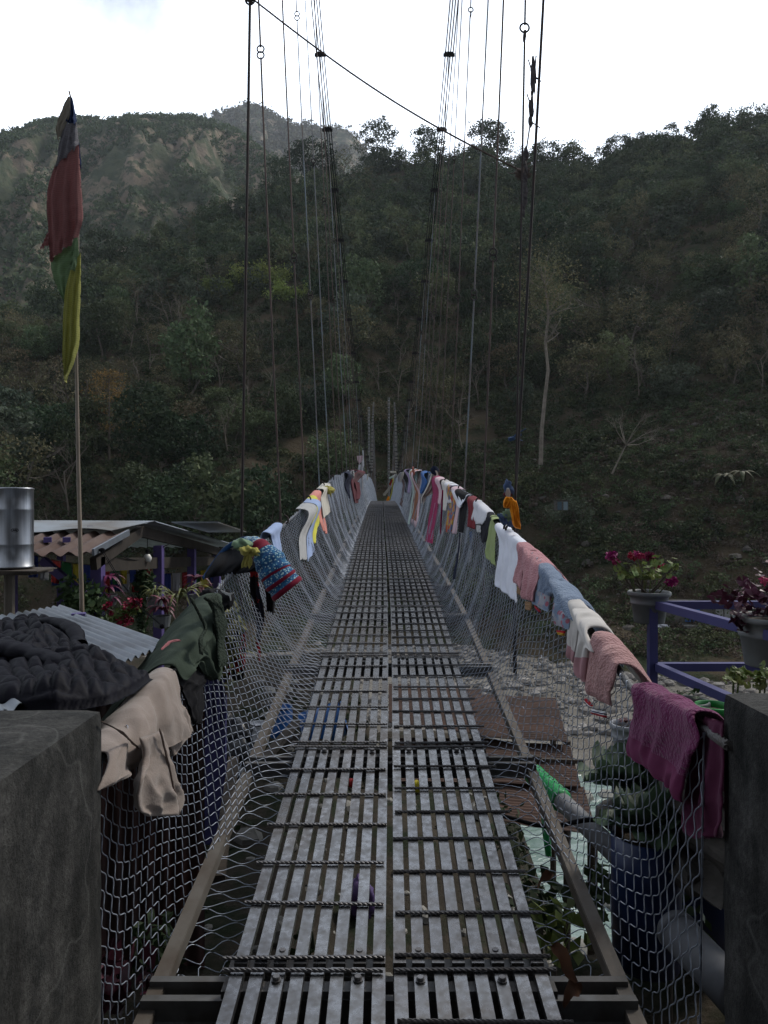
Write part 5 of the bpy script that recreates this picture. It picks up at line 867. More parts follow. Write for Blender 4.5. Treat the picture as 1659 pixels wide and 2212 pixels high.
# ------------------------------------------------------------------ left side: shelter, roofs, flag
M['purple'] = mat('purple_painted_wood', (0.10, 0.075, 0.22), (0.075, 0.055, 0.17), 3, 0.6, bump=.001)
M['purple2'] = mat('blue_purple_painted_steel', (0.062, 0.062, 0.19), (0.05, 0.05, 0.155), 2.5, 0.42, spec=.5, bump=.0004)
M['wood'] = mat('weathered_timber', (0.085, 0.068, 0.055), (0.045, 0.037, 0.03), 6, 0.85, stretch=(1, 8, 8), bump=.002)
M['roofrust'] = mat('rusty_corrugated_iron', (0.075, 0.042, 0.033), (0.12, 0.085, 0.072), 2.2, 0.75, .2, bump=.001, detail=10)
M['roofgrey'] = mat('grey_corrugated_iron', (0.22, 0.25, 0.29), (0.13, 0.14, 0.16), 2.5, 0.45, .5, detail=10, bump=.0006)
M['sheetmetal'] = mat('stained_sheet_metal', (0.27, 0.30, 0.33), (0.16, 0.14, 0.12), 1.6, 0.45, .4, detail=10)
M['roofbrown'] = mat('brown_corrugated_iron', (0.105, 0.06, 0.045), (0.055, 0.035, 0.028), 1.8, 0.8, .1, detail=10)
def corr(mb, o, a, b, pitch, amp, mi=0, th=.003, wob=0.0, seed=0):
    """corrugated sheet: ribs run along a, waves across b"""
    o, a, b = (np.asarray(v, float) for v in (o, a, b)); n = np.cross(a, b); n /= np.linalg.norm(n); n = n if n[2] > 0 or abs(n[2]) < .2 else -n; Lb = np.linalg.norm(b); nb = max(8, int(Lb / pitch * 8)); na = 10
    S, T = np.meshgrid(np.linspace(0, 1, nb), np.linspace(0, 1, na)); h = amp * np.sin(S * Lb / pitch * 2 * np.pi) + wob * (fbm(S * 5 + seed, T * 4, 3, seed) - .5)
    V = o + a * T[..., None] + b * S[..., None] + n * h[..., None]; mb.grid(V, mi); mb.grid((V - n * th)[:, ::-1], mi)
M['shadewood'] = mat('shaded_timber', (.045, .037, .031), (.025, .021, .018), 6, .9)  # timber colour darkened to paint in the shade under the shelter roof
hut = thing('open_shelter', (-4.3, 9.0, -3.0), 'open shelter with purple posts under a patched corrugated roof', 'shelter')
ea, ap, eb = np.array([-2.6, 6.3, -.378]), np.array([-2.6, 7.75, -.11]), np.array([-2.6, 11.9, -.56]); W_ = np.array([-5.2, 0, .02])
mb = MB(); q1 = lerp(ap, ea, .42); corr(mb, lerp(ap, ea, .36) + [0.0, 0, .0], ea - lerp(ap, ea, .36), W_, .155, .022, wob=.02); build(mb, 'rusty_roof', M['roofrust'], hut, smooth=True)
mb = MB(); V = []; 
for t in np.linspace(0, 1, 8): V.append([ap + [.10, 0, .015] + (lerp(ap, ea, .46) + [-.12, 0, .05] - ap - [.10, 0, .015]) * t + W_ * s_ + [0, 0, .022 * math.sin(s_ * 31) * t] for s_ in np.linspace(0, 1, 40)])
V = np.array(V); mb.grid(V); mb.grid((V - [0, 0, .006])[:, ::-1]); build(mb, 'ridge_sheet', M['sheetmetal'], hut, smooth=True)
mb = MB(); mb.beam(lerp(ap, ea, .36) + [.02, -.05, .0], ea + [.02, 0, .02], .02, .06); build(mb, 'verge_strip', M['roofgrey'], hut)
mb = MB(); corr(mb, ap + [.1, .05, .0], eb - ap + [0, .5, -.05], W_, .155, .02, seed=4); build(mb, 'back_roof', M['roofgrey'], hut, smooth=True)
mb = MB(); mb.beam(ap + [.16, 1.4, -.02], ap + [.16, 3.3, -.20], .6, .012); build(mb, 'loose_sheet', M['sheetmetal'], hut)
for x in (0, -2.4, -5.0):
    mb = MB(); mb.beam(ea + [x - .06, .2, -.10], ap + [x - .06, 0, -.10], .06, .11); mb.beam(ap + [x - .06, 0, -.10], eb + [x - .06, -.3, -.10], .06, .12); build(mb, 'rafter', M['shadewood'], hut)
mb = MB(); mb.beam([-2.72, 6.7, -.50], [-2.72, 11.7, -.80], .09, .13); build(mb, 'beam', M['shadewood'], hut)
for y, dx, z1 in ((6.65, 0, -.42), (8.45, 0, -.40), (9.9, 0, -.5), (11.4, 0, -.6), (6.65, -2.5, -.4), (9.9, -2.5, -.5), (11.4, -2.5, -.6), (6.65, -5, -.4)):
    mb = MB(); mb.box((-2.68 + dx, y, (z1 - 3.2) / 2), (.10, .10, z1 + 3.2)); build(mb, 'post', M['purple'], hut)
mb = MB(); mb.beam([-2.72, 6.65, -.85], [-3.2, 6.65, -.45], .07, .07); build(mb, 'brace', M['purple'], hut)
for px, py in ((103, 1166), (144, 1166)): mb = MB(); c = P(px, py, 6.75); mb.box(c, (.07, .07, .05), rz=.4); build(mb, 'roof_block', M['purple'], hut)
mb = MB(); mb.box(P(196, 1140, 7.3), (.06, .06, .04), rz=.2); build(mb, 'roof_block', M['purple'], hut)
# prayer flag strings in the shelter
FC = [('flag_blue', (.03, .05, .20)), ('flag_white', (.38, .38, .40)), ('flag_red', (.30, .03, .03)), ('flag_green', (.03, .13, .05)), ('flag_yellow', (.42, .34, .04))]
FM = [cm('cloth_' + n_, c) for n_, c in FC]
for (a, b, n_, s_, lb) in ((P(60, 1196, 7.2), P(330, 1206, 8.8), 13, .24, 'string of small coloured prayer flags under the front of the shelter roof'), (P(110, 1222, 9.6), P(470, 1228, 11.5), 16, .27, 'second string of coloured prayer flags across the back of the shelter')):
    t = thing('prayer_flag_string', (a + b) / 2, lb, 'prayer flags'); tt = np.linspace(0, 1, 30); pth = np.array([lerp(a, b, q) + [0, 0, -.10 * math.sin(math.pi * q)] for q in tt]); mb = MB(); mb.tube(pth, .004, 4); build(mb, 'cord', M['rope'], t)
    for i in range(n_):
        q0 = (i + .06) / n_; q1 = (i + .92) / n_; pa = lerp(a, b, q0) + [0, 0, -.10 * math.sin(math.pi * q0)]; pb = lerp(a, b, q1) + [0, 0, -.10 * math.sin(math.pi * q1)]
        mb = MB(); rg = np.random.default_rng(i); L_ = np.linspace(pa, pa - [0, rg.normal() * .03, s_], 8); R_ = np.linspace(pb, pb - [0, rg.normal() * .03, s_ * rg.uniform(.9, 1.1)], 8); shell(mb, L_, R_, (0, -1., 0), .003, (1.5, .015), i + 5, nU=9); build(mb, 'flag', FM[i % 5], t, smooth=True)
t = thing('light_bulb', P(320, 1205, 8.0), 'round white bulb hanging on its wire under the shelter roof', 'light bulb'); c = P(318.5, 1206, 8.0); mb = MB(); mb.lathe(c, [(.002, -.045), (.03, -.04), (.046, -.015), (.046, .01), (.033, .035), (.018, .05)], 18); build(mb, 'bulb', mat('opal_glass', (.75, .74, .70), rough=.25, spec=.5), t, smooth=True); mb = MB(); mb.lathe(c, [(.02, .045), (.022, .05), (.022, .10), (.008, .105)], 12); mb.tube([c + [0, 0, .1], c + [0, 0, .22]], .004, 5); build(mb, 'socket', C_['black'], t)
mb = MB(); mb.tube([lerp(P(242, 1186, 6.9), P(340, 1186, 8.5), q) + [0, 0, -.12 * math.sin(math.pi * q)] for q in np.linspace(0, 1, 16)], .006, 5); mb.tube([lerp(P(345, 1185, 8.4), P(375, 1170, 8.6), q) for q in (0, .5, 1)], .006, 5); build(mb, 'electric_cable', C_['black'], label='slack electric cable looped under the shelter roof', cat='cable')
mb = MB(); mb.tube([P(218, 1188, 6.4), P(262, 1260, 6.2), P(310, 1320, 6.0), P(350, 1352, 5.8)], .004, 4); mb.tube([P(222, 1188, 6.4), P(268, 1265, 6.2), P(316, 1322, 6.0), P(352, 1354, 5.8)], .004, 4); mb.blob(P(350, 1353, 5.8), (.02, .02, .02)); mb.blob(P(220, 1188, 6.4), (.03, .02, .02)); build(mb, 'twin_cable', C_['black'], label='pair of thin cables sloping down from the shelter post', cat='cable')
# plants at the shelter
M['cordy'] = mat('dark_red_leaves', (.13, .012, .035), (.05, .012, .022), 30, .5, island=.4); M['begon'] = mat('maroon_leaves', (.055, .014, .018), (.09, .02, .03), 30, .45, island=.3)
M['mag'] = mat('magenta_petals', (.33, .006, .085), (.22, .004, .05), 40, .6, island=.25); M['pink'] = mat('pink_petals', (.55, .06, .17), rough=.6)
M['gleaf'] = mat('fresh_green_leaves', (.075, .14, .04), (.13, .17, .05), 20, .55, island=.3, trans=.2); M['gdark'] = mat('deep_green_leaves', (.03, .06, .025), (.05, .08, .03), 20, .6, island=.3, trans=.15); M['ygrass'] = mat('yellowed_blades', (.22, .19, .06), (.10, .12, .04), 12, .6, island=.3)
M['terra'] = mat('grey_planter_plastic', (.15, .16, .165), (.10, .11, .11), 6, .55, spec=.4, bump=.0004); M['potw'] = mat('white_plastic', (.50, .51, .54), (.40, .41, .44), 6, .5); M['potg'] = mat('green_plastic', (.02, .30, .06), rough=.4, spec=.5); M['dirt'] = mat('potting_soil', (.03, .022, .016), (.06, .045, .03), 60, .95, bump=.004, bscale=90)
def leafy(mb, c, r, n, size, seed, asp=None):
    rg = np.random.default_rng(seed); p = rg.normal(size=(n, 3)); p /= np.linalg.norm(p, axis=1, keepdims=True); p = np.asarray(c) + p * (rg.random((n, 1)) ** .5) * np.asarray(r); mb.add(cards(p, size * rg.uniform(.6, 1.3, n), rg).reshape(-1, 3), np.arange(n * 4).reshape(-1, 4))
def blades(mb, c, n, L_, w, seed, up=.8, droop=.8, mi=0, spread=1.0):
    rg = np.random.default_rng(seed); c = np.asarray(c, float)
    for k in range(n):
        a = rg.uniform(0, 6.28); d = np.array([math.cos(a) * spread, math.sin(a) * spread, 0]); l = L_ * rg.uniform(.6, 1.15); s = np.linspace(0, 1, 6); pts_ = c + d * (l * s)[:, None] * .7 + np.array([0, 0, 1]) * (l * (up * s - droop * s * s * rg.uniform(.5, 1.2)))[:, None]
        sd = np.array([-d[1], d[0], 0]); sd /= np.linalg.norm(sd); ww = w * np.sin(np.pi * np.clip(s * .9 + .08, 0, 1)); mb.grid(np.stack([pts_ - sd * ww[:, None], pts_ + sd * ww[:, None]], 1), mi)
def plant(name, cat, label, parts, loc):
    t = thing(name, loc, label, cat)
    for pn, mb, m_ in parts: build(mb, pn, M[m_], t)
    return t
def hangpot(px, py, Z): mb = MB(); c = P(px, py, Z); mb.lathe(c, [(.02, -.12), (.07, -.10), (.085, 0), (.075, 0), (.06, -.05), (.002, -.05)], 14); return mb
mb = MB(); leafy(mb, P(165, 1290, 6.5), (.22, .15, .22), 420, .035, 1); leafy(mb, P(190, 1310, 6.5), (.2, .15, .2), 300, .035, 2); m2 = MB(); m2.tube([P(175, 1360, 6.5), P(172, 1290, 6.5)], .012, 5); plant('leafy_bush', 'bush', 'leafy green bush behind the flag pole under the shelter', [('foliage', mb, 'gdark'), ('stem', m2, 'bark')], P(170, 1350, 6.5))
for i, (px, py, Z, lb, n_, L_) in enumerate(((234, 1262, 6.7, 'red cordyline plant beside the first purple post', 60, .22), (350, 1308, 6.6, 'dark red spiky plant hanging on the second purple post', 70, .24), (425, 1262, 7.5, 'dark red spiky plant beyond the green sherpa jacket', 60, .24))):
    mb = MB(); 
    for q in range(3 if i == 0 else 2): blades(mb, P(px, py + (q - .5) * 22, Z), n_ // 2, L_, .016, 30 + i * 5 + q, .7, .9)
    plant('cordyline', 'plant', lb, [('leaves', mb, 'cordy'), ('pot', hangpot(px, py + 22, Z), 'terra')], P(px, py, Z))
mb = MB(); leafy(mb, P(306, 1300, 8), (.08, .08, .42), 500, .03, 8); leafy(mb, P(312, 1255, 8), (.14, .1, .14), 200, .03, 9); m2 = MB(); m2.tube([P(310, 1240, 8), P(304, 1300, 8), P(309, 1350, 8)], .006, 5); plant('hanging_vine', 'vine', 'green vine hanging straight down under the shelter roof', [('foliage', mb, 'gdark'), ('stem', m2, 'bark')], P(308, 1300, 8))
mb = MB(); m3 = MB(); m2 = MB()
for (x, y, r_) in ((284, 1307, .09), (268, 1341, .09), (243, 1325, .03), (227, 1312, .03), (297, 1300, .05), (236, 1304, .025)): leafy(mb, P(x, y, 6.2), (r_, r_ * .7, r_ * .7), int(900 * r_), .022, int(x))
for (x, y) in ((278, 1320), (262, 1325), (250, 1335), (290, 1315)): leafy(m3, P(x, y, 6.2), (.07, .05, .06), 40, .025, int(x) + 3)
m2.tube([P(225, 1312, 6.2), P(250, 1322, 6.2), P(270, 1335, 6.2), P(300, 1300, 6.2)], .006, 4); plant('bougainvillea', 'plant', 'magenta flowering bougainvillea spray below the prayer flags', [('flower', mb, 'mag'), ('leaves', m3, 'gleaf'), ('stem', m2, 'bark')], P(260, 1320, 6.2))
mb = MB(); blades(mb, P(335, 1285, 6.9), 50, .22, .008, 71, 1.0, 1.2); blades(mb, P(385, 1300, 6.0), 34, .42, .010, 72, 1.0, 1.0); m2 = hangpot(335, 1290, 6.9); plant('spider_plant', 'plant', 'grassy yellowing plant in a hanging pot on the second purple post', [('leaves', mb, 'ygrass'), ('pot', m2, 'terra')], P(335, 1290, 6.9))
mb = MB(); leafy(mb, P(490, 1385, 5.6), (.14, .14, .36), 420, .04, 77); blades(mb, P(492, 1440, 5.6), 40, .5, .012, 78, 1, .7); m2 = MB(); m2.tube([P(488, 1500, 5.6), P(492, 1380, 5.6)], .01, 5); plant('bamboo_plant', 'plant', 'yellow green narrow-leaved plant outside the left net behind the green jacket', [('foliage', mb, 'ygrass'), ('stem', m2, 'bark')], P(490, 1450, 5.6))
# steel heater cylinder on its post
M['steel'] = mat('brushed_steel', (.32, .33, .35), (.24, .25, .27), 2, .38, 1.0, stretch=(40, 40, 1)); t = thing('water_heater', P(33, 1225, 5.0), 'shiny steel cylinder standing on a platform at the left edge', 'water heater'); c = P(33, 1140, 5.0)
mb = MB(); mb.lathe(c + [0, 0, -.28], [(.0, .0), (.120, 0), (.124, .004), (.124, .012), (.118, .016), (.118, .16), (.120, .165), (.118, .17), (.118, .405), (.120, .41), (.118, .415), (.118, .545), (.122, .55), (.122, .560), (.108, .562), (.105, .54), (.0, .54)], 40); build(mb, 'cylinder', M['steel'], t, smooth=True)
mb = MB(); th = np.linspace(0, 2 * np.pi, 24, endpoint=False)
for r0, r1, o_ in ((1.0, .82, 0),):
    A_ = []
    for rr in (r0, r1):
        a_ = np.cos(th) * .20 * rr - .0; A_.append(np.stack([c[0] + .1193 * np.sin(a_ - 1.47 + 1.57 + .35), c[1] - .1193 * np.cos(a_ + .45), c[2] - .02 + np.sin(th) * .013 * rr], 1))
    A_ = np.array([[[c[0] + .1193 * math.sin(.45 + math.cos(q) * .20 * rr), c[1] - .1193 * math.cos(.45 + math.cos(q) * .20 * rr), c[2] - .015 + math.sin(q) * .014 * rr] for q in np.append(th, th[0])] for rr in (1, .84)]); mb.grid(A_)
for k in range(5): a_ = .36 + k * .045; mb.box((c[0] + .1194 * math.sin(a_), c[1] - .1194 * math.cos(a_), c[2] - .015 + (.002 if k % 2 else -.001)), (.004, .002, .013), rz=a_)
build(mb, 'badge', C_['charcoal'], t)
mb = MB(); mb.box(c + [-.02, -.0, -.305], (.42, .34, .03)); mb.box(c + [.15, -.05, -.292], (.20, .3, .008)); build(mb, 'platform', M['wood'], t); mb = MB(); mb.tube([c + [-.04, 0, -.32], c + [-.05, 0, -1.6], c + [-.05, 0, -3.2]], .035, 10); build(mb, 'post', M['bark_pale'], t)
# bamboo pole with the tall prayer flag
M['bamboo'] = mat('dry_bamboo', (.27, .22, .17), (.17, .14, .11), 6, .6, stretch=(1, 1, .3)); t = thing('flag_pole', P(180, 1330, 5.5), 'tall bamboo pole carrying a long faded five-colour prayer flag', 'flag pole'); ys = np.linspace(196, 1420, 44); xs = np.interp(ys, [196, 250, 500, 740, 1000, 1310, 1420], [149, 163, 169, 164.5, 169, 177, 179])
mb = MB(); rr_ = np.interp(ys, [196, 1420], [.006, .0185]); rr_ = rr_ * (1 + .10 * (np.arange(44) % 5 == 0)); mb.tube([P(x, y, 5.5) for x, y in zip(xs, ys)], rr_, 9); build(mb, 'pole', M['bamboo'], t, smooth=True)
fm = cm('prayer_flag_colours', (.3, .3, .3)); N, L = fm.node_tree.nodes, fm.node_tree.links
def flagmat(name, c, lines=True):
    m = cm(name, c); N, L = m.node_tree.nodes, m.node_tree.links; b = N['Principled BSDF']; src = b.inputs['Base Color'].links[0].from_socket
    if lines:
        tt_ = N.new('ShaderNodeTexCoord'); mp_ = N.new('ShaderNodeMapping'); mp_.inputs['Rotation'].default_value = (0, .12, 0); L.new(tt_.outputs['Object'], mp_.inputs[0]); w = N.new('ShaderNodeTexWave'); w.bands_direction = 'Z'; w.inputs['Scale'].default_value = 19; w.inputs['Distortion'].default_value = .6; L.new(mp_.outputs[0], w.inputs['Vector'])
        n = N.new('ShaderNodeTexNoise'); n.inputs['Scale'].default_value = 60; L.new(tt_.outputs['Object'], n.inputs['Vector']); a_ = N.new('ShaderNodeMath'); a_.operation = 'MULTIPLY'; L.new(w.outputs[0], a_.inputs[0]); L.new(n.outputs[0], a_.inputs[1])
        r = N.new('ShaderNodeMapRange'); r.inputs[1].default_value = .30; r.inputs[2].default_value = .42; r.inputs[3].default_value = 0; r.inputs[4].default_value = .38; L.new(a_.outputs[0], r.inputs[0]); x = N.new('ShaderNodeMix'); x.data_type = 'RGBA'; L.new(r.outputs[0], x.inputs[0]); L.new(src, x.inputs[6]); x.inputs[7].default_value = (*[v * .3 for v in c], 1); L.new(x.outputs[2], b.inputs['Base Color'])
    out = N['Material Output']; tr = N.new('ShaderNodeBsdfTranslucent'); tr.inputs[0].default_value = (*c, 1); ms = N.new('ShaderNodeMixShader'); ms.inputs[0].default_value = .35; L.new(b.outputs[0], ms.inputs[1]); L.new(tr.outputs[0], ms.inputs[2]); L.new(ms.outputs[0], out.inputs[0]); return m
FL = [flagmat('flag_faded_white', (.26, .25, .27)), flagmat('flag_faded_red', (.30, .14, .135)), flagmat('flag_faded_green', (.20, .29, .16)), flagmat('flag_faded_yellow', (.42, .42, .13)), flagmat('flag_navy', (.03, .05, .13), False), flagmat('flag_cream', (.32, .29, .24), False)]
def fl(name, rows, mi_, Z=5.42, fold=(3, .03), **k): mb = MB(); k.setdefault('fray', .012); rag(mb, 'D', rows, Z, thick=.003, fold=fold, nV=40, nU=30, wr=.012, **k); return build(mb, name, FL[mi_], t, smooth=True)
fl('cream_panel', [((146, 208), (152, 209)), ((133, 240), (150, 250)), ((120, 278), (140, 270)), ((124, 300), (134, 290))], 5, fold=(2, .015)); fl('blue_panel', [((150, 206), (157, 212)), ((148, 235), (162, 250)), ((141, 262), (165, 270))], 4, 5.44)
fl('white_panel', [((139, 268), (165, 264)), ((128, 310), (168, 300)), ((117, 360), (169, 316)), ((111, 372), (168, 322))], 0, 5.43); fl('blue_edge', [((167, 290), (172, 310)), ((170, 340), (175, 350)), ((171, 360), (177, 365))], 4, 5.5, fold=(1, .005))
fl('red_panel', [((117, 358), (170, 311)), ((104, 405), (174, 395)), ((103, 500), (176, 480)), ((107, 563), (166, 514))], 1, 5.42); fl('torn_corner', [((104, 500), (106, 520)), ((96, 518), (104, 530)), ((86, 534), (97, 532))], 1, 5.42, fold=(1, .005), fray=.03)
fl('green_panel', [((108, 562), (168, 512)), ((115, 598), (170, 560)), ((130, 636), (150, 640)), ((138, 652), (146, 652))], 2, 5.45, fold=(2, .02)); fl('green_fold', [((158, 516), (168, 512)), ((154, 545), (166, 560)), ((148, 580), (164, 585))], 2, 5.38, fold=(1, .01))
fl('yellow_panel', [((152, 580), (174, 545)), ((143, 620), (174, 610)), ((135, 720), (170, 690)), ((134, 770), (168, 745)), ((138, 810), (160, 780)), ((141, 824), (145, 812))], 3, 5.40)
# blue-grey corrugated sheet with the padded jacket on it, and block
RZ = -.72
rsheet = thing('corrugated_roof', (-2.0, 4, RZ), 'blue grey corrugated roof sheet under the black padded jacket', 'roof'); A0 = P(132, 1308, 5.45); B0 = P(358, 1388, 4.12); D0 = (B0 - A0)
mb = MB(); side_ = np.array([-.05, -3.1, .16]); corr(mb, A0, D0 * 1.02, side_, .10, .011); mb2 = mb; V = []; build(mb, 'sheet', M['roofgrey'], rsheet, smooth=True); mb = MB(); corr(mb, A0 + side_ * .5 + [-1.9, .3, .03], -D0 * .0 + [2.4, -.6, -.06], side_ * .55, .10, .011, seed=3); build(mb, 'sheet', M['roofgrey'], rsheet, smooth=True)
mb = MB(); mb.beam(A0 + [0, .05, -.05], B0 + [0, .05, -.05], .05, .06); build(mb, 'edge_batten', M['wood'], rsheet); mb = MB(); mb.box(P(170, 1332, 5.0) + [0, 0, .0], (.09, .07, .05), rz=.3); build(mb, 'roof_block', M['purple'], rsheet)
M['puff'] = mat('black_nylon', (.006, .006, .011), (.004, .004, .008), 9, .6, spec=.09, bump=.003, bscale=30)
out = [(-90, 1352), (0, 1352), (60, 1342), (120, 1345), (165, 1362), (178, 1388), (235, 1428), (300, 1452), (322, 1458), (285, 1484), (235, 1508), (120, 1528), (0, 1528), (-90, 1528)]
pl = np.array([G(x, y, RZ + .03)[:2] for x, y in out]); x0, y0 = pl.min(0); x1, y1 = pl.max(0); nx, ny = 280, 240; Xg, Yg = np.meshgrid(np.linspace(x0 - .02, x1 + .02, nx), np.linspace(y0 - .02, y1 + .02, ny))
def inside(px, py, poly):
    r = np.zeros(px.shape, bool); j = len(poly) - 1
    for i in range(len(poly)):
        xi, yi = poly[i]; xj, yj = poly[j]; c = ((yi > py) != (yj > py)) & (px < (xj - xi) * (py - yi) / (yj - yi + 1e-12) + xi); r ^= c; j = i
    return r
def pdist(px, py, poly):
    d = np.full(px.shape, 9.0)
    for i in range(len(poly)):
        a = poly[i]; b = poly[(i + 1) % len(poly)]; ab_ = b - a; tt_ = np.clip(((px - a[0]) * ab_[0] + (py - a[1]) * ab_[1]) / (ab_ @ ab_), 0, 1); d = np.minimum(d, np.hypot(px - a[0] - tt_ * ab_[0], py - a[1] - tt_ * ab_[1]))
    return d
ins = inside(Xg, Yg, pl); dd = pdist(Xg, Yg, pl); e = np.clip(dd / .10, 0, 1) ** .5
wx = Xg + .16 * (fbm(Xg * 3, Yg * 3, 3, 5) - .5); wy = Yg + .16 * (fbm(Xg * 3 + 7, Yg * 3, 3, 6) - .5)
ql = np.minimum(np.abs(np.sin((wx + wy * .55) * np.pi / .07)), np.abs(np.sin((wx * .35 - wy) * np.pi / .15))) ** .6; rdg = (1 - np.abs(2 * fbm(Xg * 2.0 + 3, Yg * 1.4, 2, 17) - 1)) ** 4
hgt_ = e * (.004 + .030 * fbm(Xg * 3.2, Yg * 3.2, 3, 4) + .055 * rdg + .034 * ql + .010 * fbm(Xg * 20, Yg * 20, 3, 8)) + .03 * np.clip((Yg - 3.9), 0, 1) * e
jk = thing('padded_jacket', (float(Xg.mean()), float(Yg.mean()), RZ), 'black quilted padded jacket spread on the corrugated sheet at left', 'jacket'); mb = MB(); Z_ = np.where(ins, RZ + .028 + hgt_, RZ + .01); idx = -np.ones(Xg.shape, int)
ok = ins | (pdist(Xg, Yg, pl) < .02); idx[ok] = np.arange(ok.sum()); f = ok[:-1, :-1] & ok[1:, :-1] & ok[:-1, 1:] & ok[1:, 1:]; ii, jj = np.nonzero(f); mb.add(np.stack([Xg[ok], Yg[ok], Z_[ok]], 1), np.stack([idx[ii, jj], idx[ii, jj + 1], idx[ii + 1, jj + 1], idx[ii + 1, jj]], 1)); build(mb, 'body', M['puff'], jk, smooth=True)
def sleeve(pth, r0, r1, seed, name='sleeve', cuff=True):
    pth = smooth_rows([np.array(p) for p in pth], 60); mb = MB(); u = np.linspace(0, 1, 60); r = lerp(r0, r1, u) * (1 - .10 * np.abs(np.cos(u * 60 * np.pi / 7)) ** 6) * (1 + .05 * np.sin(u * 23 + seed)); m_ = 22; d = pth[-1] - pth[0]; tv = np.gradient(pth, axis=0); tv /= np.linalg.norm(tv, axis=1, keepdims=True); a = np.cross(tv, [0, 0, 1.]); a /= np.linalg.norm(a, axis=1, keepdims=True); b = np.cross(a, tv); th_ = np.arange(m_) * 2 * np.pi / m_
    rm = r[:, None] * (1 + .06 * (vnoise(th_[None] * 2.5, u[:, None] * 40, seed) - .5)); V = pth[:, None] + (rm * np.cos(th_))[..., None] * a[:, None] + (rm * np.sin(th_) * .62)[..., None] * b[:, None]
    if cuff: V = np.concatenate([V, (pth[-1] + (V[-1] - pth[-1]) * .86 - tv[-1] * .004)[None], (pth[-1] - tv[-1] * .10 + (V[-1] - pth[-1]) * .8)[None]])
    i = np.arange(len(V) - 1)[:, None] * m_; j = np.arange(m_)[None]; k = (j + 1) % m_; mb.add(V.reshape(-1, 3), np.stack([i + j, i + k, i + m_ + k, i + m_ + j], -1).reshape(-1, 4)); build(mb, name, M['puff'], jk, smooth=True)
sleeve([P(-150, 1400, 3.3), P(-30, 1398, 3.2), P(75, 1416, 3.1), P(163, 1446, 3.0)], .085, .052, 1)
sleeve([P(-80, 1362, 4.0), P(40, 1350, 4.0), P(118, 1345, 3.95), P(158, 1362, 3.8), P(170, 1392, 3.65)], .05, .045, 2, 'collar', False)
# corrugated fence wall beyond the left pillar, purple board behind
mb = MB(); corr(mb, (-3.2, 4.5, -3.3), (0, 0, 2.25), (1.45, -.15, 0), .11, .012, 0); corr(mb, (-1.76, 4.34, -3.3), (0, 0, 2.3), (.72, -.20, 0), .11, .012, 1); 
M['wallrust'] = mat('dark_rusty_sheet', (.060, .022, .016), (.035, .022, .022), 2.2, .8, detail=10); M['wallblue'] = mat('blue_grey_sheet', (.05, .06, .075), (.06, .045, .04), 2.5, .6, .3, detail=10)
build(mb, 'corrugated_wall', [M['wallblue'], M['wallrust']], smooth=True, label='rusty vertical corrugated sheet wall below the beige hoodie', cat='wall')
mb = MB(); a = P(452, 1560, 5.9); b = P(487, 1400, 5.9); mb.hexa([P(440, 1850, 5.9), P(487, 1850, 5.9), P(487, 1850, 5.9) + [0, .04, 0], P(440, 1850, 5.9) + [0, .04, 0], P(440, 1420, 5.9), P(487, 1402, 5.9), P(487, 1402, 5.9) + [0, .04, 0], P(440, 1420, 5.9) + [0, .04, 0]]); 
for q in (0, .33, .66, 1): mb.beam(lerp(P(440, 1580, 5.87), P(487, 1556, 5.87), q), lerp(P(440, 1414, 5.87), P(487, 1396, 5.87), q), .02, .02, up=(0, 1, 0))
build(mb, 'purple_board', M['purple2'], label='purple painted boarding behind the left net', cat='boarding')
# clutter on the left bank below the net
M['bluepl'] = mat('blue_plastic', (.006, .020, .085), (.005, .016, .065), 5, .38, spec=.5); M['blueb'] = mat('bright_blue_plastic', (.03, .14, .42), (.02, .11, .34), 4, .35, spec=.5); M['bag'] = mat('black_plastic_bag', (.012, .013, .017), rough=.28, spec=.5, bump=.008, bscale=18); M['cyan'] = mat('turquoise_plastic', (.02, .26, .27), rough=.4); M['redpl'] = mat('red_plastic', (.35, .02, .02), rough=.4); M['purpl'] = mat('lilac_bag', (.10, .06, .17), (.08, .05, .14), 8, .5)
def barrel(px, py, Z, r, h, m_, label, tilt=(0, 0, 1), nm='plastic_barrel', cat='barrel'):
    mb = MB(); c = P(px, py, Z); mb.lathe(c, [(0, 0), (r * .92, 0), (r * .96, h * .03), (r, h * .2), (r * 1.03, h * .22), (r, h * .25), (r, h * .72), (r * 1.03, h * .75), (r, h * .78), (r * .94, h * .95), (r * .97, h * .96), (r * .97, h), (r * .88, h), (r * .86, h * .9), (0, h * .9)], 28, axis=tilt); t = thing(nm, c, label, cat); build(mb, 'body', M[m_], t, smooth=True); mb = MB(); mb.lathe(c + np.array(tilt) * h * .0, [(r * 1.005, h * .955), (r * 1.02, h * .96), (r * 1.02, h * .985), (r * 1.005, h * .99)], 28, axis=tilt); build(mb, 'rim', C_['charcoal'], t); return t
barrel(652, 1578, 8.9, .22, .56, 'blueb', 'bright blue barrel lying under the deck on the left', (.95, .1, .25)); barrel(607, 1590, 8.6, .14, .36, 'blueb', 'blue drum standing left of the bright blue barrel'); barrel(560, 1608, 8.2, .11, .25, 'potw', 'white bucket below the left net', nm='bucket', cat='bucket')
mb = MB(); mb.blob(P(492, 1600, 7.4), (.28, .25, .22), amp=.4, m=30, n=20); mb.blob(P(500, 1640, 7.2), (.2, .2, .2), amp=.5, seed=3, m=26, n=16); build(mb, 'rubbish_bag', M['bag'], smooth=True, label='black plastic rubbish bag below the left net', cat='rubbish bag')
t = thing('wire_crate', P(462, 1760, 6.3), 'dark open crate with wire slats below the left net', 'crate'); mb = MB(); c = P(460, 1735, 6.2)
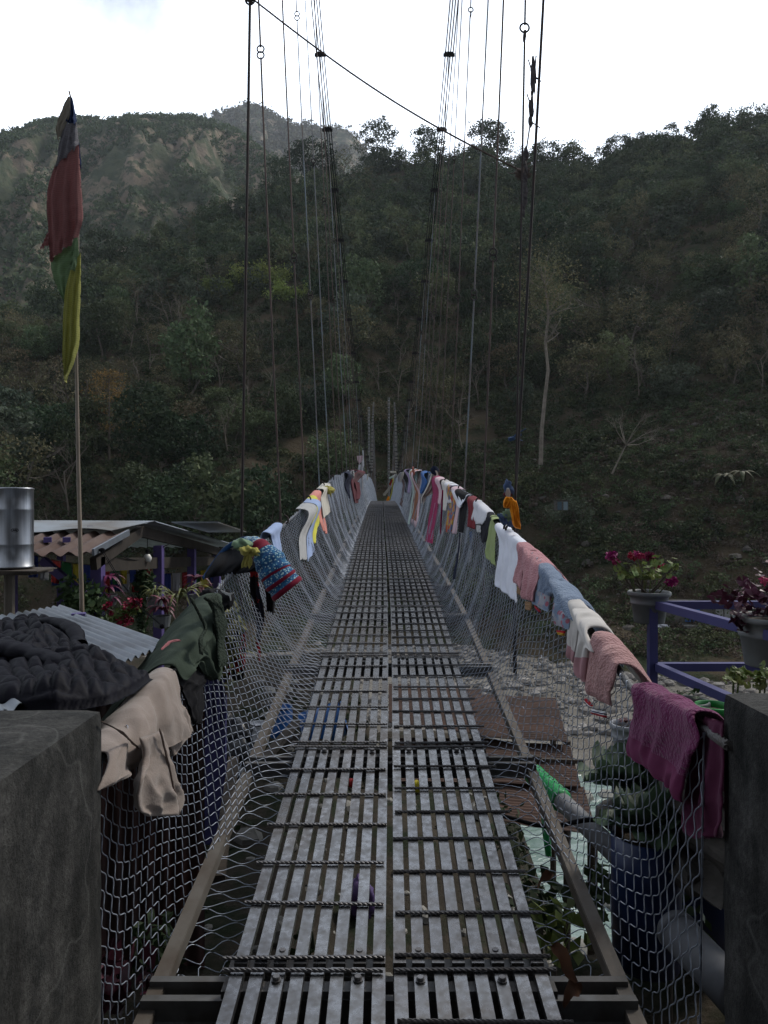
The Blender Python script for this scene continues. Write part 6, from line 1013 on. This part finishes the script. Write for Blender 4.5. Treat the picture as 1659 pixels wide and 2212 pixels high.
for i in range(9): mb.tube([c + [-.17, -.1, -.16 + i * .05], c + [.19, -.1, -.16 + i * .05]], .004, 4); mb.tube([c + [.19, -.1, -.16 + i * .05], c + [.19, .3, -.16 + i * .05]], .004, 4)
for i in range(7): mb.tube([c + [-.17 + i * .06, -.1, -.17], c + [-.17 + i * .06, -.1, .26]], .003, 4)
build(mb, 'grille', M['wire'], t); mb = MB(); mb.box(c + [.01, .1, -.17], (.24, .3, .02)); build(mb, 'base', C_['charcoal'], t)
for i, (a, b, w, h, lb) in enumerate(((P(520, 1700, 5.0), P(640, 1560, 7.6), .08, .05, 'long pale plank leaning below the left net'), (P(470, 1900, 3.4), P(505, 1640, 4.8), .07, .04, 'plank sloping up beside the left stringer'), (P(640, 1480, 9.5), P(745, 1475, 9.0), .1, .05, 'short timber lying under the deck'))): mb = MB(); mb.beam(a, b, w, h); build(mb, 'plank', M['wood'], label=lb, cat='plank')
t = thing('tray', P(706, 1745, 7.4), 'turquoise tray holding pale lumps seen through the deck slats', 'tray'); c = P(706, 1748, 7.4); mb = MB(); mb.lathe(c, [(0, 0), (.13, 0), (.16, .05), (.15, .05), (.12, .01), (0, .01)], 20); build(mb, 'dish', M['cyan'], t, smooth=True); mb = MB(); [mb.blob(c + [dx, dy, .04], (.04, .04, .03), seed=int(dx * 99)) for dx, dy in ((-.04, 0), (.05, .03), (0, -.05))]; build(mb, 'contents', M['potw'], t, smooth=True)
mb = MB(); mb.blob(P(775, 1945, 5.5), (.13, .10, .16), amp=.3, m=24, n=16); build(mb, 'carrier_bag', M['purpl'], smooth=True, label='lilac bag under the middle of the deck', cat='bag')
mb = MB(); mb.blob(P(760, 1690, 7.9), (.09, .07, .06), amp=.3); build(mb, 'red_container', M['redpl'], smooth=True, label='red plastic container under the deck left of the gap', cat='container'); mb = MB(); mb.blob(P(900, 1700, 7.8), (.07, .06, .07), amp=.3); build(mb, 'yellow_container', cm('yellow_plastic', (.45, .38, .03)), smooth=True, label='yellow plastic container under the right half of the deck', cat='container')
# ------------------------------------------------------------------ right side
rail_ = thing('purple_railing', (1.8, 4.1, -1.0), 'blue purple steel railing corner on the right bank', 'railing'); c0 = np.array([1.738, 4.6, 0]); c1 = np.array([1.93, 3.05, 0]); c2 = np.array([6.5, 4.6, 0])
mb = MB(); mb.box((1.738, 4.6, -1.3), (.052, .052, 1.36)); build(mb, 'post', M['purple2'], rail_)
for z in (-.60, -1.0): mb = MB(); mb.beam(c0 + [0.03, -.027, z], c1 + [0, 0, z], .05, .05); build(mb, 'rail', M['purple2'], rail_); mb = MB(); mb.beam(c0 + [.027, 0, z - .002], c2 + [0, 0, z - .002], .05, .05); build(mb, 'rail', M['purple2'], rail_)
mb = MB(); mb.box((1.945, 3.02, -1.3), (.052, .052, 1.36)); build(mb, 'post', M['purple2'], rail_); mb = MB(); mb.box((4.2, 4.62, -1.3), (.052, .052, 1.36)); build(mb, 'post', M['purple2'], rail_)
def pot(px, pyr, Z, r, h, m_, label, plantparts=None, name='flower_pot', cat='flower pot', ribs=True, taper=.72):
    c = P(px, pyr, Z); t = thing(name, c - [0, 0, h], label, cat); mb = MB(); rb = r * taper; pr = [(0, -h), (rb, -h), (rb * 1.02, -h * .97), (lerp(rb, r, .55) * .97, -h * .42)]
    if ribs: pr += [(lerp(rb, r, .57) * 1.01, -h * .41), (lerp(rb, r, .6) * 1.01, -h * .34), (lerp(rb, r, .62) * .985, -h * .33)]
    pr += [(r * .93, -.03), (r * 1.0, -.028), (r * 1.04, -.02), (r * 1.04, -.006), (r * 1.0, 0), (r * .93, 0), (r * .90, -.02), (r * .88, -.035)]; mb.lathe(c, pr, 40); build(mb, 'pot', M[m_], t, smooth=True); mb = MB(); mb.lathe(c, [(r * .89, -.03), (r * .5, -.022), (0, -.02)], 24); build(mb, 'soil', M['dirt'], t); return t, c
t, c = pot(1402.5, 1277, 4.68, .132, .205, 'terra', 'grey pot of crimson geraniums standing on the corner of the purple railing')
def flower(mb, c, r, seed, n=110): leafy(mb, c, (r, r, r * .85), n, r * .30, seed)
def rleaf(mb, c, r, seed, m=9):
    rg = np.random.default_rng(seed); nrm = rg.normal(size=3); nrm[2] = abs(nrm[2]) + .5; nrm /= np.linalg.norm(nrm); a = np.cross(nrm, [1, .2, 0]); a /= np.linalg.norm(a); b = np.cross(nrm, a); th_ = np.linspace(.25, 6.03, m); rr = r * (1 + .10 * np.cos(th_ * 5))
    ring_ = np.asarray(c) + rr[:, None] * (np.cos(th_)[:, None] * a + np.sin(th_)[:, None] * b) + nrm * r * .15 * np.cos(th_ * 3)[:, None]; ctr = np.repeat(np.asarray(c)[None] - nrm * r * .12, m, 0); mb.grid(np.stack([ctr, lerp(ctr, ring_, .55), ring_], 1))
fp = [(246, 432, .036), (288, 488, .024), (450, 432, .036), (512, 436, .026), (593, 436, .034), (690, 535, .036), (788, 660, .038), (480, 420, .026)]
for i, (x, y, r_) in enumerate(fp):
    mb = MB(); p = P(*cv('ZE', x, y), 4.62 + .05 * (i % 3)); flower(mb, p, r_ * 1.08, 60 + i, 170); build(mb, 'flower', M['mag'], t); mb = MB(); mb.tube([c + [(x - 588) * .0003, 0, -.02], lerp(c, p, .55) + [.01, 0, -.02], p], .0035, 5); build(mb, 'stalk', M['gleaf'], t)
rg = np.random.default_rng(3); mb = MB()
for i in range(46): x = rg.normal(570, 120); y = 640 - abs(rg.normal(0, 70)) - 10 * rg.random(); rleaf(mb, P(*cv('ZE', x, y), 4.6 + rg.normal() * .07), rg.uniform(.016, .032), i)
for x, y in ((390, 500), (300, 545), (340, 590), (440, 560), (470, 590), (720, 550), (790, 520), (825, 530), (840, 515), (400, 610)): rleaf(mb, P(*cv('ZE', x, y), 4.65), .028, x)
build(mb, 'leaves', M['gleaf'], t); mb = MB()
for x, y in ((390, 500), (300, 545), (820, 520), (700, 690), (460, 680), (530, 560)): mb.tube([c + [rg.normal() * .04, 0, -.03], P(*cv('ZE', x, y), 4.65)], .006, 6)
build(mb, 'stem', M['bark'], t)
t, c = pot(1672, 1331, 3.6, .185, .25, 'terra', 'large grey pot of maroon-leaved begonia at the right edge'); mb = MB(); rg = np.random.default_rng(9)
for i in range(90): p = c + [rg.normal() * .11 - .06, rg.normal() * .07, abs(rg.normal()) * .10 + .01]; rleaf(mb, p, rg.uniform(.02, .036), 300 + i)
for i in range(8): rleaf(mb, c + [-.20 + rg.normal() * .02, -.05, -.02 + rg.normal() * .03], .03, 500 + i)
build(mb, 'leaves', M['begon'], t); mb = MB(); flower(mb, P(*cv('ZE', 1632, 655), 3.55), .028, 71, 60); build(mb, 'flower', M['pink'], t)
t, c = pot(1541, 1522, 3.15, .078, .09, 'potg', 'small bright green pot behind the purple fleece jacket', ribs=False, taper=.8)
t, c = pot(1488, 1512, 3.25, .088, .08, 'terra', 'shallow grey pot with a small succulent left of the green pot', ribs=False, taper=.8); mb = MB()
for i in range(10): rleaf(mb, c + [rg.normal() * .04, rg.normal() * .03, .02 + .02 * rg.random()], .016, 600 + i)
build(mb, 'leaves', M['gdark'], t)
t, c = pot(1352, 1562, 4.0, .085, .20, 'potw', 'white plastic pot outside the net left of the purple fleece', ribs=True, taper=.7); mb = MB(); blades(mb, c, 14, .09, .010, 3); build(mb, 'leaves', M['begon'], t)
M['rockwall'] = mat('dark_dry_stone', (.11, .10, .09), (.05, .047, .042), 7, .95, bump=.01, bscale=20)
def block(c, d, label, seed, name='stone_wall', cat='stone wall', m_='rockwall', rz=0.0):
    mb = MB(); rgb_ = np.random.default_rng(seed); nx_, nz_ = max(2, int(d[0] / .18)), max(2, int(d[2] / .12)); ca, sa = math.cos(rz), math.sin(rz)
    for i in range(nx_):
        for j in range(nz_):
            o_ = np.array([(i + .5 + (j % 2) * .3) / nx_ * d[0] - d[0] / 2, rgb_.normal() * .012, (j + .5) / nz_ * d[2] - d[2] / 2]); o_ = np.array([o_[0] * ca - o_[1] * sa, o_[0] * sa + o_[1] * ca, o_[2]]); mb.blob(np.array(c) + o_, (d[0] / nx_ * .60, d[1] * .55, d[2] / nz_ * .58), m=10, n=7, amp=.35, seed=seed + i * 7 + j)
    return build(mb, name, M[m_], label=label, cat=cat)
block((1.95, 2.98, -1.28), (1.5, .5, .52), 'rough dark stone wall carrying the small pots behind the right pillar', 5)
block((1.52, 4.1, -1.62), (.5, .4, .40), 'low rough stones under the white pot', 15)
t = thing('potted_seedlings', P(1610, 1490, 2.9), 'yellow green leafy plants behind the top of the right pillar', 'plant'); mb = MB()
for i in range(60): g_ = i % 2; p = P((1588 if g_ else 1645) + rg.normal() * 13, 1462 + rg.normal() * 10, 2.9 + rg.normal() * .04); rleaf(mb, p, rg.uniform(.012, .022), 700 + i)
build(mb, 'leaves', M['gleaf'], t); mb = MB(); [mb.tube([P(x, 1520, 2.9), P(x + 3, 1465, 2.9)], .004, 5) for x in (1582, 1592, 1640, 1650)]; build(mb, 'stem', M['gleaf'], t)
# tubs with cabbages, pipes, hose
def tub(px, pyr, Z, r, h, label): 
    c = P(px, pyr, Z); t = thing('blue_tub', c - [0, 0, h], label, 'tub'); mb = MB(); mb.lathe(c, [(0, -h), (r * .95, -h), (r, -h * .6), (r * .99, -h * .3), (r * 1.0, 0), (r * .96, 0), (r * .94, -.06)], 32); build(mb, 'tub_body', M['bluepl'], t, smooth=True); mb = MB(); mb.lathe(c, [(r * .95, -.05), (0, -.04)], 24); build(mb, 'soil', M['dirt'], t); return t, c
M['cabb'] = mat('cabbage_leaf', (.05, .085, .055), (.07, .11, .06), 3, .5, trans=.15, bump=.004, bscale=14)
def cabbage(c, r, label, seed, n=11):
    t = thing('cabbage_plant', c, label, 'cabbage'); rg = np.random.default_rng(seed); mb = MB()
    for k in range(n):
        a = k * 2.4 + rg.normal() * .2; L_ = r * rg.uniform(.75, 1.1); el = lerp(.2, 1.2, k / n); s = np.linspace(.1, 1, 8); w = np.linspace(-1, 1, 7); S, Wd = np.meshgrid(s, w, indexing='ij'); d = np.array([math.cos(a), math.sin(a), 0]); sd = np.array([-d[1], d[0], 0]); width = .42 * L_ * np.sin(np.pi * np.clip(S * .85 + .05, 0, 1)) ** .7
        V = np.asarray(c) + d * (S * L_ * math.cos(el))[..., None] + sd * (Wd * width)[..., None]; V[..., 2] += S * L_ * math.sin(el) - .35 * S ** 2.5 * L_ * (1 - k / n) + .10 * L_ * np.abs(Wd) ** 1.5 + .02 * np.sin(Wd * 9 + S * 7 + seed); mb.grid(V)
    build(mb, 'leaves', M['cabb'], t, smooth=True); mb = MB(); mb.tube([np.asarray(c) - [0, 0, .05], np.asarray(c) + [0, 0, .06]], .015, 6); build(mb, 'stalk', M['cabb'], t)
t, c = tub(1395, 1800, 3.05, .145, .55, 'dark blue tub of cabbages nearest the net at right'); cabbage(c + [0, 0, .0], .24, 'large cabbage in the dark blue tub by the right net', 3)
t, c = tub(1500, 1770, 3.35, .17, .6, 'second dark blue tub behind the hanging purple sleeve'); cabbage(c, .24, 'cabbage in the tub behind the purple fleece', 4); cabbage(P(1345, 1705, 3.7), .26, 'broad leaved cabbage beside the dark stones at right', 5); cabbage(P(1420, 1690, 3.75), .25, 'pale green cabbage behind the large one at right', 6)
M['pvc'] = mat('grey_plastic_pipe', (.20, .20, .21), (.15, .15, .155), 4, .45, spec=.4); M['gwrap'] = mat('green_plastic_wrap', (.01, .30, .08), (.01, .22, .06), 16, .35, spec=.5, bump=.008, bscale=30)
t = thing('drain_pipe', P(1250, 1760, 4.4), 'grey plastic pipe wrapped in green sheet slanting below the right net', 'pipe'); a = P(1148, 1668, 5.3); b = P(1350, 1862, 3.65); mb = MB(); mb.tube([a, lerp(a, b, .5), b], .058, 18); build(mb, 'pipe', M['pvc'], t, smooth=True); mb = MB(); s = np.linspace(.02, .42, 30); rgp = np.random.default_rng(2); mb.tube([lerp(a, b, q) for q in s], .068 + .012 * rgp.random(30), 18); mb.tube([lerp(a, b, .2) + [0, -.02, -.03], P(1180, 1790, 4.8), P(1185, 1850, 4.7)], [.04, .03, .02], 8); build(mb, 'green_wrap', M['gwrap'], t, smooth=True)
mb = MB(); mb.tube(smooth_rows([P(1085, 1762, 4.3), P(1180, 1785, 4.1), P(1290, 1772, 3.9), P(1340, 1800, 3.7)], 20), .013, 8); build(mb, 'black_hose', C_['black'], smooth=True, label='black hose running across below the right net', cat='hose')
mb = MB(); mb.tube([P(1470, 2020, 2.75), P(1600, 2160, 2.35)], .075, 24); mb.tube([P(1461, 2010, 2.78), P(1472, 2022, 2.74)], .080, 24); build(mb, 'white_pipe', mat('dusty_white_plastic', (.13, .135, .15), (.09, .093, .10), 6, .6), smooth=True, label='fat white pipe at the bottom right below the net', cat='pipe')
# rusty shed roofs below the right side
shed = thing('rusty_shed', (2.2, 9.5, -6), 'low shed with patched brown corrugated roofs below the right side of the bridge', 'shed')
def roofq(q, z, m_, nm='roof_sheet', pit=.075):
    p = [G(x, y, zz) for (x, y), zz in zip(q, z)]; mb = MB(); o_, a_, b_ = p[0], p[3] - p[0], p[1] - p[0]; nb = int(np.linalg.norm(b_) / pit * 6); S, T = np.meshgrid(np.linspace(0, 1, nb), np.linspace(0, 1, 12)); V = (1 - S)[..., None] * ((1 - T)[..., None] * p[0] + T[..., None] * p[3]) + S[..., None] * ((1 - T)[..., None] * p[1] + T[..., None] * p[2]); V[..., 2] += .012 * np.sin(S * nb / 6 * 2 * np.pi) + .03 * (fbm(S * 6, T * 6, 3, int(q[0][0])) - .5); mb.grid(V); mb.grid((V - [0, 0, .006])[:, ::-1]); build(mb, nm, M[m_], shed, smooth=True)
roofq([(840, 1478), (840, 1560), (1040, 1585), (1040, 1490)], [-3.2] * 4, 'roofbrown'); roofq([(1020, 1500), (1035, 1592), (1228, 1603), (1200, 1508)], [-3.2, -3.3, -3.3, -3.2], 'roofbrown'); roofq([(1030, 1596), (1050, 1690), (1255, 1700), (1232, 1612)], [-3.42, -3.5, -3.5, -3.42], 'roofbrown'); roofq([(1055, 1690), (1085, 1775), (1290, 1805), (1262, 1700)], [-3.56, -3.6, -3.6, -3.56], 'roofbrown'); roofq([(860, 1595), (860, 1690), (1060, 1690), (1040, 1596)], [-3.5, -3.6, -3.6, -3.5], 'roofbrown')
for x, y in ((1060, 1780), (1280, 1800), (1225, 1600), (1195, 1510), (870, 1690), (1030, 1500)): mb = MB(); c = G(x, y, -3.65); mb.tube([c, c + [0, 0, -9]], .06, 8); build(mb, 'stilt', M['wood'], shed)
mb = MB(); c = G(1150, 1650, -3.45); mb.beam(c + [-1.1, .2, .03], c + [.7, 0, .03], .05, .05); mb.blob(c + [-.1, 0, .08], (.22, .07, .05), amp=.5, m=20, n=12); build(mb, 'batten', M['wood'], shed)
# weeds and dead leaves close below
rg = np.random.default_rng(17)
for (px, py, Z, n_, s_, m_, lb) in ((1170, 1940, 3.2, 60, .05, 'gdark', 'broad leaved weed growing up between the deck edge and stringer'), (1200, 2010, 3.0, 50, .045, 'gleaf', 'fresh green weed below the right stringer'), (1300, 1930, 3.5, 90, .04, 'gdark', 'dark green weed beside the blue tub'), (640, 2085, 3.0, 40, .04, 'gdark', 'weed under the left half of the deck'), (250, 2110, 3.0, 70, .05, 'begon', 'dark maroon plant at the foot of the left pillar'), (340, 2040, 3.2, 80, .035, 'gdark', 'low green weed beneath the left net'), (1450, 1990, 3.0, 60, .04, 'gdark', 'dark weed in front of the blue tubs')):
    mb = MB(); leafy(mb, P(px, py, Z), (.16, .16, .12), n_, s_, int(px)); m2 = MB(); m2.tube([P(px, py, Z) - [0, 0, .5], P(px, py, Z)], .006, 4); plant('weed', 'weed', lb, [('leaves', mb, m_), ('stem', m2, 'bark')], P(px, py, Z))
M['dryleaf'] = mat('dry_brown_leaf', (.16, .07, .035), (.10, .05, .03), 12, .7)
for (a, b, w, lb) in ((P(1190, 2045, 2.5), P(1245, 2110, 2.4), .035, 'large curled dry leaf caught beside the right stringer'), (P(1215, 2170, 2.3), P(1255, 2110, 2.35), .03, 'dry leaf below the curled one by the right stringer'), (P(1160, 1915, 2.9), P(1195, 1875, 3.0), .02, 'small dry leaf caught on the right net'), (P(1330, 1840, 3.1), P(1350, 1730, 3.1), .03, 'hanging dry leaf in front of the blue tub')):
    mb = MB(); s = np.linspace(0, 1, 9); c = a + (b - a) * s[:, None] + np.array([0, 0, .02]) * np.sin(s * 5)[:, None]; sd = np.cross(b - a, [0, 1, .3]); sd /= np.linalg.norm(sd); ww = w * np.sin(np.pi * np.clip(s * .92 + .04, 0, 1)) * (1 + .2 * np.sin(s * 14)); V = np.stack([c - sd * ww[:, None] + [0, -.015, 0], c, c + sd * ww[:, None] + [0, -.015, .01]], 1); mb.grid(V); mb.grid((V + [0, .0015, 0])[:, ::-1]); build(mb, 'dry_leaf', M['dryleaf'], smooth=True, label=lb, cat='dry leaf')
mass('bank_weeds', 'leaf_dark', 'dark weeds covering the near bank under the bridge', 900, (2.6, 13), (-.8, .45), .35, .22, 6, 8, .12, .05, 31, zf=bank_z, cat='weeds', z0=0)
# ------------------------------------------------------------------ across the river
t = thing('small_hut', P(1210, 1100, 96), 'tiny grey hut with two doors on the open slope across the river', 'hut'); a = 96; c = P(1212, 1092, a)
mb = MB(); mb.box(c + [0, 0, 0], (1.6, 1.4, 1.3)); build(mb, 'wall', M['rockwall'], t)
mb = MB(); mb.box(c + [.05, 0, .70], (1.8, 1.6, .06)); build(mb, 'roof', M['rust'], t); mb = MB(); mb.box(c + [.42, -.73, -.05], (.55, .05, 1.1)); build(mb, 'door', cm('pale_blue_door', (.16, .21, .24)), t); mb = MB(); mb.box(c + [-.38, -.73, -.05], (.55, .05, 1.1)); build(mb, 'door', cm('dark_door', (.06, .09, .11)), t)
t = thing('riverside_shed', P(1500, 1350, 84), 'long low shed with blue doors by the river behind the purple railing', 'shed'); Yb_ = 86
def rb(x0, x1, y0, y1, Y, d=.3): a_, b_ = P(x0, y1, Y), P(x1, y0, Y); c_ = (a_ + b_) / 2; return c_, (b_[0] - a_[0], d, b_[2] - a_[2])
mb = MB(); c_, d_ = rb(1425, 1602, 1306, 1345, Yb_, 3.0); mb.box(c_, d_); build(mb, 'wall', cm('grey_block_wall', (.16, .15, .13), (.10, .095, .085), sc=1), t); mb = MB(); c_, d_ = rb(1420, 1608, 1298, 1306, Yb_, 4.0); mb.box(c_, d_); build(mb, 'roof', M['rockwall'], t)
for x0, x1, y0, y1, m_ in ((1480, 1492, 1318, 1343, 'blueb'), (1497, 1512, 1312, 1344, 'blueb'), (1546, 1562, 1312, 1336, 'greydoor'), (1565, 1577, 1312, 1336, 'greydoor')):
    if m_ == 'greydoor' and m_ not in M: M[m_] = cm('pale_panel', (.34, .34, .33))
    mb = MB(); c_, d_ = rb(x0, x1, y0, y1, Yb_ - 1.56, .08); mb.box(c_, d_); build(mb, 'door', M[m_], t)
mb = MB(); c_, d_ = rb(1460, 1610, 1345, 1352, Yb_ - 1, 5); mb.box(c_, d_); build(mb, 'plinth', M['gravelc'] if 'gravelc' in M else M['concrete'], t)
for (px, py, w, lb) in ((1432, 1352, 1.6, 'white sacking lying by the riverside shed'), (1390, 1342, 1.0, 'white scrap on the bank left of the shed'), (1500, 1412, 1.2, 'white scrap of plastic on the lower bank')):
    mb = MB(); c_ = P(px, py, 84); mb.blob(c_, (w * .5, .4, .22), amp=.6, seed=px, m=20, n=12); build(mb, 'litter', C_['white2'], label=lb, cat='litter')
# unseen house and porch roof added behind the camera to shade the near end
hb = thing('unseen_shade_house', (0, -4.2, -1.7), 'unseen stone house and porch added to shade the near end of the bridge', 'house'); mb = MB(); mb.box((-4.9, -4.4, 1.4), (7.4, .4, 6.4)); mb.box((4.9, -4.4, 1.4), (7.4, .4, 6.4)); mb.box((0, -4.4, 3.0), (2.4, .4, 3.2)); build(mb, 'wall', M['rockwall'], hb); mb = MB(); mb.box((0, -3.9, 4.75), (17.6, 2.6, .12)); build(mb, 'roof', M['roofgrey'], hb); mb = MB(); mb.box((0, -1.3, 2.55), (6.4, 5.6, .10)); build(mb, 'shade_roof', M['roofgrey'], hb)
for x in (-3.0, 3.0): mb = MB(); mb.box((x, 1.2, .2), (.16, .16, 4.6)); build(mb, 'shade_roof_post', M['wood'], hb)
# ------------------------------------------------------------------ air
hm = bpy.data.materials.new('valley_haze'); hm.use_nodes = True; N, L = hm.node_tree.nodes, hm.node_tree.links; N.remove(N['Principled BSDF']); v = N.new('ShaderNodeVolumePrincipled'); v.inputs['Color'].default_value = (.80, .86, .95, 1); v.inputs['Density'].default_value = .00010; v.inputs['Anisotropy'].default_value = .3; L.new(v.outputs[0], N['Material Output'].inputs['Volume'])
mb = MB(); mb.box((0, 1100, 500), (5200, 2600, 1042)); build(mb, 'haze', hm, kind='stuff', label='thin valley haze', cat='haze')
